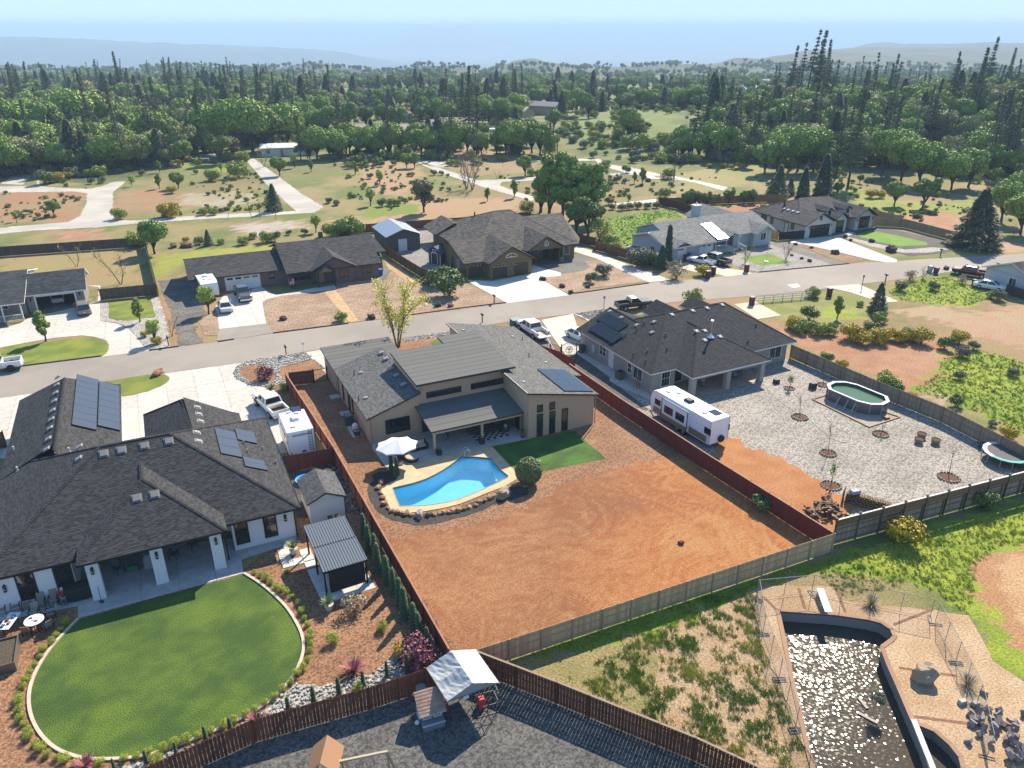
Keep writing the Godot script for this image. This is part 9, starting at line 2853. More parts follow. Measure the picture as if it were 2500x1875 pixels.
func planting()->void:
	make_protos()
	rng.seed=99
	var n:=0
	for q in [["c",-12.08,-52.56,2.5],["c",-11.38,-50.69,2.7],["c",-10.7,-49.64,2.6],["c",-10.25,-48.2,2.8],["c",-9.37,-46.81,2.7],["c",-8.72,-45.62,2.5],["c",-8.07,-44.28,2.7],["c",-7.57,-43,2.9],["c",-6.77,-41.77,2.6],["c",-6.4,-41.37,2.1],["c",-5.68,-40.15,1.9]]:
		plant("c2","cypress","slim dark cypress in the row along the red brown fence","cypress",Vector3(q[1],0,q[2]),q[3],"cypresses along the red brown fence")
	for q in [["c",-9.41,-36.83,1.4],["c",-10.8,-36.1,1.6],["c",-12.2,-35.39,1.6],["c",-13.55,-34.64,1.5],["c",-15.06,-33.83,1.1],["c",-16.54,-33.12,1.5],["c",-17.82,-32.55,1.4],["c",-19.3,-31.81,1],["c",-20.72,-31.16,1.1],["c",-22.39,-30.8,.9]]+[["c",-6.75,-37.95,1.7],["c",-8.05,-37.75,1.3]]:
		plant("c2","cypress","slim young cypress in the pale river stones","cypress",Vector3(q[1],0,q[2]),q[3],"young cypresses in the river stones")
	for q in [Vector3(-31.37,0,-39.94),Vector3(-31.21,0,-39.29),Vector3(-31.16,0,-38.6),Vector3(-31.13,0,-37.95),Vector3(-30.99,0,-37.27),Vector3(-30.89,0,-36.72),Vector3(-30.65,0,-35.91),Vector3(-30.43,0,-35.46),Vector3(-30.1,0,-34.88),Vector3(-29.6,0,-34.23),Vector3(-29.18,0,-33.83),Vector3(-28.71,0,-33.34),Vector3(-28.36,0,-32.91),Vector3(-27.7,0,-32.43),Vector3(-27.21,0,-32.06),Vector3(-26.65,0,-31.69),Vector3(-25.95,0,-31.48),Vector3(-25.36,0,-31.27),Vector3(-24.69,0,-31.16),Vector3(-23.32,0,-31.07),Vector3(-22.09,0,-31.38),Vector3(-21.45,0,-31.54),Vector3(-20.9,0,-31.81),Vector3(-20.12,0,-32.06),Vector3(-19.57,0,-32.37),Vector3(-19.01,0,-32.65),Vector3(-18.35,0,-32.96),Vector3(-17.81,0,-33.28),Vector3(-17.2,0,-33.66),Vector3(-16.73,0,-34.03),Vector3(-16.13,0,-34.53),Vector3(-15.68,0,-35),Vector3(-15.25,0,-35.42),Vector3(-14.78,0,-35.91),Vector3(-14.43,0,-36.49),Vector3(-14.08,0,-37.12),Vector3(-13.8,0,-37.8),Vector3(-13.6,0,-38.26),Vector3(-13.48,0,-39.02),Vector3(-13.53,0,-39.82),Vector3(-13.62,0,-40.39),Vector3(-13.73,0,-40.94),Vector3(-13.86,0,-41.51),Vector3(-14.24,0,-42.34),Vector3(-14.65,0,-42.97),Vector3(-14.93,0,-43.62),Vector3(-15.45,0,-44.56),Vector3(-16.12,0,-45.24),Vector3(-16.6,0,-45.68),Vector3(-17.04,0,-46),Vector3(-17.53,0,-46.34),Vector3(-18.12,0,-46.86),Vector3(-18.62,0,-47.34),Vector3(-19.17,0,-47.69),Vector3(-19.7,0,-48.01),Vector3(-31.19,0,-40.61),Vector3(-31.21,0,-41.29),Vector3(-31.19,0,-41.81),Vector3(-31.21,0,-42.52)]:
		plant("s4","edging_shrub","small yellow green shrub along the egg shaped lawn kerb","shrub",q,rng.randf_range(.42,.68),"shrubs along the lawn kerb")
	for q in [["s4","yellow green shrub alone in the brown gravel",Vector3(-12.14,0,-40.66),.9],["s4","second yellow green shrub nearer the cypresses",Vector3(-8.99,0,-41.9),.8],["s4","yellow shrub at the foot of the picket fence",Vector3(-20.15,0,-31.19),.8],["s4","yellow shrub behind the river stones",Vector3(-9.7,0,-36.53),.7],["k0","large red sword leaved plant in the brown gravel",Vector3(-10.27,0,-38.11),1.25],["k0","red sword leaved plant among the river stones",Vector3(-15.29,0,-33.9),1.1],["k0","red sword leaved plant at the picture bottom by the kerb",Vector3(-24.06,0,-30.92),1.0],["s5","purple leaved shrub beside the canopy tent",Vector3(-6.11,0,-38.81),2.3],["s5","smaller purple shrub in front of the first",Vector3(-5.82,0,-38.26),1.6],["s2","orange brown shrub at the edge of the river stones",Vector3(-7.32,0,-39.53),1.0],["k2","grassy clump at the edge of the concrete pad",Vector3(-17.24,0,-48.13),.5],["s6","thin dry sapling in front of the metal roofed shelter",Vector3(-11.26,0,-43.91),1.6],
		["s7","dense round green bush at the pool end",Vector3(1.51,0,-61.04),2.7],["s5","red leaved maple in the front mulch island",Vector3(-29.25,0,-84.16),1.9],["k1","grassy tuft by the front mulch island",Vector3(-27.81,0,-81.72),.8],["s1","small shrub by the side fence near the pickup",Vector3(-26.23,0,-81.29),.9],
		["s0","left dark shrub in front of the orange red fence",Vector3(-12,0,-121),3.4],["s0","largest dark shrub in the bark yard",Vector3(-9.7,0,-116.1),4.2],["s1","small dark green bush behind the grey house roof",Vector3(27.2,0,-111.7),2.6],["b1","yellow green willow with many stems behind the tan house",Vector3(-14.89,0,-94.45),8.8],["o4","round young tree on the oval lawn",Vector3(-61.99,0,-96.42),4.6],["o5","light green young tree beside the mauve house trailer",Vector3(-44.2,0,-107.4),4.6],["o4","slim standard tree on the small square lawn",Vector3(-52.74,0,-103.92),3.8],["o5","bright green young tree in the grey gravel by the street",Vector3(-47.14,0,-95.85),3.6],["s2","orange shrub under the bright young tree",Vector3(-46.92,0,-95.57),1.2],["s2","low orange shrub left of the bright young tree",Vector3(-49.54,0,-98.16),1.0],["b3","bare twiggy shrub beside the gravel path",Vector3(-45.98,0,-98.46),3.6],["s1","shrub at the end of the sand path",Vector3(-24.3,0,-104.26),1.5],["b3","leafless yellow tree in the bare garden behind the garage",Vector3(-63.7,0,-122),6.5],["b3","smaller leafless yellow tree in the bare garden",Vector3(-76,0,-132.1),4.6],["b0","white barked bare sapling in the bare garden",Vector3(-75.2,0,-138.3),3.4],["b0","pale bare sapling near the old grey fence",Vector3(-89,0,-136),2.4],
		["c2","narrow evergreen tree at the pale house drive",Vector3(27.5,0,-134),7],["c1","wide evergreen shrub beneath the narrow one",Vector3(25.8,0,-130.9),4.2],["s0","evergreen shrub beside the long white drive",Vector3(24.2,0,-132.8),3.0],["s3","shrub at the rust brown fence end",Vector3(21.9,0,-132.5),3.6],["s2","golden round shrub between the brick pillars",Vector3(32.1,0,-126.7),2.2],["s6","dry pale shrub at the kerb of the pale house",Vector3(27.3,0,-125.1),3.2],["b2","small pink blossom tree beside the small lawn",Vector3(41.3,0,-134.2),3.4],["b2","second pink blossom tree at the small lawn corner",Vector3(49.2,0,-136.4),3.2],["c3","wide spreading dark cedar at the end of the pale fence",Vector3(87.8,0,-145.6),11],["s3","grey shrub in the olive house garden",Vector3(15.4,0,-126.3),2.4],["k3","pale grass tuft in the olive house garden",Vector3(15.1,0,-130.4),1.4],["s0","dark shrub in the olive house garden",Vector3(12.9,0,-122.8),1.8],["k1","potted sword leaved plant on the paver path",Vector3(-17.3,0,-50.53)+Vector3.UP*.5,1.0],["k1","potted sword leaved plant at the shelter corner",Vector3(-13.12,0,-44.03)+Vector3.UP*.5,.9],["c2","clipped cone shrub in the pot by the umbrella",Vector3(-11.37,0,-63.33),2.0],["c2","second cone shrub nearer the pool deck",Vector3(-10.72,0,-62.38),2.1],
		["s2","yellow flowered shrub under the two tier fence",Vector3(31.78,0,-52.11),2.4],["s0","dark shrub at the two tier fence foot",Vector3(40.96,0,-57.03),2.0],["k3","round ball of dry weed on the old pool deck",Vector3(28.92,0,-36.9),1.1],["k3","tall dry weed behind the diving board panel",Vector3(26,0,-44.56),1.2],["s3","green weed growing in the old pool",Vector3(22.63,0,-35.6),.8],["s0","dark shrub against the red fence",Vector3(21.57,0,-56.76),1.5]]:
		plant(q[0],{"o":"young_tree","b":"bare_tree","c":"evergreen","s":"garden_shrub","k":"sword_plant"}[q[0][0]],q[1],{"o":"tree","b":"tree","c":"tree","s":"shrub","k":"plant"}[q[0][0]],q[2],q[3])
	for p in [[Vector3(-17.3,0,-50.53),"white pot of the sword plant on the paver path"],[Vector3(-13.12,0,-44.03),"pale pot of the sword plant at the shelter corner"]]:
		var mb:=MB.new();mb.col=Color(.5,.46,.4);mb.lathe(V0,[[.22,0],[.34,.5],[.36,.52],[.3,.5],[0,.47]],16)
		var o:=part(self,"plant_pot",mb,M.plain);o.position=p[0];tag(o,p[1],"pot")
	var rb:=[["s2",39.22,-101.5,2],["s0",42.31,-104.71,2.3],["s1",41.64,-99.05,1.9],["s2",45.45,-97.29,2.5],["s2",48.56,-96.13,2.3],["s2",46.23,-95.57,2],["s2",50.54,-97.29,1.8],["s1",52.03,-103.73,1.7],["s2",54.09,-95.85,2.4],["s2",59.11,-95.85,2],["s0",56.24,-93.9,1.8],["s3",57.1,-91.23,1.6],["s0",59.79,-93.63,1.3],["s3",53.13,-84.39,1.2],["s0",49.01,-77.16,1.4],["s3",60.06,-85.32,1.2],["c1",53.6,-108.4,4.5],["o4",46.6,-105.4,3.6],["s3",67,-118.7,1.6],["s3",61.7,-118.7,1.7],["s6",65.8,-124.2,1.9],["b2",67.9,-124.2,2.4],["s6",73.4,-122.2,1.5],["s3",74.4,-113.5,1.9],["s1",46.4,-115.1,1.8],["s1",52.1,-110.8,.9],["s0",39.06,-89.08,1.6],["s2",40.4,-87.46,1.3],["s1",43.22,-81.5,2.3],["s0",43.74,-80.22,1.5],["s2",45.06,-79.18,.8],["s2",45.78,-75.23,1],["s3",47.2,-74.66,1],["s1",73.8,-114.7,1.3],["s2",50.45,-69.7,1.5],["s3",50.29,-72.29,.8],["s1",40.76,-100.88,1.6],["s1",43.15,-99.05,1.8],["s2",51.63,-96.42,1.9],["s1",53.29,-97.29,1.8],["s2",47,-115.5,1.4],["s0",48.74,-99.05,2.1],["s1",39.26,-99.66,1.8]]
	for q in rb:
		plant(q[0],"wild_shrub" if q[0][0]=="s" else "wild_tree",{"s0":"dark green wild shrub in the open lot beyond the grey fence","s1":"mid green wild shrub in the open lot beyond the grey fence","s2":"yellow flowering broom in the open lot beyond the grey fence","s3":"grey green shrub in the open lot beyond the grey fence","s6":"pale dry shrub by the street in the open lot","c1":"narrow dark tree in the open lot","o4":"thin young tree inside the broom ring of the open lot","b2":"white blossom tree at the street in the open lot"}[q[0]],"shrub" if q[0][0]=="s" else "tree",Vector3(q[1],0,q[2]),q[3],"wild shrubs of the open lot")
	# rough grass and weeds: tufts beyond counting
	rng.seed=5
	var tuft:=MB.new();tuft.col=Color.WHITE
	for i in 12:
		var t:=rng.randf()*TAU
		var e:=Vector3(cos(t)*.6,1,sin(t)*.6).normalized()*rng.randf_range(.5,1.0)
		var o:=Vector3(rng.randfn(),0,rng.randfn())*.3
		var s:=e.cross(Vector3(cos(t+1),0,sin(t+1))).normalized()*.06
		tuft.tri(o-s,o+e,o+s)
	var xs:=[];var cs:=[]
	for q in [[pv([-1.16,-38.42,10.27,-43.9,17.11,-46.45,20.57,-48.12,25.43,-50.11,50.05,-59.76,45.33,-52.48,38.8,-51.28,36.24,-49.21,34.04,-45.64,32.51,-43.53,30.83,-46.65,24.2,-45.44,23.39,-48.34,18.64,-46.65,17.53,-46.04,9.9,-41.72]),15.0,.30,-9.0],[pv([3.46,-37.65,9.9,-41.72,17.05,-46.24,17.95,-45.64,16.83,-40.02,16.85,-31.1,16.61,-29.28,12.56,-28.74,8.63,-34.1]),26.0,.36,-.12],[pv([59.1,-117.8,66.5,-124.6,74,-126.4,74.2,-119.5,74.1,-114.7,68.4,-110.9,62.8,-111.7,59.1,-113.9]),6.0,.3,-9.0],[pv([54.89,-91.23,60.35,-93.9,64.75,-87.7,52.95,-68.55,50.43,-75.61,46.22,-81.29,50.53,-84.85]),9.0,.32,-9.0],[pv([20.9,-169.5,36.2,-179.3,37.6,-170.8,32,-169.5,26.2,-157,24.7,-147.1,22.1,-145.1,19.9,-158.2]),3.5,.4,-9.0]]:
		var b:PackedVector2Array=q[0]
		var r:=Rect2(b[0],Vector2.ZERO)
		for t in b:r=r.expand(t)
		for i in int(r.get_area()*q[1]):
			var p:=r.position+Vector2(rng.randf(),rng.randf())*r.size
			var g:=nz.get_noise_2d(p.x*.45,p.y*.45)+.4*nz.get_noise_2d(p.x*1.7,p.y*1.7)
			if g<q[3] or not Geometry2D.is_point_in_polygon(p,b):continue
			var s:float=q[2]*rng.randf_range(.35,.9)*(1.0+clampf(g,0,1))
			xs.append(Transform3D(Basis(Vector3.UP,rng.randf()*TAU).scaled(Vector3(s*1.3,s,s*1.3)),Vector3(p.x,-.02,p.y)))
			cs.append(Color(.12,.21,.014).lerp(Color(.36,.38,.05),clampf(.5+nz.get_noise_2d(p.x*.15,p.y*.15)+rng.randfn()*.25,0,1)))
	scatter("wild_grass",tuft.mesh(),M.leaf,xs,cs)

# ---------- trees beyond the street ----------
func woods()->void:
	rng.seed=321
	var kinds:={"o0":"green oak","o1":"broad light green oak","o2":"dark green oak","o3":"grey green oak","o4":"slim green tree","o5":"sparse bright green tree","o6":"olive brown evergreen oak","p0":"tall dark pine","p1":"tall sparse pine","p2":"tall full pine","p3":"grey half bare pine","c0":"dense black green conifer","c1":"dark conifer","c2":"slim evergreen","s0":"dark green shrub","s1":"bright green shrub","s2":"yellow flowering shrub","s3":"grey green shrub","b0":"bare tree","b2":"pinkish bare tree","b3":"leafless tree"}
	var lists:=[["in the empty lots left of the straight lane",[["s1",-151.8,-264.3,3.5],["s0",-152.6,-275.2,3.9],["s0",-147.8,-288.3,3.6],["s1",-134.1,-259.8,2.4],["o5",-121.1,-254.8,4],["s0",-137.1,-238.8,3.2],["s0",-124.1,-210.4,4.1],["s2",-123,-213.9,3.3],["o4",-101.2,-228.5,3.6],["o4",-91.3,-204.4,4.1],["o0",-86.4,-204.4,4.9],["s2",-85.5,-198.1,2.2],["o5",-99.8,-207.5,3],["s1",-81.4,-215.8,3.4],["s1",-76,-220.7,4.9],["o5",-83.5,-228.5,3],["s3",-142.3,-225.1,3.3],["o0",-101.5,-172.3,4],["o5",-106.5,-166.6,2.4],["s1",-85.4,-169.1,2.7],["s0",-112.2,-211.1,1.7],["s0",-109.7,-212.1,1.8],["s1",-68.6,-173.1,1.8],["s1",-66.4,-173.1,1.7],["o0",-65.9,-140.5,7.3],["s1",-71,-145.6,3.3],["s1",-51.2,-151.7,1.5],["s1",-47.6,-149,2.4],["s0",-46.3,-149.9,2],["c1",-58.1,-146.6,3.1],["s2",-63.4,-149.2,1.2],["s3",-60.2,-147.4,1.7],["s1",-56,-147.4,1.2],["s1",-51.6,-147.1,1.8],["s0",-44.9,-154.9,1.1],["s0",-41.8,-155.3,1.3],["o5",-39.9,-156.9,3.9],["o0",-34.4,-153.6,3.5],["o1",-32.2,-155.6,3.5],["s2",-75.2,-171.2,3.8],["s4",-76.7,-171.5,2.8],["c1",-54,-177.2,6.2],["b0",-56.6,-169.6,5.4],["b0",-55.2,-169.6,4.9],["b0",-51.6,-168.8,3.8],["b3",-74.2,-238.8,7.1],["o6",-87.7,-252.5,8.1],["b0",-61.7,-168.4,2.7],["s3",-155.8,-255.8,2],["s0",-132.8,-243.2,1.4],["s0",-123.3,-231.8,1.8],["s3",-122.3,-237.4,1.8],["s0",-119.8,-240.3,1.8],["s0",-111.3,-231.8,1.8],["s0",-104.2,-223.8,1.7],["s3",-120.7,-221.3,1.5],["s0",-112.2,-227.7,1.5],["s0",-90,-226.4,1.3],["s0",-73.5,-223.8,.9],["s2",-82,-215.1,.8],["s2",-75.5,-216.3,1.3]]],
		["in the empty lots right of the straight lane",[["o0",-65.3,-223.3,6.1],["o5",-64.5,-236.8,4.6],["o4",-57.9,-229.6,3.5],["s1",-58.7,-264.3,3.3],["b3",-64.4,-260.8,2.7],["s0",-43.5,-185.9,1.5],["s0",-41.1,-183.2,1.3],["s3",-53.3,-240.3,.9]]+[["o4",-39.7,-246.3,4.2],["o4",-44.4,-225.1,4.1],["o0",-31.3,-236.8,4.9],["o0",-28.9,-236.8,5.1],["o5",-34.9,-208.9,4],["s2",-44.2,-255.8,1.5],["s0",-49,-266.1,1.3],["o5",-33.1,-182.8,4.3],["o6",-19.9,-176,8.3],["o4",-5.9,-188.3,3.4],["o0",3.7,-223.3,6.5],["o4",3.7,-254.2,2.7],["o4",-18.7,-251.9,3.2],["o4",-21.2,-251.9,3],["b2",-11.7,-203.8,9.3],["b2",-10.2,-202.7,7.9],["s0",-4,-265.4,2.6],["b3",-9.4,-264.3,2.8],["o5",-8.4,-264.3,3.5],["s0",-26.2,-251.9,1.9],["s0",-22.1,-224.3,1.7],["s0",-19.9,-224.3,1.4],["s0",-17.9,-221.8,1],["s2",-28,-222.5,1.5],["s0",-39.1,-218.8,1.7],["s0",-30.3,-182.3,2],["s1",-28.4,-183.2,1.8],["s1",-26.9,-183.2,1.7],["s0",-41.2,-184.1,1.3],["s0",-55.5,-249.4,2.1],["s0",-43.4,-186.8,1.1],["s0",-27.8,-178.8,.9],["s0",-25.4,-185.9,.7],["o4",.5,-192.5,4.6],["b0",-2.6,-237.4,2.7],["b3",-4,-218.8,2.6],["s0",4,-200.6,1.2],["s1",5.5,-223.8,2.2]]],
		["in the dark green clump behind the olive house",[["t",8.1,-170.7,14.4],["t",10.8,-169.1,15.1],["t",12.8,-168.4,14.3],["t",15,-166.1,13.3],["t",17.7,-166.1,13],["t",6.5,-175.5,10.2],["o2",12.9,-155.6,9.4],["o2",15.3,-154.3,9.1],["o5",6.2,-175.5,5.4],["s1",3.3,-175.5,2.8],["s4",17.3,-151.7,4.4],["s1",18.8,-145.6,2.7],["s1",18.8,-141.1,2.4],["s0",-1.1,-153,1.9],["s1",-33.5,-154.3,4.1],["s1",-35.7,-153,3.2],["s1",-31.1,-153.6,3.3],["s1",-23.4,-145.6,1.2]]],
		["in the shrubby green field right of the lanes",[["s1",19.4,-297.6,2.8],["s1",23.7,-293.3,2.8],["s0",37.2,-291.2,2.5],["s0",30.5,-260.8,1.5],["o4",34.6,-210.4,4.7],["o4",32.7,-211.6,3.3],["s0",32.7,-227.7,2.4],["s1",42.9,-218.8,3.2],["s0",28.2,-212.8,1.9],["s0",30.2,-211.6,1.2],["s1",27.9,-237.4,2.5],["s0",25.2,-204.9,2],["s1",37.3,-192.5,2.7],["s0",22.8,-184.1,2],["s1",12.1,-262.6,4],["s3",24.4,-273.3,3.1],["s1",38.9,-269.7,5.1],["s1",42.1,-269.7,5.6],["s0",51.1,-306.6,2.6],["s1",46.8,-269.7,4.1],["s1",52,-281,3.2],["s1",53.9,-273.3,3.6],["s2",42,-252.5,1.7],["s2",48.9,-249.4,1.4],["s1",34.1,-316.2,2.9],["s1",41.5,-311.3,3.5],["s1",49.8,-331.6,3.1],["s1",29.8,-316.2,2.9],["s1",46,-249.4,3.3],["s0",25.9,-255.8,2.4],["s3",23,-178.8,1.6],["s3",25,-178,1.8],["s3",26.9,-178.8,1.8],["s3",28.9,-179.7,1.8],["s3",31.1,-179.7,1.6],["s3",33.4,-180.6,1.6],["s0",35.1,-273.3,2.3]]],
		["in the row behind the pale house",[["o2",40.4,-181.1,4.8],["o2",42.9,-182.8,4.7],["o2",45.5,-182.8,3.9],["o2",48.2,-185.4,2.8],["o2",51.2,-185.4,4],["o4",54.1,-192.5,2.7],["o2",54.9,-185.4,3.9],["o2",57.1,-185.4,3.9],["c1",64.7,-191.5,8.1],["c0",70.8,-191.5,7.7],["c0",76.2,-193.5,10.4],["c1",69,-195.5,4.4],["o2",80.8,-195.5,4],["c1",64,-194.5,4.6]]],
		["in the big wood right of the farmhouse",[["p2",87.1,-204.9,24.2],["p1",89.2,-218.8,21.7],["o0",65.4,-247.8,12.4],["o2",70.3,-238.8,8.4],["o0",71.5,-225.1,10.7],["o1",76.7,-230.4,11.4],["o1",82.6,-230.4,13.1],["o1",87.2,-230.4,12.9],["o2",89.4,-226.4,10.8],["o1",104,-223.8,13.2],["o1",104.4,-212.8,12.4],["o1",107.3,-208.2,12.2],["o0",110.8,-206,11.3],["o1",112.3,-201.6,9.8],["o0",119,-206,11.3],["o0",150.2,-254.2,12.9],["o2",172.6,-339.8,10.3],["o0",137.3,-221.3,8.5],["o1",116.6,-181.4,8.3],["o2",94.9,-180.6,8.4],["o2",92.8,-318.6,11.4],["o0",89.5,-183.2,6.5],["o2",131.1,-202.7,7.9],["o1",105.3,-166.9,9],["o1",102.7,-155.6,8.8],["o3",146.6,-302.1,7.8],["o3",97.3,-293.3,7.6],["o2",92.9,-211.6,2.9],["s2",87.7,-192.1,2.4],["s2",90,-192.1,2],["s2",104.7,-194.1,1.6],["s2",107.6,-194.1,1.2],["s2",53.3,-245.6,2],["s2",62.7,-236.8,1.7],["s2",67.4,-236.8,1.9],["s2",64.6,-235.1,1.7],["s2",58.5,-236.8,1.5],["s2",93,-182.8,.9],["s2",95,-179.4,1.1],["s1",56.3,-246.3,3.3],["s1",65.2,-259.1,3.4],["b0",98.1,-150.5,3.7],["p0",128.7,-384.2,25],["p1",125.1,-351.5,30.3],["p0",126.4,-345.6,29.9],["p2",153.2,-406.8,28.4],["p0",241.5,-564.9,24.2],["p1",249,-572.5,24.5],["p0",210.5,-460.5,27.2],["p1",201,-450.6,21.9],["p1",218.5,-460.5,20],["p0",180.5,-339.8,21.2],["p2",163.3,-291.2,24.6],["p1",258.5,-481.5,20],["p0",231.5,-406.8,29.8],["p1",267,-460.5,22.4],["p2",241.7,-406.8,24.9],["p2",194.8,-313.7,27.4],["p2",184.4,-291.2,28.6],["p0",105.9,-432,18.1],["p1",104.2,-450.6,16.5],["p1",110.7,-434.7,18.7],["p1",130.5,-406.8,18.5],["p0",134,-423.3,17.8],["p1",127.5,-367.1,25.6],["p2",199.9,-487.1,21.5],["p1",186.9,-465.6,21.4],["p0",162.5,-419,20.2],["p3",204.4,-419,16.5],["p3",239.5,-465.6,11.6],["p1",306.7,-510.6,17.1],["p1",146,-395.2,27.3],["p3",172,-410.8,20.5],["p0",258.2,-465.6,18.2]]],
		["in the middle wood beyond the old lanes",[["o2",-50.1,-323.7,13.9],["o2",-58.6,-328.9,12.3],["o2",-63.3,-313.7,14.7],["o0",-45.1,-323.7,10.4],["c1",-30,-291.2,8.9],["o6",-.9,-279.1,10.1],["o0",5.1,-279.1,10.7],["o0",2.4,-279.1,9.9],["o0",-10.6,-291.2,7.3],["o0",16.1,-313.7,9],["o2",33.5,-357.6,12],["p2",-16.2,-306.6,24.4],["p2",-9.9,-423.3,16.3],["c0",-2.8,-406.8,16.4],["c0",13.9,-470.8,10.5],["c0",19.4,-414.9,10.8],["c0",22.9,-377.2,11.3],["c0",-46.5,-391.4,11],["c0",-75,-557.5,12.8],["c0",-52.2,-481.5,14.1],["c0",-55.9,-660.8,9.9],["p3",63.7,-406.8,13.5],["o2",-39.4,-323.7,5.7],["s5",-43.6,-291.2,3.3],["s5",-38.5,-295.4,3.9],["s2",-21.2,-295.4,3.6],["s2",-52.2,-406.8,4.4],["o5",-23.8,-354.5,6.5],["o2",-30.9,-395.2,7.2],["s2",-39.5,-360.7,2.7],["o0",-71.8,-316.2,12.2],["o3",-78.5,-367.1,13.3],["o3",-81.4,-367.1,10.7],["o5",-52.3,-564.9,9]]],
		["at the edge of the left wood behind the lane",[["o0",-162.5,-283,16.9],["o1",-160.4,-299.8,18.6],["o2",-133.4,-275.2,15],["o1",-113.6,-257.5,14.7],["o0",-110.6,-257.5,14.2],["o0",-99.5,-241.7,8.5],["o1",-100.6,-267.8,16.1],["o1",-92.7,-267.8,17.1],["o1",-86.3,-267.8,18.1],["o2",-82.1,-271.5,16.8],["o1",-77.7,-279.1,15.2],["o1",-178.8,-291.2,15.8],["o1",-182.8,-291.2,13.2],["o1",-169.3,-309,17.2],["o1",-157.8,-309,17.2],["o0",-153,-309,15],["o2",-144,-309,10.5],["o0",-137,-299.8,8.1],["o0",-176.9,-302.1,15.5],["o2",-105.4,-269.7,12.1],["o2",-98.7,-273.3,13.2],["o0",-73.3,-316.2,8.8],["o2",-80.6,-321.2,8.9],["p2",-214.7,-455.5,27.3],["p1",-207.3,-445.8,19],["p3",-167.2,-370.4,13.1],["p1",-166.2,-492.8,14.4],["p0",-158.5,-529.7,9.9],["c0",-98.6,-441.1,17.7],["p1",-148.5,-557.5,8.4],["p3",-179,-395.2,17],["c1",-149.4,-564.9,7],["o3",-212.6,-410.8,16.9],["o3",-181,-410.8,10.4],["o1",-215.8,-367.1,13.3],["s1",-156.6,-249.4,3.8],["s1",-164.8,-269.7,4.1],["s1",-165.7,-302.1,5.1],["s1",-173.8,-293.3,3.8],["s2",-171.3,-281,4.2],["b3",-189.6,-306.6,9.6],["b3",-200.7,-342.7,11.3],["b3",-192.8,-410.8,10.4]]]]
	for l in lists:
		for q in l[1]:
			var k:String=q[0]
			var h:float=q[3]
			if k=="t":k="o4"
			var x:float=q[1];var z:float=q[2]
			plant(k,{"o":"oak_tree","p":"pine_tree","c":"conifer_tree","s":"shrub","b":"bare_tree"}[k[0]],"%s %s" % [kinds.get(k,"pale green shrub" if k=="s4" else "purple leaved shrub"),l[0]],"shrub" if k[0]=="s" else "tree",Vector3(x,0,z),clampf(h,.8,33),"%s plants %s" % [k[0],l[0]])
	# individual trees filling the woods, nearest first, then the far woods as one mass
	var wl:=pv([-208.7,-293.3,-168.6,-293.3,-126.1,-281,-90.3,-281,-77.9,-297.6,-63.8,-316.2,-131.8,-671.1,-229.3,-740.2,-348.2,-824.7,-476.9,-892.4,-611.2,-892.4])
	var wm:=pv([-80.3,-326.3,-43.5,-326.3,-18.9,-367.1,24.5,-380.7,76.2,-380.7,155.4,-794.5,4.7,-740.2,-93.2,-740.2,-151.7,-631.7])
	var wr:=pv([69.9,-255.8,75.3,-231.8,89.7,-221.3,109.5,-216.3,125.4,-213.9,120,-183.2,111.3,-153,380.2,-564.9,315.7,-564.9,251.2,-564.9,175.9,-564.9,92.4,-465.6,56.4,-277.1])
	var meadow:=pv([-137.3,-465.6,-101,-510.6,-131.8,-671.1,-147.4,-671.1,-138.6,-564.9])
	var field:=pv([122.6,-498.6,158.9,-550.3,157.8,-498.6,115.9,-410.8,100.3,-395.2])
	var park:=pv([244.4,-596.5,292,-564.9,218.9,-419,173.4,-395.2,200.8,-487.1])
	var cnt:={"o":0,"p":0,"c":0}
	for w in [[wl,.012,"in the dense left wood",.16],[wm,.0075,"in the loose middle wood",.2],[wr,.0085,"in the right wood below the pines",.22]]:
		var b:PackedVector2Array=w[0]
		var r:=Rect2(b[0],Vector2.ZERO)
		for t in b:r=r.expand(t)
		var tries:=int(r.get_area()*w[1])
		for i in tries:
			var p:=r.position+Vector2(rng.randf(),rng.randf())*r.size
			if p.y<-700 or not Geometry2D.is_point_in_polygon(p,b):continue
			if nz.get_noise_2d(p.x*.02,p.y*.02)<-.28 or Geometry2D.is_point_in_polygon(p,meadow) or Geometry2D.is_point_in_polygon(p,field) or Geometry2D.is_point_in_polygon(p,park):continue
			var u:=rng.randf()
			var k:="o%d" % [0,1,2,3,0,1,6][rng.randi() % 7] if u>w[3] else ("p%d" % (rng.randi() % 4) if u>.05 else "c%d" % (rng.randi() % 2))
			if cnt[k[0]]>(270 if k[0]=="o" else 90):continue
			cnt[k[0]]+=1
			var h:=rng.randf_range(7,13) if k[0]=="o" else (rng.randf_range(15,25) if k[0]=="p" else rng.randf_range(9,18))
			plant(k,{"o":"oak_tree","p":"pine_tree","c":"conifer_tree"}[k[0]],"%s %s" % [kinds[k],w[2]],"tree",Vector3(p.x,0,p.y),h,"%s trees %s" % [k[0],w[2]])
	var mass:={}
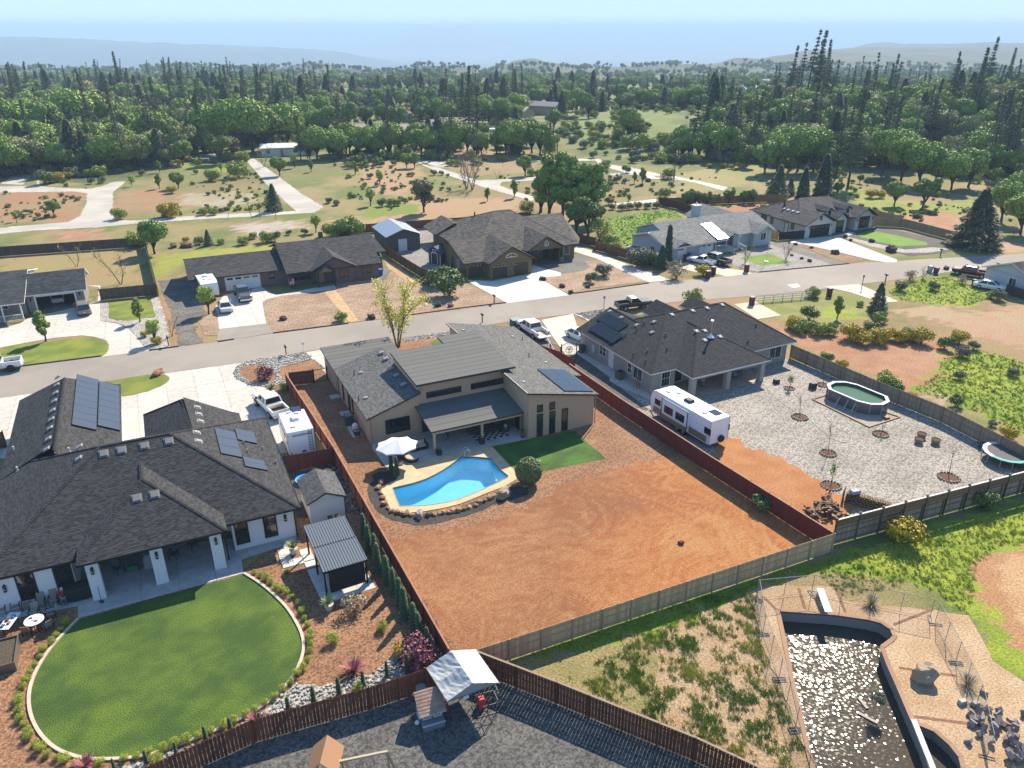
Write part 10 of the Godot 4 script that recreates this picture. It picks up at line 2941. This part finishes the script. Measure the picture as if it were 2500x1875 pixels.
	for i in 13000:
		var d:=260.0+1500.0*pow(rng.randf(),1.5)
		var a:=rng.randf_range(-.72,.72)
		var x:=sin(a)*d;var z:=-cos(a)*d
		var m:=nz.get_noise_2d(x*.008,z*.008)+.3*nz.get_noise_2d(x*.03,z*.03)
		if m<(-.05 if absf(a)>.2 else .1)-.25*sm(.25,.6,absf(a)):continue
		var q2:=Vector2(x,z)
		if Geometry2D.is_point_in_polygon(q2,meadow) or Geometry2D.is_point_in_polygon(q2,field) or Geometry2D.is_point_in_polygon(q2,park):continue
		var u:=rng.randf()
		var k:="o%d" % [0,1,0,3,1,2][rng.randi() % 6] if u>.15 else ("p%d" % (rng.randi() % 4) if u>.04 else "c%d" % (rng.randi() % 2))
		var h:=rng.randf_range(6,12) if k[0]=="o" else (rng.randf_range(12,22) if k[0]=="p" else rng.randf_range(8,16))
		if k[0]!="o" and d>480:
			if rng.randf()<.55:continue
			h*=.7
		var s:=h/float(SIZE[k[0]])
		if not mass.has(k):mass[k]=[]
		mass[k].append(Transform3D(Basis(Vector3.UP,rng.randf()*TAU).scaled(Vector3.ONE*s),Vector3(x,land_height(x,z)-.1,z)))
	for i in 9000:
		var d:=188.0+900.0*pow(rng.randf(),1.6)
		var a:=rng.randf_range(-.7,.7)
		var x:=sin(a)*d;var z:=-cos(a)*d
		if nz.get_noise_2d(x*.02+9,z*.02)<-.05:continue
		var q2:=Vector2(x,z)
		if Geometry2D.is_point_in_polygon(q2,meadow) or Geometry2D.is_point_in_polygon(q2,field):continue
		var bad:=false
		for l in lanes:bad=bad or Geometry2D.is_point_in_polygon(q2,l)
		if bad:continue
		var k:=["s0","s1","s1","s3"][rng.randi() % 4] as String
		if rng.randf()<.06:k="s2"
		if not mass.has(k):mass[k]=[]
		mass[k].append(Transform3D(Basis(Vector3.UP,rng.randf()*TAU).scaled(Vector3.ONE*(rng.randf_range(.15,.6) if d<240 else rng.randf_range(.6,1.8))),Vector3(x,land_height(x,z)-.1,z)))
	var far:=Node3D.new()
	far.name="far_woods"
	add_child(far)
	far.set_meta("kind","stuff")
	for k in mass:
		for j in protos[k].get_child_count():
			var src:MeshInstance3D=protos[k].get_child(j)
			if k[0]=="s" and j==0:continue
			var o:=scatter("woods_"+str(src.name),src.mesh,src.material_override,mass[k],mass[k].map(func(_t)->Color:return Color.WHITE))
			remove_child(o)
			far.add_child(o,true)
	for k in protos:protos[k].free()
	protos.clear()
